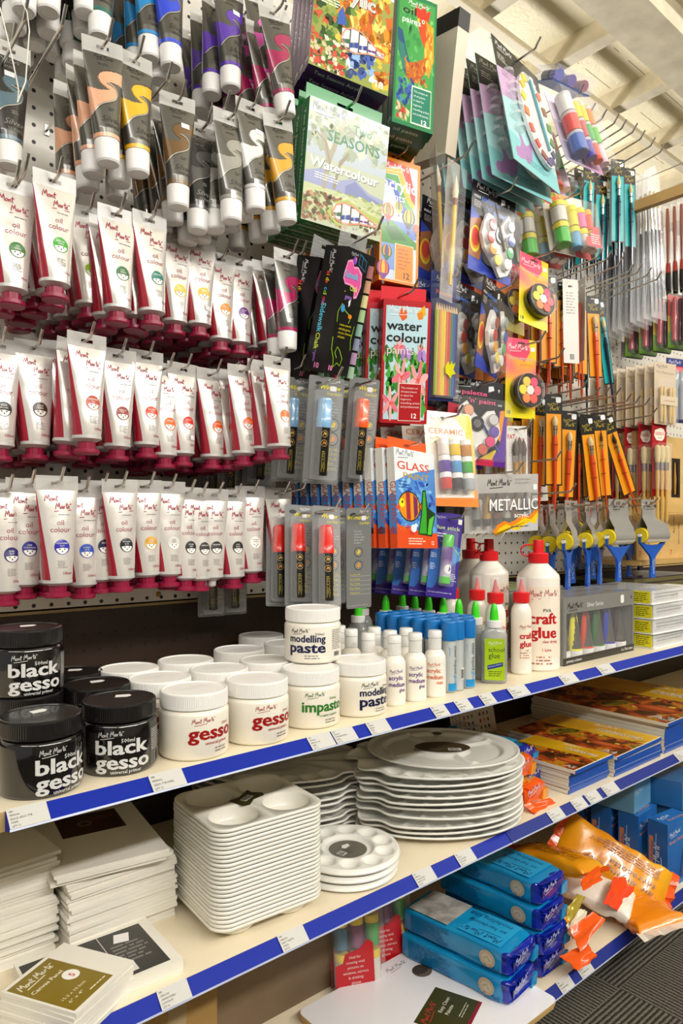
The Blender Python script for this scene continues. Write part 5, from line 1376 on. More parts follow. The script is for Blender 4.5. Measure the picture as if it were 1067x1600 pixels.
flap([at_y(960, 1370, .86), at_y(1001, 1372, .86), at_y(972, 1426, .82), at_y(942, 1412, .83)], M('#f0441a', .3, coat=.4), 'bright red orange flap folded open in the middle of the heap', seed=7)

# jar packs lying under the middle shelf, cartons at the end
def jarpack():
    t = thing('window_paint_pack'); m = MB(); m.box(-.055, .055, .0, .0015, 0, .15, M('#b01420', .35, coat=.3)); W = front(-.0275)
    m.build('backing_card', t)
    for i, (c, q) in enumerate((('#1c6a8a', '#e8c81c'), ('#7a1c5a', '#e8c81c'), ('#2f9a2c', '#e8c81c'))):
        for j in range(2):
            b = MB(); x = -.034 + i * .034; b.lathe([(.001, 0), (.014, 0), (.0145, .002), (.0145, .040), (.012, .043)], M(c if j else '#d8d4c8', .25, coat=.4), 22, (x, -.0155, .012 + j * .066)); b.lathe([(.0148, .043), (.0148, .056), (.0135, .0575), (.001, .0575)], M(q, .35), 22, (x, -.0155, .012 + j * .066)); b.build('paint_jar', t)
    l = MB(); P = [(-.052, .002), (.03, .002), (.03, .085), (.018, .094), (.0, .078), (-.03, .072), (-.036, .055), (-.052, .052)]; l.prism(P, (0, -.0315, 0), (1, 0, 0), (0, 0, 1), (0, .0008, 0), M('#c01420', .35, coat=.3))
    for q, s in enumerate(['Ideal for', 'creating vivid', 'pictures on', 'windows, mirrors', '& drinking', 'glasses']): l.text(front(-.0317), s, -.010, .062 - q * .0095, .0075, PRINT('#f0d8d0'), 'c')
    l.build('label_insert', t)
    c = MB(); c.box(-.055, .055, -.031, 0, 0, .148, CLEAR('#ffffff', .12), None); c.build('clear_blister', t)
    return t
put('jarpack', jarpack, 'red labelled window paint pack standing in the shade under the middle shelf', 'paint pack', 'window paint packs', (.965, 1.085, Z3 + .001), rot=(R(-10), 0, R(-24)))
put('jarpack', jarpack, 'red labelled window paint pack tucked behind the light blue clay', 'paint pack', 'window paint packs', (1.075, 1.115, Z3 + .001), rot=(R(-9), 0, R(-20)))
CB = M('#a9854a', .7, mottle=.1, mscale=6); CB2 = M('#75614a', .7, mottle=.16, mscale=5)
m = MB(); m.box(0, .60, 0, .15, 0, .33, CB2)
W = front(-.0003)
for p in ([(.20, .275), (.215, .272), (.212, .266)], [(.26, .255), (.27, .262), (.282, .252)], [(.255, .195), (.275, .199), (.29, .194), (.305, .198)], [(.312, .192), (.318, .205), (.322, .190)], [(.33, .195), (.345, .197)]):
    m.line(W, p, .004, M('#33281c', .8), 1)
tag(m.build('brown_carton', None, (.36, 1.115, Z3)), 'big brown carton with scuff marks in the shade under the middle shelf', 'carton')
m = MB(); m.box(0, .40, 0, .12, 0, .28, CB); m.line(front(-.0004), [(.33, .16), (.335, .28)], .03, M('#d8c49a', .12, alpha=.5), 1)
tag(m.build('tan_carton', None, (.156, .95, Z3)), 'tan cardboard carton sealed with shiny tape under the canvas packs', 'carton')

# ================================================================== boxes and packs hanging on the board
POS = {
'acrylic18':(0.873,0.99,1.988,-16.1,-6.7,7.3,0.163,0.262),'rooster':(1.019,0.97,1.961,-21.2,-10.6,7.1,0.088,0.313),
'twoseasons':(0.855,0.99,1.694,-8.2,6.7,1.5,0.176,0.214),'balloon':(1.026,1.02,1.658,-11.5,2.0,0.2,0.096,0.250),
'redwater':(1.022,1.00,1.365,-24.7,6.7,-0.3,0.102,0.245),'chalk':(0.848,0.97,1.420,13.3,16.5,-3.7,0.083,0.218),
'glass':(1.033,0.98,1.087,10.0,-4.0,1.5,0.145,0.198),'ceramic':(1.162,1.00,1.178,-15.4,-9.7,0.9,0.124,0.210),
'gluestick':(1.142,1.00,0.971,-29.0,-6.3,8.2,0.067,0.183),'metallic':(1.301,0.96,1.084,-9.8,3.1,-2.6,0.202,0.131),
'fatliner':(1.400,1.00,1.212,-2.9,1.9,-4.1,0.108,0.118),'minired':(1.277,1.02,1.270,-21.0,-0.5,3.4,0.142,0.200),
'miniblue':(1.279,0.98,1.689,0,2.7,2.5,0.155,0.195),'miniblue2':(1.273,0.98,1.475,20.1,6.4,0.2,0.168,0.194),
'neon1':(1.439,0.98,1.595,-10.7,-9.4,10.2,0.095,0.203),'neon2':(1.387,0.98,1.379,-12.8,2.0,-0.5,0.090,0.175),
'teal':(1.337,0.93,1.955,4.9,-12.6,3.3,0.198,0.316),'crayon':(1.567,0.95,2.006,-5.1,-17.8,-1.4,0.173,0.212),
'jars':(1.562,0.97,1.786,-14.5,-12.2,0.4,0.145,0.151),'pencils':(1.140,1.00,1.436,8.2,5.1,-4.7,0.098,0.266),
'mblue':(0.814,0.99,1.207,-11.9,6.0,1.5,0.074,0.198),'morange':(0.922,1.01,1.219,-19.0,5.2,2.7,0.065,0.207),
'mred':(0.811,0.98,0.978,-15.5,-8.8,3.3,0.057,0.193),'mgrey':(0.895,1.00,0.971,-13.8,3.2,-1.8,0.054,0.193),
'mannequin':(2.120,0.98,1.434,-24.2,-4.5,3.9,0.079,0.192),'gesso':(2.088,0.98,1.216,-14.5,-1.1,-1.0,0.063,0.279)}
def at(k, dx=0, dy=0, dz=0, yaw=0):
    x, y, z_, a, b, c, w, h = POS[k]
    return pose(x + dx, y + dy, z_ + dz, a + yaw, b, c)
def hook_for(k, label, up=.010, dx=0, extra=.02, rise=.012, ox=0.0):
    x, y, z_, a, b, c, w, h = POS[k]
    p = pose(x, y, z_, a, b, c) @ Vector((ox, 0, h / 2 + up))
    hook(p.x + dx, p.z, p.y - extra, rise, label)
def series(key, builder, k, first, others, cat, group, n, dy, dx=0.0, dz=0.0, yaw=0.0):
    put(key, builder, first, cat, group, mat=at(k))
    for i in range(n):
        y = POS[k][1] + dy * (i + 1)
        if y > YB - .02: break
        put(key, builder, others.format(ORD[i]), cat, group, mat=at(k, dx * (i + 1), dy * (i + 1), dz * (i + 1), yaw * (i + 1)))

def carton(k, d, side, shapes, spine, tabc, tabh=.030, frontc=None, sideart=(), win=None):
    w, h = POS[k][6:8]
    def make():
        t = thing('paint_set_box'); m = MB(); sm = PRINT(side)
        m.box(-w / 2, w / 2, 0, d, -h / 2, h / 2, sm)
        m.art(FRONT, shapes, w, h)
        S = plane((-w / 2, d, -h / 2), (0, -1, 0), (0, 0, 1), .0001)
        for s, z0, sz, ww, c in spine: m.text(S, s, d * .30 if z0 > .08 else d * .15, h * z0, sz * h, PRINT(c), width=ww * h, rot=-R(90) if z0 > .08 else 0, bold=.015, k=1) if z0 > .08 else m.text(S, s, d * .2, h * z0, sz * h, PRINT(c), width=ww * h, bold=.03, k=1)
        for c_, a_, b_ in sideart: m.poly(S, [(.0, h * a_), (d, h * a_), (d, h * b_), (d * .5, h * (b_ + .03)), (0, h * b_)], PRINT(c_), .5)
        Bt = plane((-w / 2, 0, -h / 2), (1, 0, 0), (0, -1, 0), .0001) if 0 else plane((-w / 2, d, -h / 2), (1, 0, 0), (0, -1, 0), .0001)
        for s, z0, sz, ww, c in spine[:1]: m.text(Bt, s, w * .1, d * .3, d * .5, PRINT(c), width=w * .6, k=1)
        m.build('carton', t)
        if tabh:
            tb = MB(); tb.T = Matrix.Translation((0, 0, h / 2)); hang_tab(tb, w * .96, 0, tabh, d - .0012, PRINT(tabc), holew=w * .2, holeh=.006, hz=tabh * .5); tb.build('hang_tab', t)
        if win:
            g = MB(); x0, x1, z0, z1 = [v * s - s / 2 for v, s in zip(win, (w, w, h, h))]
            P = [(x0, (z0 + z1) / 2 - .004), (x0 + (x1 - x0) * .12, z0 + .003), (x0 + (x1 - x0) * .3, z0), (x0 + (x1 - x0) * .62, z0 + (z1 - z0) * .22), (x1, z0 + (z1 - z0) * .30), (x1 - .002, z0 + (z1 - z0) * .40), (x0 + (x1 - x0) * .75, z0 + (z1 - z0) * .62), (x0 + (x1 - x0) * .45, z1 - .002), (x0 + (x1 - x0) * .25, z1), (x0 + (x1 - x0) * .08, z1 - (z1 - z0) * .2)]
            g.poly(front(0), P, PRINT('#55504a'), 6); g.line(front(0), P + [P[0]], w * .018, PRINT('#d9927a'), 9)
            nn = 5; ww = (x1 - x0) / nn
            for q in range(nn):
                a = x0 + ww * q + ww * .06; b = a + ww * .86; lo = z0 + (z1 - z0) * (.14, .06, .16, .26, .33)[q]; hi = z1 - (z1 - z0) * (.16, .05, .14, .34, .50)[q]
                g.poly(front(0), [(a, lo), (b, lo), (b, hi), (a, hi)], PRINT('#dcdedd'), 7); g.poly(front(0), [(a + ww * .25, lo), (a + ww * .5, lo), (a + ww * .45, hi), (a + ww * .28, hi)], PRINT('#ffffff'), 8)
                g.poly(front(0), [(a, lo + (hi - lo) * .12), (b, lo + (hi - lo) * .24), (b, lo + (hi - lo) * .5), (a, lo + (hi - lo) * .36)], PRINT(('#3a6a4a', '#2c4aa0', '#2c3c9c', '#7a3a8a', '#8a8a8a')[q]), 8)
            g.build('tube_window', t)
        return t
    return make
rr = random.Random(2)
acr = [('r', '#8f9a4a', (0, 0, 1, 1)), ('r', '#d0d4da', (.0, .78, 1, 1)), ('b', ['#d9a11c', '#e08a18', '#c9601a', '#e9c04a', '#a8481a', '#f0d070'], 130, (.32, .28, 1, .80), .05, 1.5, 3), ('b', ['#3f6a2c', '#6a8a3a', '#2c4a24', '#9aa84a', '#c8553a'], 90, (0, .02, .5, .55), .05, .7, 4),
       ('b', ['#c8503a', '#e9d8c0', '#b8322c', '#d8c0a0', '#4a6a34'], 80, (0, 0, .45, .26), .035, .6, 5), ('b', ['#3a5aa8', '#8ab0e0', '#2c4480', '#c8d8f0'], 40, (.48, .03, .8, .28), .05, .8, 6), ('p', '#3a5cb0', [(.3, .4), (.42, .42), (.36, .56), (.31, .5)]), ('b', ['#e0901c', '#c8681c', '#e8b83a'], 40, (.82, .03, 1, .4), .05, .6, 7),
       ('t', '#6a4a9c', 'Two', .28, .905, .075), ('t', '#6a4a9c', 'Seasons', .48, .835, .095, {'width': .46}), ('t', '#4a3a1c', 'Acrylic', .09, .614, .16, {'width': .68, 'bold': .05}), ('t', '#fbfaf6', 'Acrylic', .08, .62, .16, {'width': .68, 'bold': .07}), ('f', '#f4f0e4', .09, .57, .3, 3, .022), ('t', '#ffffff', '18', .83, .035, .075, {'bold': .04})]
series('acr', carton('acrylic18', .024, '#5c1e78', acr, [('Two Seasons Acrylic', .93, .045, .62, '#f0e8f4'), ('18', .05, .05, .05, '#fff')], '#5c1e78', win=(.36, .92, .22, .42)), 'acrylic18', 'front purple acrylic paint set box with autumn trees and an oval window', 'purple acrylic paint set box, {} in line behind the autumn trees front', 'paint set', 'purple acrylic set boxes', 4, .0248, .0069, .0)
roo = [('r', '#1d7a4a', (0, 0, 1, 1)), ('r', '#3f9a4a', (.05, .03, .95, .97)), ('b', ['#57b060', '#2c8a44', '#84c46a'], 50, (.08, .3, .92, .9), .07, .5, 8), ('p', '#d8301c', [(.42, .88), (.5, .94), (.58, .90), (.66, .96), (.74, .90), (.84, .93), (.80, .84), (.70, .78), (.55, .82)]), ('p', '#d9481c', [(.55, .84), (.75, .82), (.82, .72), (.74, .60), (.62, .68), (.58, .76)]), ('p', '#e0921c', [(.70, .84), (.92, .80), (.96, .55), (.84, .40), (.70, .50), (.72, .66), (.82, .72)]), ('e', '#f4ecd8', (.66, .82, .035, .016)), ('e', '#151515', (.66, .82, .016, .009)),
       ('p', '#f0c83c', [(.50, .82), (.57, .80), (.56, .84)]), ('p', '#c83818', [(.52, .80), (.62, .76), (.60, .70)]), ('p', '#1f4f7a', [(.04, .72), (.16, .70), (.30, .52), (.42, .44), (.36, .34), (.22, .40), (.08, .55)]), ('p', '#2c7a6a', [(.06, .62), (.2, .60), (.34, .44), (.2, .40)]), ('p', '#b8601c', [(.25, .46), (.55, .50), (.80, .56), (.74, .42), (.5, .33), (.3, .36)]), ('b', ['#d88a2c', '#8a4a1c', '#c87a1c', '#b03a1c'], 40, (.25, .34, .8, .5), .035, .5, 9), ('b', ['#e8b03c', '#d8701c', '#f0c85a'], 26, (.72, .45, .9, .78), .03, 1.2, 10), ('b', ['#1f3f8a', '#2c58a0', '#4a80b8'], 40, (.1, .14, .46, .34), .05, .5, 10), ('b', ['#d8c8a0', '#2f8a3c', '#c8302c'], 30, (.08, .05, .4, .15), .06, .4, 11),
       ('s', '#ffffff', .28, .925, .52), ('t', '#1c1c1c', 'oil', .14, .845, .085, {'width': .34, 'bold': .02}), ('t', '#fdfdfa', 'paints', .14, .775, .062, {'width': .46, 'bold': .01}), ('r', '#e9ecd8', (.44, .03, .92, .31)), ('r', '#0f7a62', (.46, .04, .91, .30)),
       ('t', '#eaf4ee', 'This compact set', .495, .265, .022, {'width': 0.344}), ('t', '#eaf4ee', 'of oil paints', .495, .232, .022, {'width': 0.279}), ('t', '#eaf4ee', 'is ideal for', .495, .199, .022, {'width': 0.258}), ('t', '#eaf4ee', 'beginners,', .495, .166, .022, {'width': 0.215}), ('t', '#eaf4ee', 'travelling artists', .495, .133, .022, {'width': 0.387}), ('t', '#eaf4ee', 'and professionals.', .495, .10, .022, {'width': 0.387}), ('t', '#ffffff', '12', .70, .045, .045, {'bold': .04})]
series('roo', carton('rooster', .024, '#0f5a44', roo, [('oil paints', .62, .05, .3, '#e8f0ea'), ('12', .04, .03, .04, '#fff')], '#0f7a52'), 'rooster', 'front green oil paints box with a red combed rooster', 'green oil paints box, {} in line behind the rooster front', 'paint set', 'green oil paint boxes', 4, .0248, .0095, .0)
two = [('r', '#bcc5a8', (0, 0, 1, 1)), ('r', '#b6c2cc', (0, .55, 1, 1)), ('b', ['#9fab92', '#b4bca0', '#93a28a', '#ccd2c2', '#a8b28e'], 90, (0, .62, 1, 1), .06, .7, 12), ('p', '#9aa0c8', [(.0, .40), (.2, .46), (.4, .40), (.6, .46), (.8, .38), (1, .36), (1, .28), (0, .30)]), ('p', '#7f86b4', [(.5, .38), (.62, .44), (.78, .36), (.95, .33), (.95, .28), (.5, .30)]), ('r', '#c4cc9c', (0, .08, 1, .31)),
       ('p', '#a8a088', [(.22, .30), (.26, .30), (.30, .52), (.40, .78), (.46, .92), (.42, .92), (.33, .74), (.28, .62), (.16, .80), (.12, .80), (.24, .56)]), ('p', '#958c74', [(.34, .32), (.38, .32), (.42, .52), (.52, .64), (.50, .66), (.40, .56)]), ('l', '#958c74', .018, [(.30, .5), (.22, .68), (.10, .74)]), ('l', '#8a8068', .014, [(.41, .76), (.52, .84), (.62, .82)]), ('b', ['#8a9a6a', '#a4b08a', '#78885c', '#b8c4a0'], 60, (.02, .76, .98, .98), .035, .5, 13), ('b', ['#9aa468', '#a86a4a', '#8a5a3a', '#6a7a3c', '#c09a70', '#5a4a34'], 120, (0, .02, .55, .26), .035, .6, 14), ('b', ['#b8c480', '#98a860', '#d0d8a8'], 40, (.4, .2, 1, .32), .05, .3, 15), ('b', ['#3a3a2a', '#7a8048', '#5a5a38', '#a8a070'], 40, (.6, .03, 1, .14), .025, .6, 16),
       ('p', '#b4c060', [(.30, .12), (.38, .22), (.55, .27), (.72, .22), (.98, .19), (.96, .14), (.74, .11), (.60, .05), (.42, .03)]), ('s', '#3a4a7a', .04, .905, .40, {'wd': .07}), ('t', '#1f7a44', 'Two', .54, .835, .095, {'width': .24, 'bold': .03}), ('t', '#1f7a44', 'SEASONS', .24, .70, .13, {'width': .66, 'bold': .02}), ('t', '#6f7a66', 'Watercolour', .058, .455, .11, {'width': .86, 'bold': .06}), ('t', '#ffffff', 'Watercolour', .05, .46, .11, {'width': .86, 'bold': .07}), ('f', '#f0f2ea', .12, .41, .34, 3, .02), ('l', '#1c1c1c', .012, [(.72, .115), (.76, .11), (.79, .10)]), ('l', '#1c1c1c', .012, [(.78, .075), (.82, .07), (.85, .06)]), ('t', '#ffffff', '18', .84, .05, .06, {'bold': .03})]
series('two', carton('twoseasons', .026, '#0f7a36', two, [('Two Seasons Watercolour', .92, .05, .8, '#e4f0e4'), ('18', .04, .04, .04, '#fff')], '#128a3c', .034, win=(.36, .94, .06, .235)), 'twoseasons', 'front green watercolour set box with pale gum trees and tube window', 'green watercolour set box, {} in line behind the gum tree front', 'paint set', 'green watercolour set boxes', 4, .027, .0038, .0)
bal = [('r', '#f08c14', (0, 0, 1, 1)), ('r', '#c9d3e4', (.04, .02, .93, .96)), ('p', '#d8382c', [(.04, .98), (.04, .90), (.5, .95), (.78, .70), (.88, .66), (.88, .74), (.7, .96)]), ('p', '#f0b81c', [(.04, .90), (.04, .86), (.42, .88), (.68, .66), (.84, .62), (.88, .66), (.74, .72), (.5, .93)]), ('p', '#4aa048', [(.04, .86), (.04, .82), (.36, .82), (.6, .62), (.8, .58), (.84, .62), (.66, .68), (.42, .87)]), ('p', '#3a5cc0', [(.04, .82), (.04, .78), (.3, .76), (.5, .58), (.76, .55), (.8, .58), (.58, .64), (.36, .81)]),
       ('r', '#5a7ac8', (.04, .38, .93, .50)), ('p', '#3f8a2c', [(.04, .46), (.3, .50), (.55, .44), (.93, .36), (.93, .30), (.04, .30)]), ('p', '#2f6a24', [(.1, .44), (.4, .46), (.7, .36), (.3, .34)]), ('r', '#7a98d8', (.04, .10, .5, .31)), ('s', '#f8f4ec', .10, .91, .62), ('t', '#ffffff', 'acrylic', .06, .75, .125, {'width': .84, 'bold': .035}), ('t', '#ffffff', 'paints', .06, .665, .085, {'width': .56, 'bold': .01})]
for cx, cy, s, cs in ((.2, .57, .15, ['#c9302c', '#e8b81c', '#3a8a3c', '#e8601c']), (.46, .62, .10, ['#e8c81c', '#c8301c', '#e8c81c', '#3a5a2c']), (.72, .55, .17, ['#2c2c1c', '#e8c01c', '#2c3a1c', '#c8a81c']), (.92, .48, .08, ['#d8601c', '#c8301c', '#d8601c']), (.18, .24, .13, ['#3a6a3a', '#e0b81c', '#c8301c', '#2c5a8a']), (.1, .10, .16, ['#7a2c8a', '#e86a1c', '#c8301c', '#e8b81c'])):
    bal.append(('e', cs[0], (cx, cy, s, s * .42)))
    for q, c_ in enumerate(cs[1:]): bal.append(('e', c_, (cx, cy, s * (.72 - .22 * q), s * .42)))
    bal.append(('p', '#4a3a2c', [(cx - s * .2, cy - s * .62), (cx + s * .2, cy - s * .62), (cx + s * .16, cy - s * .8), (cx - s * .16, cy - s * .8)])); bal.append(('p', cs[0], [(cx - s * .7, cy - s * .25), (cx + s * .7, cy - s * .25), (cx + s * .2, cy - s * .55), (cx - s * .2, cy - s * .55)]))
bal += [('r', '#fbe8c8', (.38, .02, .86, .32)), ('r', '#ef8a12', (.40, .025, .85, .315)), ('f', '#c8600c', .46, .27, .34, 6, .030), ('t', '#2a2018', '12', .62, .045, .07, {'bold': .04}), ('r', '#f4ece0', (.87, .02, .93, .26))]
series('bal', carton('balloon', .024, '#e97c0e', bal, [('acrylic paints', .5, .05, .3, '#a8500c'), ('12', .05, .05, .06, '#3a2a1a')], '#ef8410'), 'balloon', 'front orange acrylic paints box with hot air balloons and a rainbow', 'orange acrylic paints box, {} in line behind the balloon front', 'paint set', 'orange acrylic paint boxes', 5, .030, -.012, .0)
red = [('r', '#b8121e', (0, 0, 1, 1)), ('r', '#bfe0ea', (.06, .03, .94, .95)), ('b', ['#2c8a2c', '#4aa83a', '#1f6a24', '#78c04a'], 130, (.08, .06, .92, .60), .06, .8, 21), ('p', '#e8621c', [(.32, .88), (.38, .95), (.42, .90), (.48, .95), (.50, .86), (.41, .83)]), ('p', '#f0b41c', [(.70, .90), (.86, .97), (.90, .90), (.78, .85)]), ('p', '#e8881c', [(.70, .90), (.82, .92), (.84, .86), (.74, .85)])]
for cx, cy, s in ((.36, .62, .10), (.42, .38, .17), (.78, .36, .18), (.20, .16, .15), (.50, .28, .08), (.82, .60, .08)):
    for q in range(6):
        a = q * 1.047 + cx * 3; red.append(('e', ['#f0a0a8', '#f4b8b8', '#e87888'][q % 3], (cx + s * .6 * math.cos(a), cy + s * .35 * math.sin(a), s * .62, s * .20), a)); 
    for q in range(3): red.append(('l', '#d83a3c', .012, [(cx, cy), (cx + s * .8 * math.cos(q * 2.1 + cx), cy + s * .45 * math.sin(q * 2.1 + cx))]))
    red.append(('e', '#e05a1c', (cx, cy, s * .14, s * .07)))
for cx, cy in ((.50, .57), (.84, .56)): red += [('e', '#a87ac8', (cx - .05, cy, .06, .04), .7), ('e', '#b890d8', (cx + .05, cy, .06, .04), -.7), ('l', '#3a2050', .012, [(cx, cy - .03), (cx, cy + .03)])]
red += [('s', '#ffffff', .10, .895, .62), ('t', '#151515', 'water', .08, .76, .105, {'width': .74, 'bold': .03}), ('t', '#151515', 'colour', .08, .665, .105, {'width': .84, 'bold': .03}), ('t', '#f4d8dc', 'paints', .10, .565, .095, {'width': .56}), ('r', '#f8e8d8', (.37, .02, .86, .33)), ('r', '#b3101c', (.385, .025, .85, .325))]
for q, s in enumerate(['This compact set', 'of watercolours', 'is ideal for', 'beginners,', 'travelling artists', 'and professionals.']): red.append(('t', '#f4e4dc', s, .42, .285 - .031 * q, .024, {'width': .0225 * len(s)}))
red.append(('t', '#ffffff', '12', .66, .045, .055, {'bold': .04}))
series('red', carton('redwater', .026, '#b0101c', red, [('watercolour paints', .62, .045, .5, '#f4d8d0'), ('12', .04, .04, .04, '#fff')], '#d81c2c', .030), 'redwater', 'front red watercolour paints box with pink lilies', 'red watercolour paints box, {} in line behind the lily front', 'paint set', 'red watercolour boxes', 5, .037, -.010, .0)
for k, s in (('acrylic18', 'purple acrylic'), ('twoseasons', 'gum tree watercolour'), ('balloon', 'balloon acrylic'), ('redwater', 'lily watercolour'), ('rooster', 'rooster oil')):
    hook_for(k, f'bent chrome hook carrying the {s} set boxes', .014, extra=.012)

# sidewalk chalk box: black, two printed faces and a row of chalks
def chalk():
    w, h = .085, .222; t = thing('chalk_box'); m = MB(); K_ = PRINT('#0c0b0d'); d = .052
    m.box(-w / 2, w / 2, 0, d, -h / 2, h / 2, K_)
    sh = [('r', '#0c0b0d', (0, 0, 1, 1)), ('s', '#e8e8e8', .20, .955, .34), ('l', '#2a9ad0', .016, [(.62, .98), (.98, .94), (.98, .86), (.62, .90), (.62, .98)]), ('l', '#2a9ad0', .014, [(.78, .97), (.78, .88)]), ('e', '#8a4ac0', (.42, .915, .09, .03)), ('e', '#e06ab0', (.46, .93, .04, .015)), ('p', '#f49ac8', [(.02, .80), (.10, .90), (.30, .92), (.42, .87), (.62, .88), (.86, .84), (.92, .74), (.80, .64), (.66, .63), (.62, .70), (.40, .72), (.14, .72), (.02, .76)]), ('p', '#e85aa4', [(.06, .80), (.14, .89), (.32, .90), (.44, .855), (.62, .865), (.82, .82), (.87, .74), (.78, .66), (.68, .65), (.64, .72), (.38, .735), (.14, .735), (.06, .77)]),
          ('t', '#0c4a8a', 'Sidewalk', .07, .772, .078, {'width': .66, 'bold': .05}), ('t', '#5ad0f0', 'Sidewalk', .075, .775, .075, {'width': .65, 'bold': .015}), ('t', '#d8e84a', 'Chalk', .42, .685, .062, {'width': .36, 'bold': .02}), ('t', '#e8a01c', '+', .18, .655, .035), ('t', '#b07ae0', 'gems', .26, .615, .05, {'width': .32, 'bold': .01}), ('p', '#e4e4ec', [(.46, .60), (.56, .62), (.56, .57), (.5, .555)]),
          ('l', '#9ad81c', .022, [(.10, .42), (.06, .50), (.20, .57), (.40, .52), (.58, .50), (.70, .47), (.64, .43)]), ('e', '#3a9ae0', (.26, .535, .09, .03)), ('e', '#f08a1c', (.66, .485, .09, .018)), ('l', '#9ad81c', .024, [(.04, .30), (.08, .20), (.22, .14), (.30, .06), (.44, .10), (.60, .08), (.66, .14), (.48, .20), (.34, .23), (.26, .18), (.38, .14)]), ('l', '#9ad81c', .02, [(.96, .42), (.90, .30), (.98, .22)]),
          ('t', '#ff9ad0', '10', .10, .03, .06, {'bold': .05}), ('l', '#3a7ae0', .016, [(.60, .02), (.72, .05)]), ('l', '#3a7ae0', .016, [(.66, .055), (.67, .01)])]
    for q, s in enumerate(['create artwork', 'and play games', 'on your driveway', 'and patio']): sh.append(('t', '#e4d81c', s, .24, .40 - q * .032, .026))
    m.art(FRONT, sh, w * .72, h, -w / 2, -h / 2)
    S = plane((-w / 2, d, -h / 2), (0, -1, 0), (0, 0, 1), .0001)
    m.script(S, .018, h * .97, .038, PRINT('#e8e8e8'), .1, 1, -R(90))
    for q, (ch, cc) in enumerate(zip('kids colour', ['#e83a3c', '#f0901c', '#f0d81c', '#e83a3c', '#fff', '#3ab0e8', '#6ad03a', '#f0d81c', '#e83a3c', '#b06ae0', '#f0901c'])): 
        if ch != ' ': m.text(S, ch, .014, h * .80 - q * .0056, .012, PRINT(cc), rot=-R(90), bold=.03, k=1)
    m.text(S, 'Sidewalk', .014, h * .55, .016, PRINT('#5ad0f0'), width=.052, rot=-R(90), bold=.03, k=1); m.text(S, 'Chalk', .014, h * .31, .014, PRINT('#d8e84a'), width=.030, rot=-R(90), bold=.03, k=1); m.text(S, '+gems', .016, h * .17, .010, PRINT('#b07ae0'), width=.020, rot=-R(90), k=1)
    m.text(S, '10', .022, h * .03, .014, PRINT('#ff9ad0'), bold=.05, k=1)
    m.build('carton', t)
    for q, c in enumerate(['#a86a6a', '#c89a7a', '#d8d098', '#a8c890', '#88b0a0', '#8a90a8', '#b090b0', '#a0c0a0']):
        b = MB(); x = w / 2 - .012; z0 = h / 2 - .018 - q * .0262; b.tube([(x, -.001, z0), (x, -.001, z0 - .022)], [.0062, .007], M(c, .8), 12); b.build('chalk_stick', t)
    c = MB(); c.T = Matrix.Translation((0, 0, h / 2)); hang_tab(c, w * .95, 0, .040, d * .5, CLEAR('#ffffff', .18), holew=.02, holeh=.007, hz=.026); c.build('clear_hanger', t)
    return t
put('chalk', chalk, 'black sidewalk chalk box with pink and blue lettering, leaning below the gum tree box', 'chalk box', 'chalk boxes', mat=at('chalk'))
put('chalk', chalk, 'black sidewalk chalk box hanging in the dark behind its twin', 'chalk box', 'chalk boxes', mat=at('chalk', -.01, .075, .0, 6))
hook_for('chalk', 'bent chrome hook carrying the black chalk boxes', .030, extra=.03)

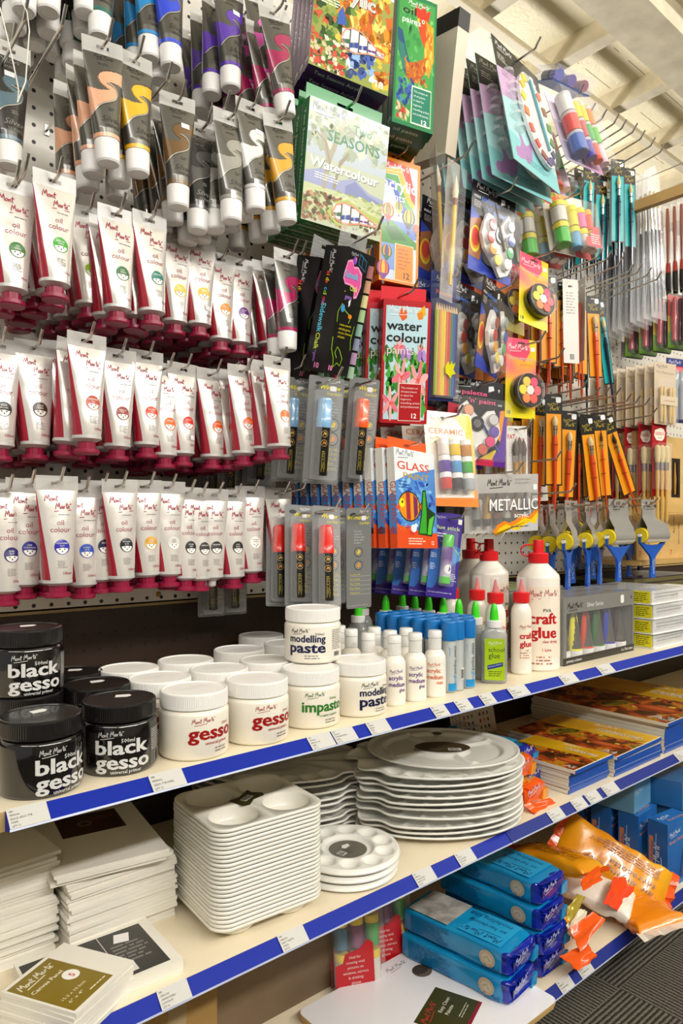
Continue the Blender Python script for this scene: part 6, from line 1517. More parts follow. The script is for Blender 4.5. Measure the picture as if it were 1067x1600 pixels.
# window markers in grey blister packs
def marker(col, pen=True, k='mblue'):
    w, h = POS[k][6:8]
    def make():
        t = thing('window_marker_pack'); m = MB(); d = .024
        m.prism(rrect(-w / 2, w / 2, -h / 2, h / 2, .004), (0, d if pen else 0, 0), (1, 0, 0), (0, 0, 1), (0, .001, 0), M('#787a79', .4, coat=.2)); W = front(d if pen else 0)
        m.script(W, w * .04, h * .455, w * .34, PRINT('#f0f0f0'), .1, 1); m.text(W, 'Window', -w * (.16 if pen else .44), h * .385, h * .058, PRINT('#e6d81c'), width=w * (.58 if pen else .86), bold=.03, shear=.35, k=1); m.text(W, 'marker', w * .02, h * .335, h * .045, PRINT('#e6d81c'), width=w * .42, shear=.3, k=1)
        g = PRINT('#d0d0cc')
        for q, s in enumerate(['The ideal', 'marker for', 'window signs', 'display labels', 'and glass']): m.text(W, s, w * .06 if pen else -w * .2, h * (.26 - .028 * q), h * .022, g, k=1, res=1)
        for q, cc in enumerate(['#e8c81c', '#e8941c']):
            cx = w * (.26 if pen else -.02); cz = h * (.06 - .13 * q); m.disc(W, cx, cz, w * .17, w * .17, PRINT('#26262a'), 1, 20); m.disc(W, cx, cz, w * .145, w * .145, PRINT('#8a8a86'), 2, 20); m.poly(W, [(cx - w * .07, cz - w * .06), (cx + w * .04, cz - w * .06), (cx + w * .08, cz + w * .05), (cx - .0, cz + w * .09)], PRINT(cc), 3)
        for q, s in enumerate(['Looks like chalk', 'Short finish', 'Wipes off easily', 'Fast flow', 'Weather proof']): m.text(W, s, w * .02 if pen else -w * .36, h * (-.17 - .045 * q), h * .024, PRINT('#e6d81c'), k=1, res=1, width=min(w * .40, len(s) * h * .0125)); m.line(W, [(w * (.0 if pen else -.36), h * (-.18 - .045 * q)), (w * .46, h * (-.18 - .045 * q))], .0004, g, 1)
        m.text(W, 'for use on glass and non porous surfaces only', -w * .44, -h * .475, h * .018, g, width=w * .8, k=1, res=1)
        m.disc(W, -w * .22, h * .43, .0075, .004, PRINT('#26262a'), 2, 14); m.poly(W, rrect(w * .1, w * .28, h * .375, h * .42, .002), PRINT('#e4e4ea'), 3)
        m.build('backing_card', t)
        if pen:
            p = MB(); x = -w * .10; r = .0135; c = M(col, .28, coat=.4); kb = M('#16150f', .35, coat=.3); zt = h * .30
            p.lathe([(.001, -h * .42), (r * .9, -h * .42), (r, -h * .41), (r, h * .025)], kb, 32, (x, d * .45, 0)); p.lathe([(r * 1.06, h * .025), (r * 1.06, h * .12), (r * 1.0, h * .125), (r * .98, zt - .006), (r * .85, zt - .001), (.001, zt)], c, 32, (x, d * .45, 0), sharp=50)
            Wp = cyl(r, 0, (x, d * .45)); Wp2 = lambda a, b, kk: Wp(a, b, kk)
            for q in range(2):
                p.disc(Wp2, -.003, -h * (.035 + .085 * q), .0062, .0062, PRINT('#cfa860'), 1, 16, 2); p.disc(Wp2, -.003, -h * (.035 + .085 * q), .0054, .0054, PRINT('#1c1a14'), 2, 16, 2); p.poly(Wp2, [(-.006, -h * (.045 + .085 * q)), (-.0005, -h * (.045 + .085 * q)), (.0, -h * (.026 + .085 * q)), (-.004, -h * (.02 + .085 * q))], PRINT(['#e8c86a', '#e89a3c'][q]), 3)
            p.text(Wp2, 'Window', .0095, -h * .12, .0125, PRINT('#e6d81c'), width=h * .15, rot=-R(90), shear=.3, bold=.02, k=1); p.text(Wp2, 'marker', .008, -h * .28, .009, PRINT('#e6d81c'), width=h * .10, rot=-R(90), bold=.01, k=1); p.smalltext(Wp2, -.006, -h * .2, .008, 14, .0028, PRINT('#a8983c'), 1, 3)
            p.build('marker_pen', t)
            b = MB(); cl = CLEAR('#ffffff', .13, .05); b.prism(rrect(-w * .46, w * .30, -h * .46, h * .36, .006), (0, 0, 0), (1, 0, 0), (0, 0, 1), (0, d, 0), cl, False, (1, 0)); b.build('clear_blister', t)
        return t
    return make
G = 'window marker packs'
put('mkb', marker('#7fb0d6'), 'light blue window marker pack, front of its hook', 'marker pack', G, mat=at('mblue')); put('mkb', marker('#7fb0d6'), 'light blue window marker pack just behind the front light blue one', 'marker pack', G, mat=at('mblue', -.026, .065, .006))
put('mkb', marker('#7fb0d6'), 'light blue window marker pack deep in shadow close to the board', 'marker pack', G, mat=at('mblue', -.030, .16, .0))
put('mko', marker('#ee5a10', True, 'morange'), 'orange window marker pack, front of its hook', 'marker pack', G, mat=at('morange')); put('mko', marker('#ee5a10', True, 'morange'), 'orange window marker pack just behind the front orange one', 'marker pack', G, mat=at('morange', -.022, .06, .004)); put('mko', marker('#ee5a10', True, 'morange'), 'orange window marker pack deep in shadow close to the board', 'marker pack', G, mat=at('morange', -.02, .15, .0))
put('mkr', marker('#de2418', True, 'mred'), 'red window marker pack, front of its hook above the paste tub', 'marker pack', G, mat=at('mred')); put('mkr', marker('#de2418', True, 'mred'), 'red window marker pack just behind the front red one', 'marker pack', G, mat=at('mred', -.022, .055, .003)); put('mkr', marker('#de2418', True, 'mred'), 'red window marker pack third on its hook, edge showing', 'marker pack', G, mat=at('mred', -.030, .105, .0))
put('mkw', marker('#e8e8e4', True, 'mgrey'), 'white window marker pack half hidden between red and grey packs', 'marker pack', G, mat=at('mgrey', -.008, .05, .0)); put('mkg', marker('#888888', False, 'mgrey'), 'grey window marker card seen flat with yellow lettering', 'marker pack', G, mat=at('mgrey'))
for i, (x, y, zz) in enumerate(((.70, 1.20, 1.17), (.74, 1.2, 1.16), (.70, 1.2, .95), (.75, 1.2, .95))):
    put('mkk', marker('#3a3a3a', True, 'mred'), ['black window marker pack against the board under the end oil tubes', 'black window marker pack against the board behind the light blue one', 'black window marker pack low against the board beside the lowest oil tubes', 'black window marker pack low against the board behind the red ones'][i], 'marker pack', G, mat=pose(x, y, zz, -10, 0, 0))
for k, s in (('mblue', 'light blue marker'), ('morange', 'orange marker'), ('mred', 'red marker'), ('mgrey', 'grey marker')): hook_for(k, f'bent chrome hook carrying the {s} packs', -.014, extra=.03, rise=.012, ox=-.014)

# glass paint boxes
gls = [('r', '#e8eef2', (0, 0, 1, 1)), ('p', '#4f8ed6', [(0, .66), (.3, .74), (.55, .78), (1, .84), (1, .12), (0, .12)]), ('b', ['#3a6ac8', '#6ab0e8', '#2c58b8', '#8ac8f0', '#4a7ad0'], 70, (.05, .18, .95, .68), .07, .4, 31), ('p', '#e8501c', [(0, 0), (1, 0), (1, .16), (.85, .15), (.7, .20), (.55, .16), (.4, .22), (.2, .19), (0, .25)]), ('b', ['#d8382c', '#e8681c', '#c8304a'], 16, (.02, .15, .6, .22), .05, .3, 32),
       ('s', '#151515', .05, .925, .42), ('t', '#d8481c', 'GLASS', .06, .79, .115, {'width': .80, 'bold': .02}), ('t', '#c8a01c', 'PAINT', .20, .70, .085, {'width': .64, 'bold': .02}), ('f', '#2c5aa0', .08, .66, .3, 3, .03),
       ('e', '#151515', (.32, .42, .27, .155)), ('e', '#e8981c', (.32, .42, .25, .142)), ('p', '#a82a3a', [(.24, .555), (.34, .56), (.34, .28), (.24, .29)]), ('p', '#7a2a5a', [(.42, .545), (.52, .50), (.52, .35), (.42, .29)]), ('p', '#e8501c', [(.0, .40), (.09, .46), (.09, .36)]), ('e', '#f4e81c', (.14, .45, .07, .045)), ('e', '#151515', (.15, .46, .02, .015)), ('p', '#151515', [(.54, .42), (.72, .54), (.70, .31)]), ('p', '#d8642c', [(.56, .42), (.70, .51), (.68, .34)]),
       ('p', '#123a10', [(.50, .14), (.60, .36), (.66, .60), (.74, .60), (.78, .42), (.98, .36), (.88, .20), (.86, .12)]), ('p', '#3aa82c', [(.53, .15), (.62, .34), (.68, .585), (.72, .58), (.74, .38), (.72, .15)]), ('p', '#58c83a', [(.74, .14), (.80, .30), (.94, .345), (.86, .2), (.84, .14)]), ('e', '#e4f0f8', (.40, .20, .07, .04)), ('e', '#e4f0f8', (.46, .23, .04, .022)), ('f', '#f8e0c8', .26, .09, .48, 3, .026), ('t', '#fff4e8', '12', .84, .035, .055, {'bold': .03})]
series('gls', carton('glass', .0175, '#e6e2da', gls, [('GLASS PAINT', .66, .10, .42, '#c8501c')], '#ee5a14', .024, sideart=(('#4f8ed6', .14, .52), ('#e8501c', .001, .19))), 'glass', 'front glass paint box with striped fish and green seaweed', 'glass paint box, {} in line behind the fish front', 'paint set', 'glass paint boxes', 9, .0225, -.010, .0)
hook_for('glass', 'bent chrome hook carrying the glass paint boxes', .013, extra=.012)

# ------------------------------------------------------------------ ceramic paint, glue sticks, metallic tubes, liners
def blister(m, P, d, tint='#ffffff', a=.10):
    m.prism(P, (0, -d, 0), (1, 0, 0), (0, 0, 1), (0, d, 0), CLEAR(tint, a, .06), False, (1, 0))
def potrow(t, x, z0, cap, cols, y, r=.0105, h=.024):
    for j, c in enumerate(cols):
        b = MB(); zz = z0 - j * (h + .013); b.lathe([(.001, -.0), (r * .95, 0), (r, .0015), (r, h), (r * .85, h + .001)], M(c, .25, coat=.5), 22, (x, y, zz)); b.lathe([(r * 1.02, h), (r * 1.02, h + .011), (r * .9, h + .012), (.001, h + .012)], M(cap, .3, coat=.2), 22, (x, y, zz)); b.build('paint_pot', t)
def ceramic():
    w, h = POS['ceramic'][6:8]; t = thing('ceramic_paint_pack'); m = MB()
    m.prism(rrect(-w / 2, w / 2, -h / 2, h / 2, .008), (0, 0, 0), (1, 0, 0), (0, 0, 1), (0, .0012, 0), PRINT('#f4eee0'))
    m.art(FRONT, [('p', '#f4c81c', [(.80, 1), (.97, .98), (1, .9), (1, .1), (.88, .14), (.86, .7)]), ('p', '#f0881c', [(0, .0), (1, 0), (1, .5), (.92, .1), (.0, .08)]), ('p', '#f4dc7a', [(.62, .97), (.9, .98), (.88, .78)]), ('s', '#3a3a3a', .14, .905, .26, {'wd': .07}), ('l', '#d8a81c', .006, [(.3, .93), (.36, .96), (.34, .9), (.42, .92)]), ('l', '#3a5a2c', .006, [(.46, .92), (.52, .95), (.54, .9), (.66, .94)]), ('t', '#e87a3c', 'CERAMIC', .08, .76, .085, {'width': .72, 'bold': .01}), ('t', '#8ab0d0', 'PAINT', .60, .725, .03), ('b', ['#a8c86a', '#e8c84a', '#c8d89a', '#e8a08a'], 26, (.1, .66, .6, .72), .03, .4, 41), ('e', '#2a2420', (.40, .935, .06, .012)), ('t', '#b89a3c', '9', .74, .9, .04)], w, h)
    m.build('backing_card', t)
    for i, cols in enumerate((['#e9e6df', '#5a2a9c', '#d02c24'], ['#ecc81c', '#4a98d0', '#2a2a30'], ['#c8863c', '#3aa82c', '#a8b0b4'])): potrow(t, -.026 + i * .0285, h * .015, '#f0eeea', cols, -.0125, .0125)
    b = MB(); blister(b, rrect(-w * .40, w * .36, -h * .44, h * .22, .006), .028); b.build('clear_blister', t)
    return t
series('cer', ceramic, 'ceramic', 'front ceramic paint pack with nine small pots on a yellow orange card', 'ceramic paint pack, {} on its hook behind the front one', 'paint pack', 'ceramic paint packs', 3, .055, -.012, .002)
hook_for('ceramic', 'bent chrome hook carrying the ceramic paint packs', -.014, extra=.04, ox=-.012)
def gluestick():
    w, h = POS['gluestick'][6:8]; t = thing('glue_stick_pack'); m = MB()
    m.prism(rrect(-w / 2, w / 2, -h / 2, h / 2, .003), (0, 0, 0), (1, 0, 0), (0, 0, 1), (0, .0012, 0), noise_mat('purple_blue_card', [(.3, '#3a1a86'), (.7, '#3a2a96')], 3, 1, .3)); 
    m.art(FRONT, [('p', '#2f6ec0', [(0, 0), (.55, .3), (1, .45), (1, .60), (.6, .64), (0, .52)]), ('p', '#4a94d4', [(.4, .30), (1, .46), (1, .56), (.5, .58)]), ('l', '#b8d83a', .02, [(.3, .66), (.7, .62), (.98, .52)]), ('r', '#3c1f8c', (0, 0, 1, .10)), ('s', '#f0f0f8', .1, .93, .3), ('t', '#c8d89a', 'glue stick', .04, .80, .065, {'width': .9, 'bold': .03}), ('f', '#e8e4f4', .12, .74, .5, 2, .03), ('f', '#e0e8f8', .04, .5, .24, 3, .02), ('f', '#e0e8f8', .04, .38, .2, 4, .02), ('f', '#e0e8f8', .74, .28, .22, 5, .02), ('t', '#f0f0f8', 'non toxic acid free photo safe', .05, .05, .022, {'width': .8}), ('r', '#ececec', (.84, .88, .97, .94))], w, h)
    m.build('backing_card', t)
    b = MB(); r = .0118; z0 = -h * .34
    g = M('#3cc81c', .3, coat=.3); b.lathe([(.001, 0), (r, 0), (r, .014)], g, 26, (0, -.013, z0)); b.lathe([(r * .97, .014), (r * .97, .078)], noise_mat('glue_stick_label', [(.4, '#c9c4d8'), (.6, '#6a3a96')], 22, 1, .3), 26, (0, -.013, z0)); b.lathe([(r, .078), (r, .102), (r * .9, .104), (.001, .104)], g, 26, (0, -.013, z0))
    W = cyl(r, z0, (0, -.013)); b.disc(W, .002, .030, .009, .010, PRINT('#f2f2f2'), 2, 18, 2); b.poly(W, [(.002, .024), (.008, .030), (.004, .038)], PRINT('#4a2a86'), 4); b.text(W, 'glue', -.004, .062, .010, PRINT('#5a2a8c'), k=2); b.text(W, 'stick', -.004, .052, .010, PRINT('#5a2a8c'), k=2)
    b.build('glue_stick', t)
    c = MB(); blister(c, rrect(-.017, .017, z0 - .006, z0 + .112, .005), .026); c.build('clear_blister', t)
    return t
series('gst', gluestick, 'gluestick', 'front glue stick pack with green capped stick on purple card', 'glue stick pack, {} in line behind the front purple card', 'glue pack', 'glue stick packs', 6, .042, -.010, .0)
hook_for('gluestick', 'bent chrome hook carrying the purple glue stick packs', -.012, extra=.035)
def metallic():
    w, h = POS['metallic'][6:8]; t = thing('metallic_acrylic_pack'); m = MB()
    m.box(-w / 2, w / 2, .022, .0235, -h / 2, h / 2, M('#d5d2cc', .4)); m.build('backing_card', t)
    for i, c in enumerate(('#8a8a86', '#c89a3c', '#7a4a2c', '#b8b4ac', '#8a6a3c', '#6a6a70')):
        b = MB(); x = -w * .36 + i * w * .145; b.loft([[(x + (.011 * s) * math.sin(2 * math.pi * q / 20), .013 - (.002 + .008 * s) * math.cos(2 * math.pi * q / 20), h * .28 - .07 * s) for q in range(20)] for s in (0, .3, .6, 1)][::-1], M(c, .3, .6), True); b.lathe([(.0095, 0), (.009, -.016)][::-1], M('#2a2826', .4), 18, (x, .013, h * .28 - .07)); b.text(front(.0015), 'METALLIC', x + .004, h * .10, .007, PRINT('#2a2826'), width=.03, rot=-R(90), bold=.02, k=1); b.build('paint_tube', t)
    s = MB(); W = front(-.0004); s.box(-w / 2, w / 2, 0, .0004, h * .18, h / 2, M('#e4e1dc', .3, alpha=.85))
    ww = [(-.2, -.5), (-.12, -.36), (-.02, -.30), (.06, -.34), (.14, -.30), (.26, -.20), (.36, -.24), (.48, -.10), (.5, -.10)]
    s.poly(W, [(x * w, y * h) for x, y in ww] + [(w * .5, -h * .5)], PRINT('#f08a1c'), 1); s.poly(W, [((x + .03) * w if x < .47 else w * .5, (y - .06) * h) for x, y in ww] + [(w * .5, -h * .5), (-w * .14, -h * .5)], PRINT('#f4d01c'), 2); s.poly(W, [((x + .10) * w if x < .4 else w * .5, (y - .14) * h) for x, y in ww] + [(w * .5, -h * .5), (w * .0, -h * .5)], PRINT('#c4c6c8'), 3)
    s.script(W, -w * .27, h * .30, w * .34, PRINT('#151515'), .1, 2); s.text(W, 'METALLIC', -w * .245, -h * .13, h * .295, PRINT('#1d1d1d'), width=w * .745, bold=.045, k=3); s.text(W, 'METALLIC', -w * .24, -h * .12, h * .28, PRINT('#fbfbf8'), width=w * .735, bold=.02, k=4); s.text(W, 'acrylic', w * .13, -h * .25, h * .12, PRINT('#fbfbf8'), width=w * .22, bold=.02, k=4)
    s.smalltext(W, w * .14, h * .40, w * .32, 2, h * .06, PRINT('#a8a6a2'), 2, 3); s.smalltext(W, w * .08, -h * .42, w * .36, 1, h * .05, PRINT('#6a6a6a'), 4, 3); s.poly(W, rrect(w * .42, w * .48, h * .22, h * .32, .003), PRINT('#f4f4f6'), 3)
    s.build('printed_sleeve', t)
    c = MB(); c.box(-w / 2, w / 2, 0, .022, -h / 2, h / 2, CLEAR('#ffffff', .14)); c.build('clear_box', t)
    return t
series('met', metallic, 'metallic', 'front metallic acrylic pack with yellow wave and big white lettering', 'metallic acrylic pack, {} in line behind the front one', 'paint pack', 'metallic acrylic packs', 4, .046, -.008, .0)
hook_for('metallic', 'bent chrome hook carrying the metallic acrylic packs', .004, extra=.03)
def fatliner():
    w, h = .078, .118; t = thing('liner_brush_pack'); m = MB()
    m.prism(rrect(-w / 2, w / 2, -h / 2, h / 2, .003), (0, 0, 0), (1, 0, 0), (0, 0, 1), (0, .001, 0), PRINT('#e9e6e0'))
    m.art(FRONT, [('s', '#3a3a3a', .08, .92, .3), ('e', '#2a2826', (.5, .93, .12, .018)), ('t', '#c8202c', 'FAT', .06, .74, .13, {'width': .36, 'bold': .04}), ('t', '#c8202c', 'liner', .44, .70, .13, {'width': .46, 'bold': .0}), ('t', '#a82a2c', '3', .86, .88, .08)] + [('r', '#b8b4b0', (.06, .64 - .06 * q, .9, .645 - .06 * q)) for q in range(9)], w, h); m.build('backing_card', t)
    for i in range(3):
        b = MB(); x = -.014 + i * .015; z0 = h * (.02 + .04 * (i == 1)); b.lathe([(.0035, -.062), (.005, -.045), (.0055, -.03)], M('#b8862c', .35), 14, (x, -.007, z0)); b.lathe([(.0055, -.03), (.006, -.014)], CHROME, 14, (x, -.007, z0)); b.lathe([(.006, -.014), (.0075, .0), (.005, .014), (.0008, .026)], M('#4a3828', .7), 14, (x, -.007, z0)); b.build('liner_brush', t)
    c = MB(); blister(c, rrect(-w * .36, w * .36, -h * .48, h * .30, .008), .016); c.build('clear_blister', t)
    return t
series('fat', fatliner, 'fatliner', 'white lined card of three short liner brushes above the metallic pack', 'card of short liner brushes, {} on its hook', 'brush pack', 'liner brush packs', 2, .06, .0, .0)
hook_for('fatliner', 'bent chrome hook carrying the liner brush cards', -.008, extra=.03)

# mini palette and paint sets
def minipal(edge, word, wc, w=.155, h=.195, flip=False):
    def make():
        t = thing('mini_palette_set'); m = MB()
        m.prism(rrect(-w / 2, w / 2, -h / 2, h / 2, .003), (0, 0, 0), (1, 0, 0), (0, 0, 1), (0, .0012, 0), PRINT('#121013'))
        if edge == 'blue':
            m.art(FRONT, [('p', '#2a45b4', [(0, 0), (1, 0), (1, .10), (.55, .08), (.3, .14), (.2, .62), (0, .70)]), ('p', '#a8683c', [(0, .56), (.22, .62), (.34, .40), (.24, .14), (0, .16)]), ('e', '#e8d83a', (.13, .36, .12, .15)), ('e', '#e8901c', (.13, .37, .10, .125)), ('e', '#d8382c', (.13, .38, .08, .10))], w, h)
        else:
            m.art(FRONT, [('p', '#c01c3a', [(0, 0), (.6, 0), (.4, .3), (.36, .66), (0, .70)]), ('p', '#5a2c9c', [(.7, 0), (1, 0), (1, .70), (.85, .66), (.9, .3)]), ('p', '#e8901c', [(.9, .3), (.96, .68), (.88, .67), (.84, .34)]), ('p', '#e8c83a', [(.36, 0), (.72, 0), (.86, .22), (.6, .1)]), ('r', '#c81c4a', (0, 0, .8, .08)), ('r', '#5a1c8c', (.8, 0, 1, .10))], w, h)
        m.art(FRONT, [('s', '#f4f4f4', .10, .925, .40), ('t', '#f0f0f0', 'mini', .05, .82, .055, {'width': .14, 'bold': .01}), ('t', wc, 'palette', .22, .82, .075, {'width': .42, 'bold': .03}), ('t', wc, "'n' paint", .34, .73, .072, {'width': .46, 'bold': .03}), ('t', '#f0f0f0', 'set', .83, .72, .05), ('f', '#b8b4b4', .06, .78, .2, 4, .02), ('t', '#f0f0f0', '9', .82, .88, .06), ('p', '#e4e4ec', [(.66, .87), (.76, .9), (.74, .95), (.66, .94)])], w, h); m.build('backing_card', t)
        p = MB(); wp = M('#eceae6', .25, alpha=.92, coat=.4); pts = [(-.30, .10), (-.22, .22), (-.10, .20), (.0, .10), (.10, .16), (.24, .30), (.36, .22), (.38, .06), (.34, -.12), (.40, -.24), (.30, -.38), (.12, -.44), (.0, -.34), (-.12, -.26), (-.26, -.18), (-.34, -.04)]
        if edge != 'blue': pts = [(-x, y - .02) for x, y in pts][::-1]
        p.prism([(x * w, y * h - .01) for x, y in pts], (0, -.014, 0), (1, 0, 0), (0, 0, 1), (0, .008, 0), wp); p.build('palette_tray', t)
        sgn = 1 if edge == 'blue' else -1
        for (x, y), c in zip(((-.18, .08), (-.20, -.06), (-.14, -.18), (-.02, -.28), (.24, .16), (.27, .0), (.25, -.14), (.20, -.28)), ('#9a3c34', '#c82c24', '#e8a01c', '#e8d860', '#8a9a98', '#3a5aa8', '#4aa868', '#e4e2dc') if edge == 'blue' else ('#c8c4c4', '#6a4aa8', '#d83a7a', '#c8604a', '#e0a080', '#c8b4b0', '#d0c8c4', '#e4e2dc')):
            b = MB(); b.T = Matrix.Translation((sgn * x * w, -.014, y * h - .01)) @ Matrix.Rotation(R(90), 4, 'X'); b.lathe([(.0135, 0), (.0135, .009)], wp, 22, cap=False); b.lathe([(.0125, .0085), (.0115, .0105), (.001, .0107)], M(c, .4, coat=.5), 22); b.build('paint_pan', t)
        d = MB(); d.T = Matrix.Translation((.06 * w * sgn, -.0145, -.03 * h)) @ Matrix.Rotation(R(90), 4, 'X'); d.lathe([(.0001, .003), (.017, .003), (.0172, .0)], M('#171417', .3, coat=.4), 28); d.lathe([(.0001, .0034), (.0095, .0034)], M('#e6e2e2', .4), 18, (-.001, 0, 0)); d.build('round_sticker', t)
        br = MB(); a, b_ = ((-.12 * w, -.018, .30 * h), (.16 * w, -.018, -.18 * h)) if edge == 'blue' else ((-.10 * w, -.018, -.02 * h), (-.34 * w, -.018, -.32 * h))
        if edge != 'blue': a, b_ = (.02 * w, -.018, -.02 * h), (.30 * w, -.018, -.34 * h)
        br.tube([a, b_], [.0022, .003], M('#5a4a3a' if edge == 'blue' else '#3a4a8a', .3), 10); br.build('small_brush', t)
        c = MB(); blister(c, rrect(-w * .44, w * .46, -h * .46, h * .26, .02), .030, '#ffffff', .06); c.build('clear_blister', t)
        return t
    return make
series('mpb', minipal('blue', 'p', '#4a7ad8'), 'miniblue', 'blue edged mini palette set, topmost of the palette packs', 'blue edged mini palette set, {} on the topmost palette hook', 'palette set', 'mini palette sets', 3, .06, -.015, 0)
series('mpb', minipal('blue', 'p', '#4a7ad8'), 'miniblue2', 'blue edged mini palette set turned sideways in the middle of the palette packs', 'blue edged mini palette set, {} on the middle palette hook, brown pans showing', 'palette set', 'mini palette sets', 3, .055, -.03, .002, -9)
series('mpr', minipal('red', 'p', '#e85a8a'), 'minired', 'red and purple mini palette set lowest of the palette packs', 'red and purple mini palette set, {} on the lowest palette hook', 'palette set', 'mini palette sets', 3, .06, -.006, 0)
for k, s in (('miniblue', 'topmost'), ('miniblue2', 'middle'), ('minired', 'lowest')): hook_for(k, f'bent chrome hook carrying the {s} mini palette sets', -.012, extra=.045)

# round neon paint discs on pink and yellow cards
def neon():
    w, h = .092, .185; t = thing('paint_disc_pack'); m = MB()
    m.prism(rrect(-w / 2, w / 2, -h / 2, h / 2, .003), (0, 0, 0), (1, 0, 0), (0, 0, 1), (0, .0014, 0), noise_mat('sunset_card', [(.30, '#e83a7a'), (.40, '#f07a6a'), (.5, '#f0a83a'), (.6, '#f0d81c'), (.72, '#f4e84a')], 9, 1, .3, .2) if 'sunset_card' not in bpy.data.materials else bpy.data.materials['sunset_card'])
    m.art(FRONT, [('p', '#e8486a', [(0, .80), (.62, .72), (1, 1), (0, 1)]), ('p', '#f0c81c', [(.75, 1), (1, 1), (1, .74), (.8, .8)]), ('p', '#f0e01c', [(0, .10), (.5, .2), (1, .1), (1, 0), (0, 0)]), ('s', '#fdf4f4', .06, .86, .66), ('t', '#c8b0a0', 'fluorescent', .08, .735, .065, {'width': .84, 'bold': .035}), ('t', '#f08a1c', 'paints', .48, .665, .05, {'width': .40, 'bold': .02}), ('t', '#2a98b8', '18', .06, .045, .065, {'bold': .05}), ('p', '#2a2420', [(.38, .935), (.62, .935), (.62, .955), (.53, .955), (.5, .965), (.47, .955), (.38, .955)]), ('r', '#eef0f8', (.82, .86, .95, .91))], w, h); m.build('backing_card', t)
    d = MB(); d.T = Matrix.Translation((.006, 0, -h * .16)) @ Matrix.Rotation(R(90), 4, 'X'); r = .040
    d.lathe([(r * .94, 0), (r, .004), (r, .022), (r * .97, .024), (r * .9, .024)], M('#17140f', .2, coat=.6), 48); d.lathe([(r * .9, .0238), (.001, .0238)], M('#1c1a18', .4), 40); d.build('paint_case', t)
    for q, c in enumerate(['#e8606a', '#e83a6a', '#e8c83a', '#f0d81c', '#f0822c', '#e84a3c', '#e4e0d8']):
        b = MB(); a = q * 2 * math.pi / 6; rr_ = r * .55 if q < 6 else 0; b.T = Matrix.Translation((.006 + rr_ * math.cos(a), 0, -h * .16 + rr_ * math.sin(a))) @ Matrix.Rotation(R(90), 4, 'X'); b.lathe([(.0112, .0238), (.0108, .0266), (.001, .0268)], M(c, .45), 20); b.build('paint_cake', t)
    c = MB(); c.T = Matrix.Translation((.006, 0, -h * .16)) @ Matrix.Rotation(R(90), 4, 'X'); c.lathe([(r * 1.02, .018), (r * 1.02, .031), (r * .97, .034), (.001, .034)], CLEAR('#ffffff', .06), 48, cap=False); c.lathe([(r * 1.02, .0285), (r * 1.035, .030), (r * 1.02, .0315)], M('#dfe2e2', .1, alpha=.5), 48, cap=False); c.build('clear_lid', t)
    return t
series('neo', neon, 'neon1', 'fluorescent paint disc pack on pink yellow card, upper of the two in front', 'fluorescent paint disc pack, {} on the upper hook', 'paint pack', 'fluorescent paint disc packs', 3, .058, -.012, 0)
series('neo', neon, 'neon2', 'fluorescent paint disc pack on pink yellow card, lower of the two in front', 'fluorescent paint disc pack, {} on the lower hook', 'paint pack', 'fluorescent paint disc packs', 3, .06, -.004, 0)
for k, s in (('neon1', 'upper'), ('neon2', 'lower')): hook_for(k, f'bent chrome hook carrying the {s} fluorescent disc packs', -.010, extra=.05)

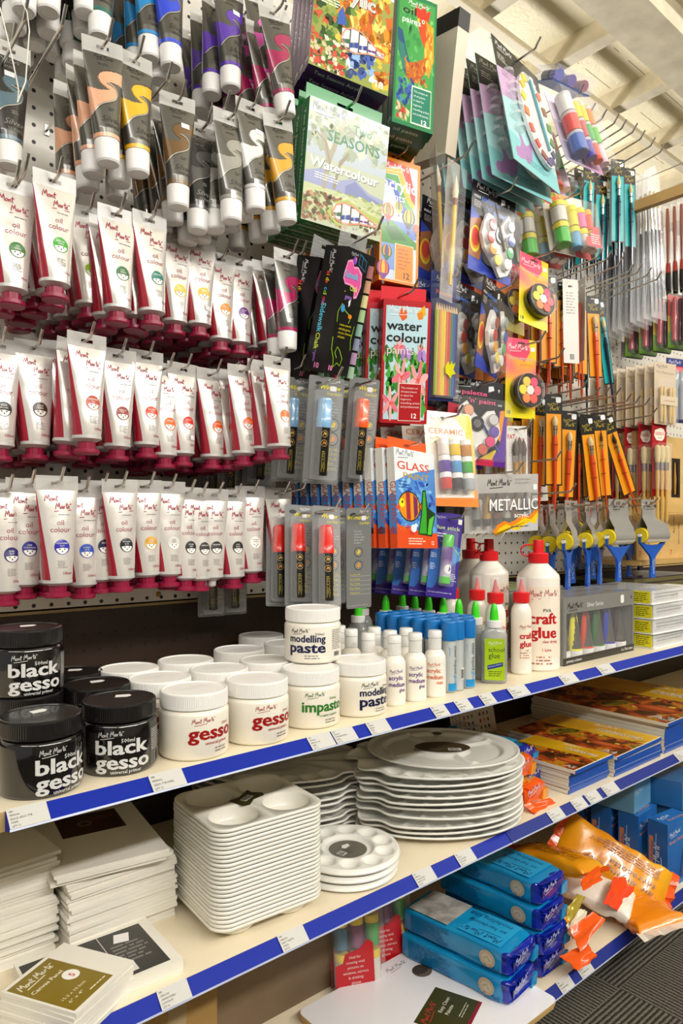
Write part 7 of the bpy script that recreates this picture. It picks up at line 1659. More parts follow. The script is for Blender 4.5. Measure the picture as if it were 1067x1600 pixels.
# teal and pink palette packs, seen from the side along a row
def tealpack():
    w, h = POS['teal'][6:8]; t = thing('watercolour_palette_pack'); m = MB()
    m.prism(rrect(-w / 2, w / 2, -h / 2, h / 2, .004), (0, 0, 0), (1, 0, 0), (0, 0, 1), (0, .0014, 0), PRINT('#a9d4d6'))
    m.art(FRONT, [('p', '#1c1b1a', [(0, .74), (1, .86), (1, 1), (0, 1)]), ('p', '#c9a4c8', [(0, .50), (.3, .55), (.5, .66), (1, .80), (1, .86), (0, .74)]), ('p', '#84c4c8', [(0, 0), (1, 0), (1, .14), (0, .24)]), ('p', '#a97fb4', [(.08, .10), (.12, .14), (.2, .15), (.24, .20), (.22, .27), (.28, .26), (.33, .20), (.40, .22), (.46, .27), (.48, .22), (.44, .12), (.36, .06), (.26, .07), (.16, .05), (.10, .06)]), ('s', '#e8e8e8', .06, .93, .34), ('f', '#b8b4b0', .06, .86, .2, 3, .02), ('f', '#3a7a86', .3, .10, .5, 3, .02), ('r', '#e8e8e8', (.78, .90, .86, .94))], w, h)
    Bk = plane((0, .0014, 0), (-1, 0, 0), (0, 0, 1)); m.poly(Bk, rrect(-w / 2, w / 2, -h / 2, h / 2, .004), PRINT('#c4c0bc'), 1)
    m.build('backing_card', t)
    p = MB(); wp = M('#ecebe8', .2, alpha=.9, coat=.5); rot_ = .0
    P = ell(.028, -.005, .060, .116, 30, .18); p.prism(P, (0, -.012, 0), (1, 0, 0), (0, 0, 1), (0, .008, 0), wp); p.build('palette_tray', t)
    cs = ['#e8c81c', '#e8b81c', '#f0d020', '#e8721c', '#d8402c', '#c82c24', '#8a2c2c', '#4a2c7a', '#2c2c6a', '#1c2a5a', '#4a7a3c', '#3a8a2c', '#8a4a2c', '#c8703c', '#e4e0d8', '#b0b0b0']
    for q in range(16):
        a = 1.9 + q * 2 * math.pi / 16; x = .049 * math.cos(a); zz = .102 * math.sin(a); c_, s_ = math.cos(.18), math.sin(.18)
        b = MB(); b.T = Matrix.Translation((.028 + x * c_ - zz * s_, -.0128, -.005 + x * s_ + zz * c_)) @ Matrix.Rotation(-a, 4, 'Y'); b.box(-.0085, .0085, -.0015, .0015, -.010, .010, M(cs[q], .4, coat=.3)); b.build('paint_cake', t)
    e = MB(); W = front(-.0125); e.disc(W, .042, .0, .013, .028, PRINT('#f0f0f0'), 1, 22); e.disc(W, .042, .0, .011, .025, PRINT('#8a8f90'), 2, 22); e.disc(W, .042, .0, .008, .014, PRINT('#f0f0f0'), 3, 22); e.build('oval_sticker', t)
    br = MB(); br.tube([(.018, -.0155, .092), (.052, -.0155, -.075)], .003, M('#3a9aae', .3), 10); br.build('brush', t)
    s = MB()
    for q in range(6): s.lathe([(.015, -.0), (.015, .008), (.010, .014), (.001, .016)], M('#eef0f2', .1, alpha=.3, coat=.5), 16, (-w * .34 + .010 * (q % 2), -.005, h * (.20 - .085 * q)))
    s.build('clear_domes', t)
    c = MB(); blister(c, ell(.028, -.005, .068, .126, 30, .18), .0195, '#ffffff', .06); c.build('clear_blister', t)
    return t
put('teal', tealpack, 'front teal and pink watercolour palette pack, ring of paint cakes facing out', 'palette set', 'teal palette packs', mat=at('teal'))
for i, (dx, dy, dz) in enumerate([(-.004 - .003 * q, .030 + .0225 * q, -.018 - .002 * q) for q in range(7)]):
    put('teal', tealpack, f'teal and pink watercolour palette pack, {ORD[i]} in the fanned row', 'palette set', 'teal palette packs', mat=at('teal', dx, dy, dz, -10 - i * .5))
hook_for('teal', 'bent chrome hook carrying the fanned teal palette packs', -.012, extra=.05)

# clear packs of paint strips and little jars
def striplet():
    w, h = .15, .20; t = thing('paint_pot_pack'); m = MB()
    m.prism(rrect(-w / 2, w / 2, -h / 2, h / 2, .004), (0, 0, 0), (1, 0, 0), (0, 0, 1), (0, .0012, 0), PRINT('#cfc4e0')); m.art(FRONT, [('p', '#d0a0d0', [(.5, 0), (1, 0), (1, .35), (.8, .40), (.7, .25)]), ('p', '#e4d8ec', [(.0, .6), (1, .7), (1, 1), (0, 1)]), ('f', '#f8f0f8', .74, .24, .22, 5, .03)], w, h); m.build('backing_card', t)
    for x, r, cc in ((-.042, .0195, ['#2a5ab8', '#e0342c', '#e6e4e0']), (.000, .0125, ['#4a3aa8', '#b83a4a', '#ecc81c']), (.027, .0115, ['#d84a3c', '#3aa85a', '#f0c81c']), (.053, .0115, ['#e0c8d8', '#58b83a', '#ee7a2c'])):
        for j, c in enumerate(cc):
            b = MB(); b.lathe([(.001, 0), (r, 0), (r, .048), (r * .8, .051)], M(c, .15, coat=.7), 20, (x, -.021, -h * .46 + j * .057)); b.lathe([(r * 1.02, .046), (r * 1.02, .054)], M('#ece8ee', .15, alpha=.6), 20, (x, -.021, -h * .46 + j * .057)); b.build('paint_pot', t)
    c = MB(); c.box(-w / 2, w / 2, -.042, 0, -h / 2, h * .42, CLEAR('#ffffff', .12)); c.build('clear_box', t)
    return t
put('strip', striplet, 'clear pack of stacked red, blue and green paint pots beside the teal packs', 'paint pack', 'stacked pot packs', mat=at('crayon'))
put('strip', striplet, 'clear pack of stacked paint pots hanging behind its brighter twin', 'paint pack', 'stacked pot packs', mat=at('crayon', -.045, .08, -.05, -6)); put('strip', striplet, 'clear pack of stacked paint pots close to the board, dark side showing', 'paint pack', 'stacked pot packs', mat=at('crayon', -.05, .16, -.06, -6))
hook_for('crayon', 'bent chrome hook carrying the stacked pot packs', -.01, extra=.04)
def toppack():
    t = thing('flat_paint_tray_pack'); m = MB(); m.box(-.06, .06, 0, .0015, -.04, .04, M('#2a58b0', .3)); m.build('backing_card', t)
    for q, c in enumerate(['#3a3aa0', '#4a2a8a', '#8a2c3c', '#3a3a44', '#2a5ab0', '#c83a3c']):
        b = MB(); b.lathe([(.001, -.014), (.013, -.014), (.013, .012), (.001, .014)], M(c, .2, coat=.6), 20, (-.04 + (q % 3) * .04, -.016, -.018 + (q // 3) * .036)); b.build('paint_pot', t)
    c = MB(); c.box(-.062, .062, -.034, 0, -.042, .042, CLEAR('#e8ecff', .18)); c.build('clear_box', t)
    return t
put('toppk', toppack, 'blue backed clear tray of dark paint pots tipped above the stacked pot pack', 'paint pack', None, mat=pose(*at_y(878, 138, .99), -6, -62, 10))
def jarsp():
    w, h = .135, .17; t = thing('poster_paint_pack'); m = MB()
    m.prism(rrect(-w / 2, w / 2, -h / 2, h / 2, .004), (0, 0, 0), (1, 0, 0), (0, 0, 1), (0, .0012, 0), PRINT('#e6dcd0')); m.art(FRONT, [('p', '#e8622c', [(.0, .80), (.4, .76), (.5, .98), (0, 1)]), ('b', ['#e8a01c', '#d83a2c', '#4aa83a', '#e8d81c'], 30, (.0, .74, .6, 1), .06, .6, 51), ('p', '#e0384a', [(.62, .0), (1, 0), (1, .5), (.85, .46), (.8, .25), (.62, .2)])], w, h); m.build('backing_card', t)
    for x, r, lidc, cs in ((-.042, .019, '#e4d81c', ('#3ab82c', '#d8d4cc')), (.002, .013, '#e8e01c', ('#5aa0d0', '#e8d81c')), (.030, .012, '#e8d81c', ('#cfc8c0', '#e06ab0')), (.054, .011, '#e8a82c', ('#e8e0d8', '#e0503c'))):
        for j, c in enumerate(cs):
            b = MB(); z0 = -h * .46 + j * .058 - (x > 0) * .0; b.lathe([(.001, 0), (r, 0), (r, .038), (r * .85, .041)], M(c, .15, coat=.6), 24, (x, -.021, z0)); b.lathe([(r * 1.03, .040), (r * 1.03, .053), (r * .93, .055), (.001, .055)], M(lidc, .3, coat=.3), 24, (x, -.021, z0)); b.build('paint_jar', t)
    l = MB(); l.prism([(.012, -h * .47), (.062, -h * .47), (.062, -h * .12), (.04, -h * .16), (.036, -h * .30), (.014, -h * .34)], (0, -.0425, 0), (1, 0, 0), (0, 0, 1), (0, .0008, 0), M('#d83a48', .3)); l.smalltext(front(-.0427), .03, -h * .28, .03, 5, .006, PRINT('#f4d8d8'), 1, 2); l.build('label_insert', t)
    c = MB(); c.box(-w / 2, w / 2, -.044, 0, -h / 2, h * .26, CLEAR('#ffffff', .12)); c.build('clear_box', t)
    return t
put('jars', jarsp, 'front clear pack of yellow lidded poster paint jars, green jar in the corner', 'paint pack', 'poster paint packs', mat=at('jars'))
for i in range(3): put('jars', jarsp, f'clear pack of yellow lidded poster paint jars, {ORD[i]} on its hook', 'paint pack', 'poster paint packs', mat=at('jars', -.030 * (i + 1), .068 * (i + 1), -.014 * (i + 1), -3))
hook_for('jars', 'bent chrome hook carrying the poster paint packs', -.006, extra=.05)

# coloured pencils in a clear pack, the narrow brush pack, the leaning canvas block
def pencils():
    w, h = POS['pencils'][6:8]; t = thing('coloured_pencil_pack'); m = MB(); m.prism(rrect(-w / 2, w / 2, -h / 2, h / 2, .004), (0, .004, 0), (1, 0, 0), (0, 0, 1), (0, .0012, 0), PRINT('#1c2a6a')); W = front(.004)
    m.script(W, -w * .3, h * .44, w * .4, PRINT('#e8e8f0'), .1, 1); m.text(W, 'Pencils', -w * .30, h * .33, h * .05, PRINT('#e06a4a'), width=w * .6, bold=.03, k=1); m.build('backing_card', t)
    for q, c in enumerate(['#a8c83a', '#e88a1c', '#ecc81c', '#f0d81c', '#e0742c', '#d83a2c', '#3a8a4a', '#2a5ab8', '#1c2a7a']):
        b = MB(); x = -w * .38 + q * w * .095; r = .0042; b.lathe([(r, -h * .46), (r, h * .20)], M(c, .35, coat=.3), 6, (x, -.004, 0), smooth=False); b.lathe([(r, h * .20), (.0012, h * .25)], M('#d8b888', .6), 10, (x, -.004, 0)); b.lathe([(.0012, h * .25), (.0003, h * .258)], M(c, .5), 8, (x, -.004, 0)); b.build('pencil', t)
    s = MB(); s.poly(front(-.0125), [(-.012, -.062), (.0, -.05), (.004, -.058), (.014, -.048), (.016, -.056), (.028, -.05), (.02, -.066), (.03, -.074), (.014, -.078), (.01, -.086), (-.002, -.078), (-.01, -.076)], PRINT('#e8e020'), 1); s.build('price_burst', t)
    c = MB(); c.box(-w * .46, w * .46, -.0115, .004, -h * .48, h * .28, CLEAR('#ffffff', .12)); c.build('clear_pouch', t)
    return t
series('pen', pencils, 'pencils', 'front clear pack of coloured pencils with yellow price burst', 'clear pack of coloured pencils, {} on its hook', 'pencil pack', 'coloured pencil packs', 3, .05, -.014, .0)
hook_for('pencils', 'bent chrome hook carrying the coloured pencil packs', -.012, extra=.03)
def narrow():
    t = thing('bamboo_brush_pack'); m = MB(); h = .30; m.box(-.02, .02, 0, .001, -h / 2, h / 2, M('#cfcac0', .3, alpha=.3)); m.build('backing_strip', t)
    b = MB(); b.lathe([(.003, -.12), (.0048, -.06), (.0045, .05)], M('#e0b81c', .35), 14, (0, -.009, 0)); b.lathe([(.005, .05), (.005, .065)], M('#8a4a2c', .4), 14, (0, -.009, 0)); b.lathe([(.005, .065), (.007, .08), (.0005, .115)], M('#e8dcc0', .7), 14, (0, -.009, 0)); b.build('brush', t)
    c = MB(); c.box(-.020, .020, -.02, 0, -h / 2, h / 2 - .02, CLEAR('#ffffff', .08)); c.build('clear_box', t)
    return t
p = at_y(703, 360, .97)
put('narrow', narrow, 'narrow clear pack with one yellow handled brush, swinging from its hook', 'brush pack', 'narrow brush packs', mat=pose(p.x, p.y, p.z, 0, 0, 5))
p = at_y(692, 330, .99)
put('narrow', narrow, 'narrow clear pack seen edge on behind the yellow handled brush', 'brush pack', 'narrow brush packs', mat=pose(p.x, p.y + .02, p.z, 62, 0, 7))
hook(at_y(690, 262, 1.02).x, at_y(690, 262, 1.02).z, .95, .01, 'bent chrome hook carrying the narrow brush packs')
m = MB(); m.box(0, .035, 0, .115, 0, .30, M('#d9cdb8', .55, mottle=.04)); m.box(-.0005, .0355, -.0005, .1155, .262, .3005, M('#1b1816', .5))
S = plane((0, .115, 0), (0, -1, 0), (0, 0, 1)); m.script(S, .05, .10, .12, PRINT('#2a2622'), .09, 1, R(90))
p = at_y(672, 262, 1.09); o = m.build('canvas_block', None, (1.168, 1.022, 1.85), (R(8), 0, 0)); tag(o, 'pale canvas block with black top and upright handwriting behind the rooster box', 'canvas block')
m = MB(); m.box(0, .075, 0, .0012, 0, .055, M('#f0e6e4', .35)); m.box(.004, .071, -.0006, 0, .026, .036, M('#e08a96', .4))
p = at_y(668, 75, 1.16); o = m.build('shelf_talker', None, (p.x, p.y, p.z - .02), (0, R(18), R(-12))); tag(o, 'small white and red card sticking out above the pale canvas block', 'card')

# ================================================================== brushes and tools of the second bay
def ratio(u): t = (u - U0) / F; return (CA + SA * t) / (SA - CA * t)
ROWH = 'long chrome hooks of the second bay'
for i, (u, v) in enumerate(((932.6, 162.5), (950, 172.5), (969, 180), (981, 188), (998, 194), (1010, 205), (1026, 216), (1041, 226))):
    p = at_y(u, v, .955); hook(p.x, p.z - .016, .975, .05, ('first', 'second', 'third', 'fourth', 'fifth', 'sixth', 'seventh', 'eighth')[i] + ' chrome hook of the top row against the ceiling, counted from the pot packs', group=ROWH)
for i, (u, v) in enumerate(((944, 390), (959, 393), (976, 403), (993, 413), (1005, 415), (1020, 420), (1036, 426))):
    p = at_y(u, v, .955); hook(p.x, p.z - .016, .975, .03, ('first', 'second', 'third', 'fourth', 'fifth', 'sixth', 'seventh')[i] + ' chrome hook of the row above the orange brush cards, counted from the jars', group=ROWH)
for i, (u, v) in enumerate(((884, 546), (904, 584), (921, 595.5), (940, 607), (955, 607), (972, 608), (989, 617), (1003, 620), (1018, 623), (1029, 639))):
    p = at_y(u, v, .955); hook(p.x, p.z - .016, .975, .012, ('first', 'second', 'third', 'fourth', 'fifth', 'sixth', 'seventh', 'eighth', 'ninth', 'tenth')[i] + ' chrome hook of the row through the orange brush cards, counted from the neon discs', group=ROWH)
for i, (u, v) in enumerate(((880, 706), (902.6, 758), (922.6, 778), (940, 779), (964, 781), (988, 780), (1008, 770), (1030, 780))):
    p = at_y(u, v, .945); hook(p.x, p.z - .016, .965, .006, ('first', 'second', 'third', 'fourth', 'fifth', 'sixth', 'seventh', 'eighth')[i] + ' chrome hook of the row over the blue handled rollers, counted from the liner cards', group=ROWH)

OR = PRINT('#f09a12'); BK = PRINT('#191712'); TEALC = PRINT('#12a3a6')
def brushcard(panel, handle, hair, ferl=.03, bw=.0045, L=.30, w=.05, h=.232, flat=False):
    def make():
        t = thing('carded_brush'); m = MB()
        m.box(-w / 2, w / 2, 0, .0008, -h, -.030, BK); hang_tab(m, w, -.030, .010, 0, BK, holew=.014, holeh=.005, t=.0008, hz=.002)
        W = plane((0, 0, 0), (1, 0, 0), (0, 0, 1)); m.poly(W, [(-w * .43, -h + .004), (w * .43, -h + .004), (w * .43, -.042), (-w * .43, -.042)], panel, 1)
        m.script(W, -w * .36, -.020, w * .62, PRINT('#c8b03c'), .1, 1, .1); m.script(W, -w * .2, -.034, w * .62, PRINT('#c8b03c'), .09, 1, .1, SCRIPT2, 2.4)
        m.build('card', t)
        y = -.006; z0 = -.052
        b = MB(); b.lathe([(bw * .9, z0 - .022), (bw * 1.25, z0 - .012), (bw * .9, z0 - .004), (.0006, z0 + (.006 if flat else .012))], hair, 14, (0, y, 0)); b.build('bristle_head', t)
        f = MB(); f.lathe([(bw * .8, z0 - .022 - ferl), (bw, z0 - .022)], CHROME, 16, (0, y, 0)); f.build('ferrule', t)
        q = MB(); q.lathe([(.0008, -L), (bw * .55, -L * .9), (bw * .8, -L * .62), (bw * 1.05, z0 - .045 - ferl), (bw * .8, z0 - .022 - ferl)], handle, 16, (0, y, 0)); q.build('handle', t)
        for zz in (-.085, -.125, -.165): k = MB(); k.tube([(-.006, 0, zz), (-.004, y - bw - .001, zz), (.004, y - bw - .001, zz), (.006, 0, zz)], .0007, BK, 6); k.build('tie', t)
        s = MB(); s.poly(W, rrect(w * .12, w * .42, -.012, .003, .004), PRINT('#eceef2'), 3); s.build('price_sticker', t)
        return t
    return make
HO = M('#d8481a', .3, coat=.5); HN = M('#13233f', .25, coat=.6); HB = M('#2a1c12', .6); HC = M('#d8c090', .7)
BO = 'orange carded brushes'; BT = 'teal carded brushes'
def card_at(key, make, u, v, Y, yaw, roll, label, grp, nb=0, dY=.035, blabel=None):
    p = at_y(u, v, Y); put(key, make, label, 'brush', grp, mat=pose(p.x, p.y, p.z, yaw, 0, roll))
    rn = random.Random(int(u))
    for k in range(nb):
        y = Y + dY * (k + 1)
        if y > YB - .012: break
        put(key, make, blabel, 'brush', grp, mat=pose(p.x + rn.uniform(-.004, .004), y, p.z - .002 * k, yaw * .6 + rn.uniform(-10, 10), 0, roll * .4 + rn.uniform(-3, 3)))
bo = brushcard(OR, HO, HB); bo2 = brushcard(OR, HO, HC, .026, .007, .30, flat=True); bo3 = brushcard(OR, HO, HB, .02, .0032, .29); bt = brushcard(TEALC, HN, HC, .030, .0052, .34, .046, .245)
card_at('bo2', bo2, 865, 622, 1.05, -28, 0, 'orange carded brush hanging straight, nearest the neon discs in the lower brush row', BO, 4, .04, 'orange carded brush hanging behind the straight one of the lower row')
card_at('bo2', bo2, 890, 648, 1.07, -28, 3, 'orange carded flat brush second along in the lower brush row', BO, 4, .04, 'orange carded brush hanging behind the second card of the lower row')
card_at('bo', bo, 902, 652, 1.08, 40, -3, 'orange carded brush turned edge on in the lower brush row', BO, 3, .04, 'orange carded brush hanging behind the edge on card of the lower row')
card_at('bo2', bo2, 916, 656, 1.06, -18, -8, 'orange carded flat brush tilting, just past the edge on card of the lower row', BO, 4, .04, 'orange carded brush hanging behind the tilting flat brush of the lower row')
card_at('bo3', bo3, 935, 650, 1.05, -26, -5, 'orange carded thin brush with the plainest panel in the lower row', BO, 4, .04, 'orange carded brush hanging behind the thin brush of the lower row')
card_at('bo', bo, 948, 656, 1.06, -22, -21, 'orange carded brush swinging far out at the end of the lower row', BO, 2, .04, 'orange carded brush hanging behind the swinging one of the lower row')
card_at('bo', bo, 857, 435, 1.09, -26, 0, 'orange carded brush beside the upper neon disc', BO, 3, .04, 'orange carded brush hanging behind the card beside the upper neon disc')
card_at('bo', bo, 877, 446, 1.10, -26, 0, 'orange carded brush beside the blank white card in the upper row', BO, 3, .04, 'orange carded brush hanging behind the card beside the blank white one')
card_at('bo3', bo3, 906, 462, 1.11, -20, -1, 'orange carded brush just past the blank white card in the upper row', BO, 3, .04, 'orange carded brush hanging behind the card just past the blank white one')
card_at('bo2', bo2, 926, 468, 1.10, -20, -3, 'orange carded flat brush last in the upper row, long bare handle below', BO, 3, .04, 'orange carded brush hanging behind the last flat brush of the upper row')
card_at('bt', bt, 936, 474, 1.11, -10, -11, 'teal carded brush tilting out beside the last orange card', BT, 1, .05, 'dark handled teal brush behind the tilting teal card')
def blank():
    t = thing('turned_brush_card'); w, h = .05, .225; m = MB(); m.box(-w / 2, w / 2, 0, .0008, -h, -.03, PRINT('#e4e0d8')); hang_tab(m, w, -.03, .01, 0, PRINT('#e4e0d8'), holew=.014, t=.0008); W = plane((0, 0, 0), (1, 0, 0), (0, 0, 1)); m.smalltext(W, -w * .3, -.03, w * .6, 8, .008, PRINT('#a8a49c'), 1, 4); m.barcode(W, -.006, -h + .008, .018, .02, 1); m.build('card', t)
    q = MB(); q.lathe([(.0008, -.3), (.003, -.27), (.004, -.2), (.004, -.06)], HO, 12, (0, .007, 0)); q.build('handle', t); return t
p = at_y(891, 442, 1.08); put('blank', blank, 'brush card turned round to its white printed back in the upper brush row', 'brush', None, mat=pose(p.x, p.y, p.z, -24, 0, -1))
p = at_y(910, 440, 1.07); put('blank', blank, 'white brush card seen as a thin edge in the upper brush row', 'brush', None, mat=pose(p.x, p.y, p.z, 52, 0, -2))
p = at_y(883, 660, 1.1); put('blank', blank, 'white backed brush card half hidden beside the lower neon disc', 'brush', None, mat=pose(at_y(838, 650, 1.12).x, 1.12, p.z, -24, 0, -3))
card_at('bt', bt, 965, 254, 1.09, -30, 0, 'teal carded brush in front of the ceiling hooks, facing out', BT, 4, .034, 'teal carded brush hanging behind the facing teal card')
card_at('bt', bt, 983, 268, 1.12, -24, -1, 'teal carded brush half behind the facing teal card', BT, 3, .034, 'teal carded brush hanging behind the half hidden teal card')
card_at('bt', bt, 940, 284, 1.13, -20, 1, 'teal carded brush under the stacked pot pack with a cream tip', BT, 3, .034, 'teal carded brush hanging behind the cream tipped one')
card_at('bt', bt, 921, 262, 1.12, -16, 2, 'teal carded brush nearest the poster paint jars', BT, 3, .034, 'teal carded brush hanging behind the one nearest the poster jars')

# foam rollers wrapped in silver cards
FOAM = M('#e9cf1c', .85, bump=.6, bscale=500); SILC = M('#c2c1bd', .25, .5, coat=.4); BLUEP = M('#0f55b8', .32, coat=.3)
def roller(w):
    def make():
        t = thing('foam_roller'); zc_ = -.092; r = .0215
        c = MB(); prof = [(-.0012, -.014), (-.002, -.04), (-r * .75, -.066)] + [(-(r + .0012) * math.cos(R(a)), zc_ + (r + .0012) * math.sin(R(a))) for a in range(40, -61, -20)]
        pr2 = [(.0012, -.014), (.002, -.04), (r * .75, -.066)] + [((r + .0012) * math.cos(R(a)), zc_ + (r + .0012) * math.sin(R(a))) for a in range(40, -61, -20)]
        for P in (prof, pr2):
            pts = [(x, y, z_) for y, z_ in P for x in (-w / 2 + .004, w / 2)]
            c.add(pts, [(2 * i, 2 * i + 1, 2 * i + 3, 2 * i + 2) for i in range(len(P) - 1)], SILC, True)
        hang_tab(c, w - .004, -.016, .014, -.0006, SILC, holew=min(.022, w * .4), holeh=.006, t=.0014, hz=.004)
        W = front(-.0012); c.script(W, -w * .34, -.010, w * .62, PRINT('#1c1c1c'), .1, 2); c.text(W, 'Silver Series', -w * .1, -.028, .008, PRINT('#f4f4f2'), width=w * .42, k=2)
        c.build('card_sleeve', t)
        f = MB(); f.T = Matrix.Translation((0, 0, zc_)) @ Matrix.Rotation(R(90), 4, 'Y'); f.lathe([(.005, -w / 2 - .004), (r - .001, -w / 2 - .004), (r, -w / 2 - .0025), (r, w / 2 + .0025), (r - .001, w / 2 + .004), (.005, w / 2 + .004)], FOAM, 36, sharp=50, cap=False); f.build('foam_sleeve', t)
        a = MB(); a.T = Matrix.Translation((0, 0, zc_)) @ Matrix.Rotation(R(90), 4, 'Y'); a.lathe([(.0048, -w / 2 - .012), (.0048, w / 2 + .006)], CAPW, 18); a.build('axle', t)
        h = MB(); e = w / 2 + .007
        P = [(-e - .003, zc_ + .006), (-e + .004, zc_ + .006), (-e + .007, zc_ - .018), (-w * .30, zc_ - .027), (0, zc_ - .029), (w * .30, zc_ - .027), (e - .007, zc_ - .018), (e - .004, zc_ + .004), (e + .003, zc_ + .004), (e + .002, zc_ - .022), (w * .36, zc_ - .040), (.015, zc_ - .062), (.0105, zc_ - .072), (.0095, zc_ - .090), (.0135, zc_ - .118), (.0115, zc_ - .126), (-.0115, zc_ - .126), (-.0135, zc_ - .118), (-.0095, zc_ - .090), (-.0105, zc_ - .072), (-.015, zc_ - .062), (-w * .36, zc_ - .040), (-e - .002, zc_ - .022)]
        h.prism(P, (0, -.0035, 0), (1, 0, 0), (0, 0, 1), (0, .007, 0), BLUEP); h.script(front(-.0038), -.003, zc_ - .070, .045, PRINT('#bcd0ec'), .1, 2, -R(90))
        h.build('handle', t)
        return t
    return make
GR = 'blue handled foam rollers'
def roll_at(w, u, v, Y, yaw, label, roll=0):
    p = at_y(u, v, Y); put(f'roller{w}', roller(w), label, 'roller', GR, mat=pose(p.x, p.y, p.z, yaw, 0, roll))
roll_at(.05, 887, 790, .99, 14, 'blue handled foam roller nearest the litre glue bottle, lowest handle')
roll_at(.05, 862, 796, 1.05, 14, 'blue handled foam roller with yellow end just above the red glue cap')
roll_at(.05, 843, 796, 1.10, 14, 'blue handled foam roller mostly hidden behind the metallic pack')
roll_at(.05, 918, 792, 1.03, 14, 'blue handled foam roller second past the lowest handle, yellow end showing')
roll_at(.05, 937, 792, 1.03, 14, 'blue handled foam roller just before the wide silver one')
roll_at(.13, 966, 788, 1.0, 4, 'wide blue handled foam roller with white axle end sticking out')
roll_at(.13, 983, 790, 1.07, 2, 'wide blue handled foam roller directly behind the white axle one')
roll_at(.13, 1000, 790, 1.15, 2, 'wide blue handled foam roller two places behind the white axle one')
roll_at(.13, 1019, 788, .99, -2, 'wide blue handled foam roller nearest the wooden cases')
roll_at(.05, 893, 790, 1.08, -10, 'blue handled foam roller right behind the lowest handle')
roll_at(.05, 925, 792, 1.12, -14, 'blue handled foam roller deep behind the two narrow ones')
roll_at(.05, 905, 778, 1.16, 10, 'foam roller with a big yellow end poking up close to the board')

# long bagged brushes and the wooden arm
def bagged():
    t = thing('bagged_brush'); w, h = .062, .50; m = MB(); m.prism([(-w * .30, 0), (w * .1, .012), (w * .42, -.03), (w * .5, -h), (-w * .5, -h + .012), (-w * .45, -.06)], (0, 0, 0), (1, 0, 0), (0, 0, 1), (0, .004, 0), M('#f2f4f6', .08, alpha=.24, coat=.6, bump=.5, bscale=30)); m.build('clear_bag', t)
    for i, x in enumerate((-.016, .0, .016)):
        b = MB(); b.lathe([(.0012, -h + .03), (.0032, -h + .1), (.0042, -.20)], M(['#1c1a18', '#13233f', '#201c1a'][i], .25, coat=.5), 12, (x, .002, 0)); b.lathe([(.0042, -.20), (.005, -.13)], CHROME, 12, (x, .002, 0)); b.lathe([(.005, -.13), (.006, -.11), (.004, -.075)], M('#cbbd9c', .7), 12, (x, .002, 0)); b.build('brush', t)
    return t
for k in range(11):
    put('bag', bagged, 'clear bag of long dark brushes at the front of its row, glinting' if k == 0 else 'clear bag of long dark brushes at the back of its row by the board' if k == 10 else 'clear bag of long dark brushes inside the packed row', 'brush bag', 'bagged long brushes', mat=pose(2.285 + .002 * (k % 3), 1.095 + .0158 * k, 2.215 - .004 * k, -20 + 2 * (k % 2), 0, [-3, -1, 0, 1][k % 4] if k else -3))
hook(2.285, 2.20, .86, .012, 'long thin hook threading the clear brush bags', r=.0016, group=ROWH)
slab_o = MB(); slab_o.box(-.012, .012, -.55, 0, -.016, .016, M('#c9a46a', .45, mottle=.1, mscale=30)); p = at_y(985, 322, 1.12)
o = slab_o.build('wooden_bar', None, (p.x + .02, 1.13, p.z - .0)); tag(o, 'light wooden arm jutting out across the clear brush bags', 'wooden arm')
# long thin hook with a dangling price tag
p = at_y(966, 535, 1.275); hook(p.x, p.z, .80, .004, 'long thin hook with a white tag where it meets the board', r=.0016, group=ROWH)
m = MB(); m.box(-.016, .016, 0, .0008, -.055, 0, PRINT('#e8e4e4')); m.smalltext(FRONT, -.010, -.012, .02, 5, .008, PRINT('#a89c9c'), 1, 1)
tag(m.build('hook_tag', None, (p.x + .004, p.y - .022, p.z - .003), (0, R(3), R(-20))), 'white price tag dangling from the long thin hook on bare pegboard', 'tag')

def redbrush():
    t = thing('red_handled_brush_pack'); m = MB(); m.box(-.016, .016, 0, .003, -.32, 0, M('#eceae8', .1, alpha=.22)); m.build('clear_sleeve', t)
    b = MB(); b.lathe([(.004, -.22), (.006, -.10), (.0045, -.03)], M('#9a5038', .3, coat=.5), 14, (0, -.003, 0)); b.build('handle', t); f = MB(); f.lathe([(.009, -.255), (.0065, -.22)], M('#c0321c', .3, coat=.4), 16, (0, -.003, 0)); f.build('ferrule', t); h = MB(); h.lathe([(.008, -.32), (.0105, -.29), (.009, -.255)], M('#14100e', .6), 16, (0, -.003, 0)); h.build('bristle_head', t)
    return t
for k in range(16):
    put('redbrush', redbrush, f'clear sleeved brush with red brown handle, {("front one" if k < 2 else "further back")} of column {["one", "two"][k % 2]} under the wooden arm' if k < 2 else 'clear sleeved brush with red brown handle in the packed rows under the wooden arm', 'brush pack', 'red brown brush packs', mat=pose(2.46 + .055 * (k % 2), 1.06 + .024 * (k // 2), 2.175 + .005 * (k % 2), -18, 0, -1))
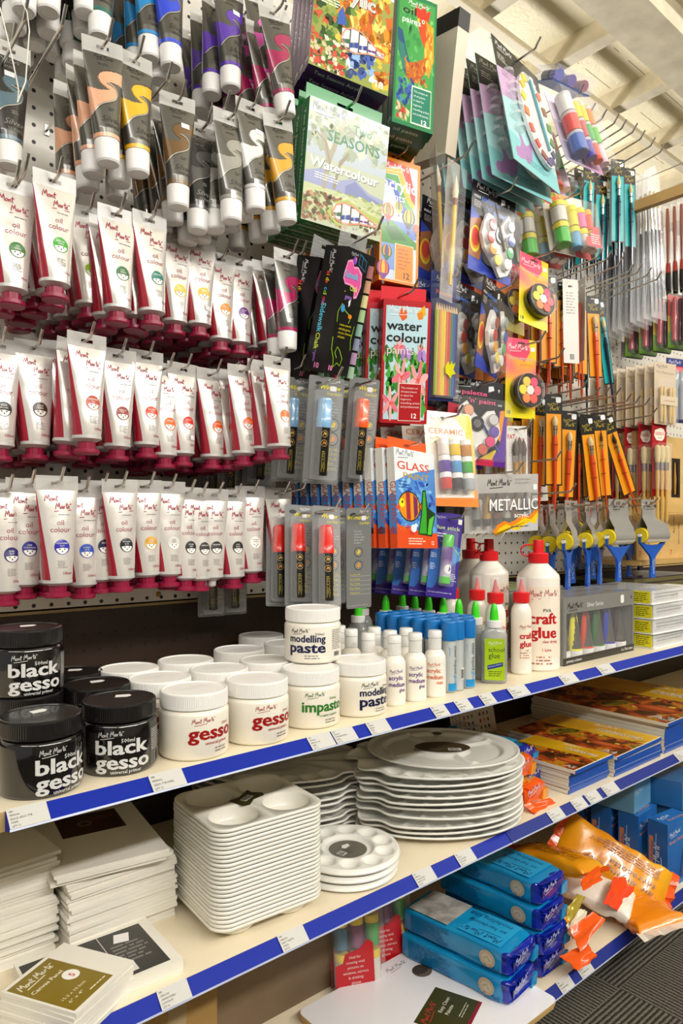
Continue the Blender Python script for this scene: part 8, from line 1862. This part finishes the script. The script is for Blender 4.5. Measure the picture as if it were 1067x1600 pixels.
def cutter():
    t = thing('craft_tool_pack'); w, h = .09, .19; m = MB(); m.prism(rrect(-w / 2, w / 2, -h / 2, h / 2, .012), (0, 0, 0), (1, 0, 0), (0, 0, 1), (0, .0012, 0), PRINT('#3a3a2c')); m.art(FRONT, [('r', '#b8341c', (0, .55, 1, 1)), ('r', '#c8b01c', (0, .3, 1, .6)), ('r', '#6aa81c', (0, 0, 1, .3))], w * .94, h * .94); m.build('backing_card', t)
    for i, c in enumerate(('#c81c34', '#7a1c4a', '#58b81c')):
        b = MB(); x = -.026 + i * .026; b.lathe([(.001, -.07), (.010, -.065), (.009, -.03), (.012, .01), (.009, .03), (.007, .075), (.001, .08)], M(c, .3, coat=.5), 18, (x, -.014, 0)); b.build('tool', t)
    c = MB(); blister(c, rrect(-w * .46, w * .46, -h * .46, h * .46, .014), .028, '#ffffff', .14); c.build('clear_blister', t)
    return t
for k in range(5):
    p = at_y(1060 - 15 * k, 500 + 4 * k, 1.0 + .045 * k); put('cutter', cutter, 'bright blister pack of red and green tools, front of its row' if k == 0 else f'bright blister pack of red and green tools, {ORD[k - 1]} in its row', 'tool pack', 'bright tool packs', mat=pose(2.40, 1.02 + .05 * k, at_y(1060, 500, 1.0).z + .035, -16, 0, 0))
def mannequin():
    w, h = POS['mannequin'][6:8]; t = thing('wooden_tool_pack'); m = MB(); m.prism(rrect(-w / 2, w / 2, -h / 2, h / 2, .002), (0, 0, 0), (1, 0, 0), (0, 0, 1), (0, .0012, 0), M('#c3b096', .5)); W = FRONT; m.script(W, -w * .4, h * .42, w * .5, PRINT('#3a2c20'), .1, 1); m.text(W, 'Mini Mannequin', -w * .4, h * .32, h * .06, PRINT('#8a7a62'), width=w * .8, k=1); m.build('backing_card', t)
    for i, x in enumerate((-.02, -.008, .012, .022)):
        b = MB(); b.lathe([(.003, -h * .47), (.0055, -h * .3), (.0045, -.0), (.0055, h * .05), (.003, h * .10)], M('#d2b062', .5), 14, (x, -.007, 0)); b.build('wooden_stick', t)
    s = MB(); s.box(-w * .36, w * .42, -.0135, -.013, -h * .20, -h * .06, M('#cdbb9c', .4)); s.text(front(-.0136), 'mannequin', -w * .2, -h * .14, .006, PRINT('#a04a3c'), width=w * .5, k=1); s.build('paper_band', t)
    c = MB(); blister(c, rrect(-w * .44, w * .46, -h * .48, h * .22, .004), .013, '#ffffff', .10); c.build('clear_blister', t)
    return t
for k in range(8):
    put('mann', mannequin, 'kraft card of wooden sticks facing out beside the bare pegboard' if k == 0 else 'kraft card of wooden sticks, only its edge showing in the row behind the facing one', 'tool pack', 'kraft wooden stick packs', mat=at('mannequin', 0, .030 * k, 0, 0))
m = MB(); m.prism(rrect(-.05, .05, -.10, .10, .004), (0, 0, 0), (1, 0, 0), (0, 0, 1), (0, .0012, 0), PRINT('#2c3478')); m.art(FRONT, [('s', '#e8e8f0', .1, .92, .5), ('r', '#d82c3a', (.25, .76, 1, .88)), ('t', '#f4f4f4', 'Gel', .35, .79, .06)], .1, .2)
t = thing('brush_set_pack', 'purple carded pack of grey brushes at the picture edge above the wooden cases', 'brush pack'); m.build('backing_card', t)
for i in range(3):
    b = MB(); b.lathe([(.005, -.09), (.008, -.03), (.007, .0), (.012, .02), (.010, .05), (.002, .06)], M('#8d9aa6', .35, .3, coat=.4), 16, (-.026 + .026 * i, -.012, 0)); b.build('brush', t)
c = MB(); blister(c, rrect(-.046, .046, -.095, .065, .006), .026, '#ffffff', .16); c.build('clear_blister', t)
t.matrix_world = pose(2.22, .985, at_y(1064, 612, .985).z, -18, 0, 0); t.location = t.matrix_world.translation
def gesso():
    w, h = .060, .22; t = thing('gesso_brush_pack'); m = MB(); m.prism(rrect(-w / 2, w / 2, -h, .010, .002), (0, 0, 0), (1, 0, 0), (0, 0, 1), (0, .001, 0), PRINT('#a81620')); W = FRONT
    m.poly(W, [(-.022, -.036), (-.018, -.020), (-.006, -.016), (.006, -.012), (.018, -.016), (.024, -.026), (.020, -.044), (.010, -.052), (-.012, -.050)], PRINT('#f0e8d8'), 1); m.text(W, 'GESSO', -.018, -.034, .012, PRINT('#c8401c'), width=.037, bold=.03, k=2); m.text(W, 'brush', -.006, -.045, .007, PRINT('#8a3a2c'), k=2); m.poly(W, ell(0, .003, .009, .003, 12), PRINT('#3a1418'), 1); m.build('card', t)
    for i, x in enumerate((-.019, .0, .019)):
        y = -.010; b = MB(); b.lathe([(.0065, -.118), (.0095, -.095), (.0085, -.072), (.003, -.066)], M('#e0cb96', .75, bump=.5, bscale=300), 18, (x, y, 0)); b.build('bristle_head', t); f = MB(); f.lathe([(.006, -.142), (.0068, -.118)], CHROME, 18, (x, y, 0)); f.build('ferrule', t); q = MB(); q.lathe([(.002, -.30), (.0055, -.285), (.005, -.20), (.0065, -.165), (.006, -.142)], M('#d6ac58', .4, coat=.3), 16, (x, y, 0)); q.build('handle', t)
    c = MB(); blister(c, rrect(-.029, .029, -.20, -.060, .004), .021, '#ffffff', .10); c.build('clear_blister', t)
    return t
p = at_y(1030, 662, .99)
for k in range(7):
    put('gesso', gesso, 'red gesso brush card nearest the wooden cases' if k == 0 else f'red gesso brush card, {ORD[k - 1]} in line from the wooden cases', 'brush pack', 'red gesso brush cards', mat=pose(p.x, p.y + .043 * k, p.z - .001 * k, -16 + 3 * (k % 2), 0, 0))
# wooden cases at the edge of the picture
def woodcase():
    t = thing('wooden_brush_case'); m = MB(); wd = M('#d3ae6e', .5, mottle=.08, mscale=30); m.box(0, .09, 0, .05, 0, .40, wd); S = plane((0, .05, 0), (0, -1, 0), (0, 0, 1)); A = front(-.0001)
    m.poly(A, rrect(.02, .07, .20, .33, .002), PRINT('#2c2218'), 1); m.text(A, '7', .014, .012, .022, PRINT('#d8502c'), bold=.03, k=1); m.text(A, 'BRUSH SET', .066, .045, .010, PRINT('#6a4a2a'), rot=R(90), width=.075, k=1); m.text(A, 'Acrylic', .040, .080, .016, PRINT('#6a4a2a'), rot=R(90), width=.06, k=1)
    m.build('case', t)
    for i in range(2):
        b = MB(); b.lathe([(.003, .21), (.005, .26), (.002, .315)], M('#1c1814' if i else '#b8862c', .4), 12, (.036 + .018 * i, -.003, 0)); b.build('brush', t)
    return t
zc0 = at_y(1050, 872, 1.05).z
m = MB(); m.box(0, .5, 0, .25, -.014, 0, M('#b8965a', .55)); tag(m.build('wooden_ledge', None, (2.04, 1.02, zc0)), 'wooden ledge carrying the wooden brush cases over the purple pads', 'ledge')
for k in range(3): put('woodcase', woodcase, ['wooden brush case with orange seven beside the last roller', 'wooden brush case with orange seven at the picture edge', 'wooden brush case behind the one at the picture edge'][k], 'wooden case', 'wooden brush cases', (2.10 + .105 * k, 1.06 + .0 * k, zc0), rot=(0, 0, R(-8)))
m = MB(); m.box(0, .3, 0, .02, 0, .025, M('#cfa964', .5)); p = at_y(1032, 800, 1.0); tag(m.build('wooden_rail', None, (p.x + .01, 1.0, p.z), (0, 0, R(-4))), 'short wooden rail crossing in front of the wooden brush cases', 'rail')
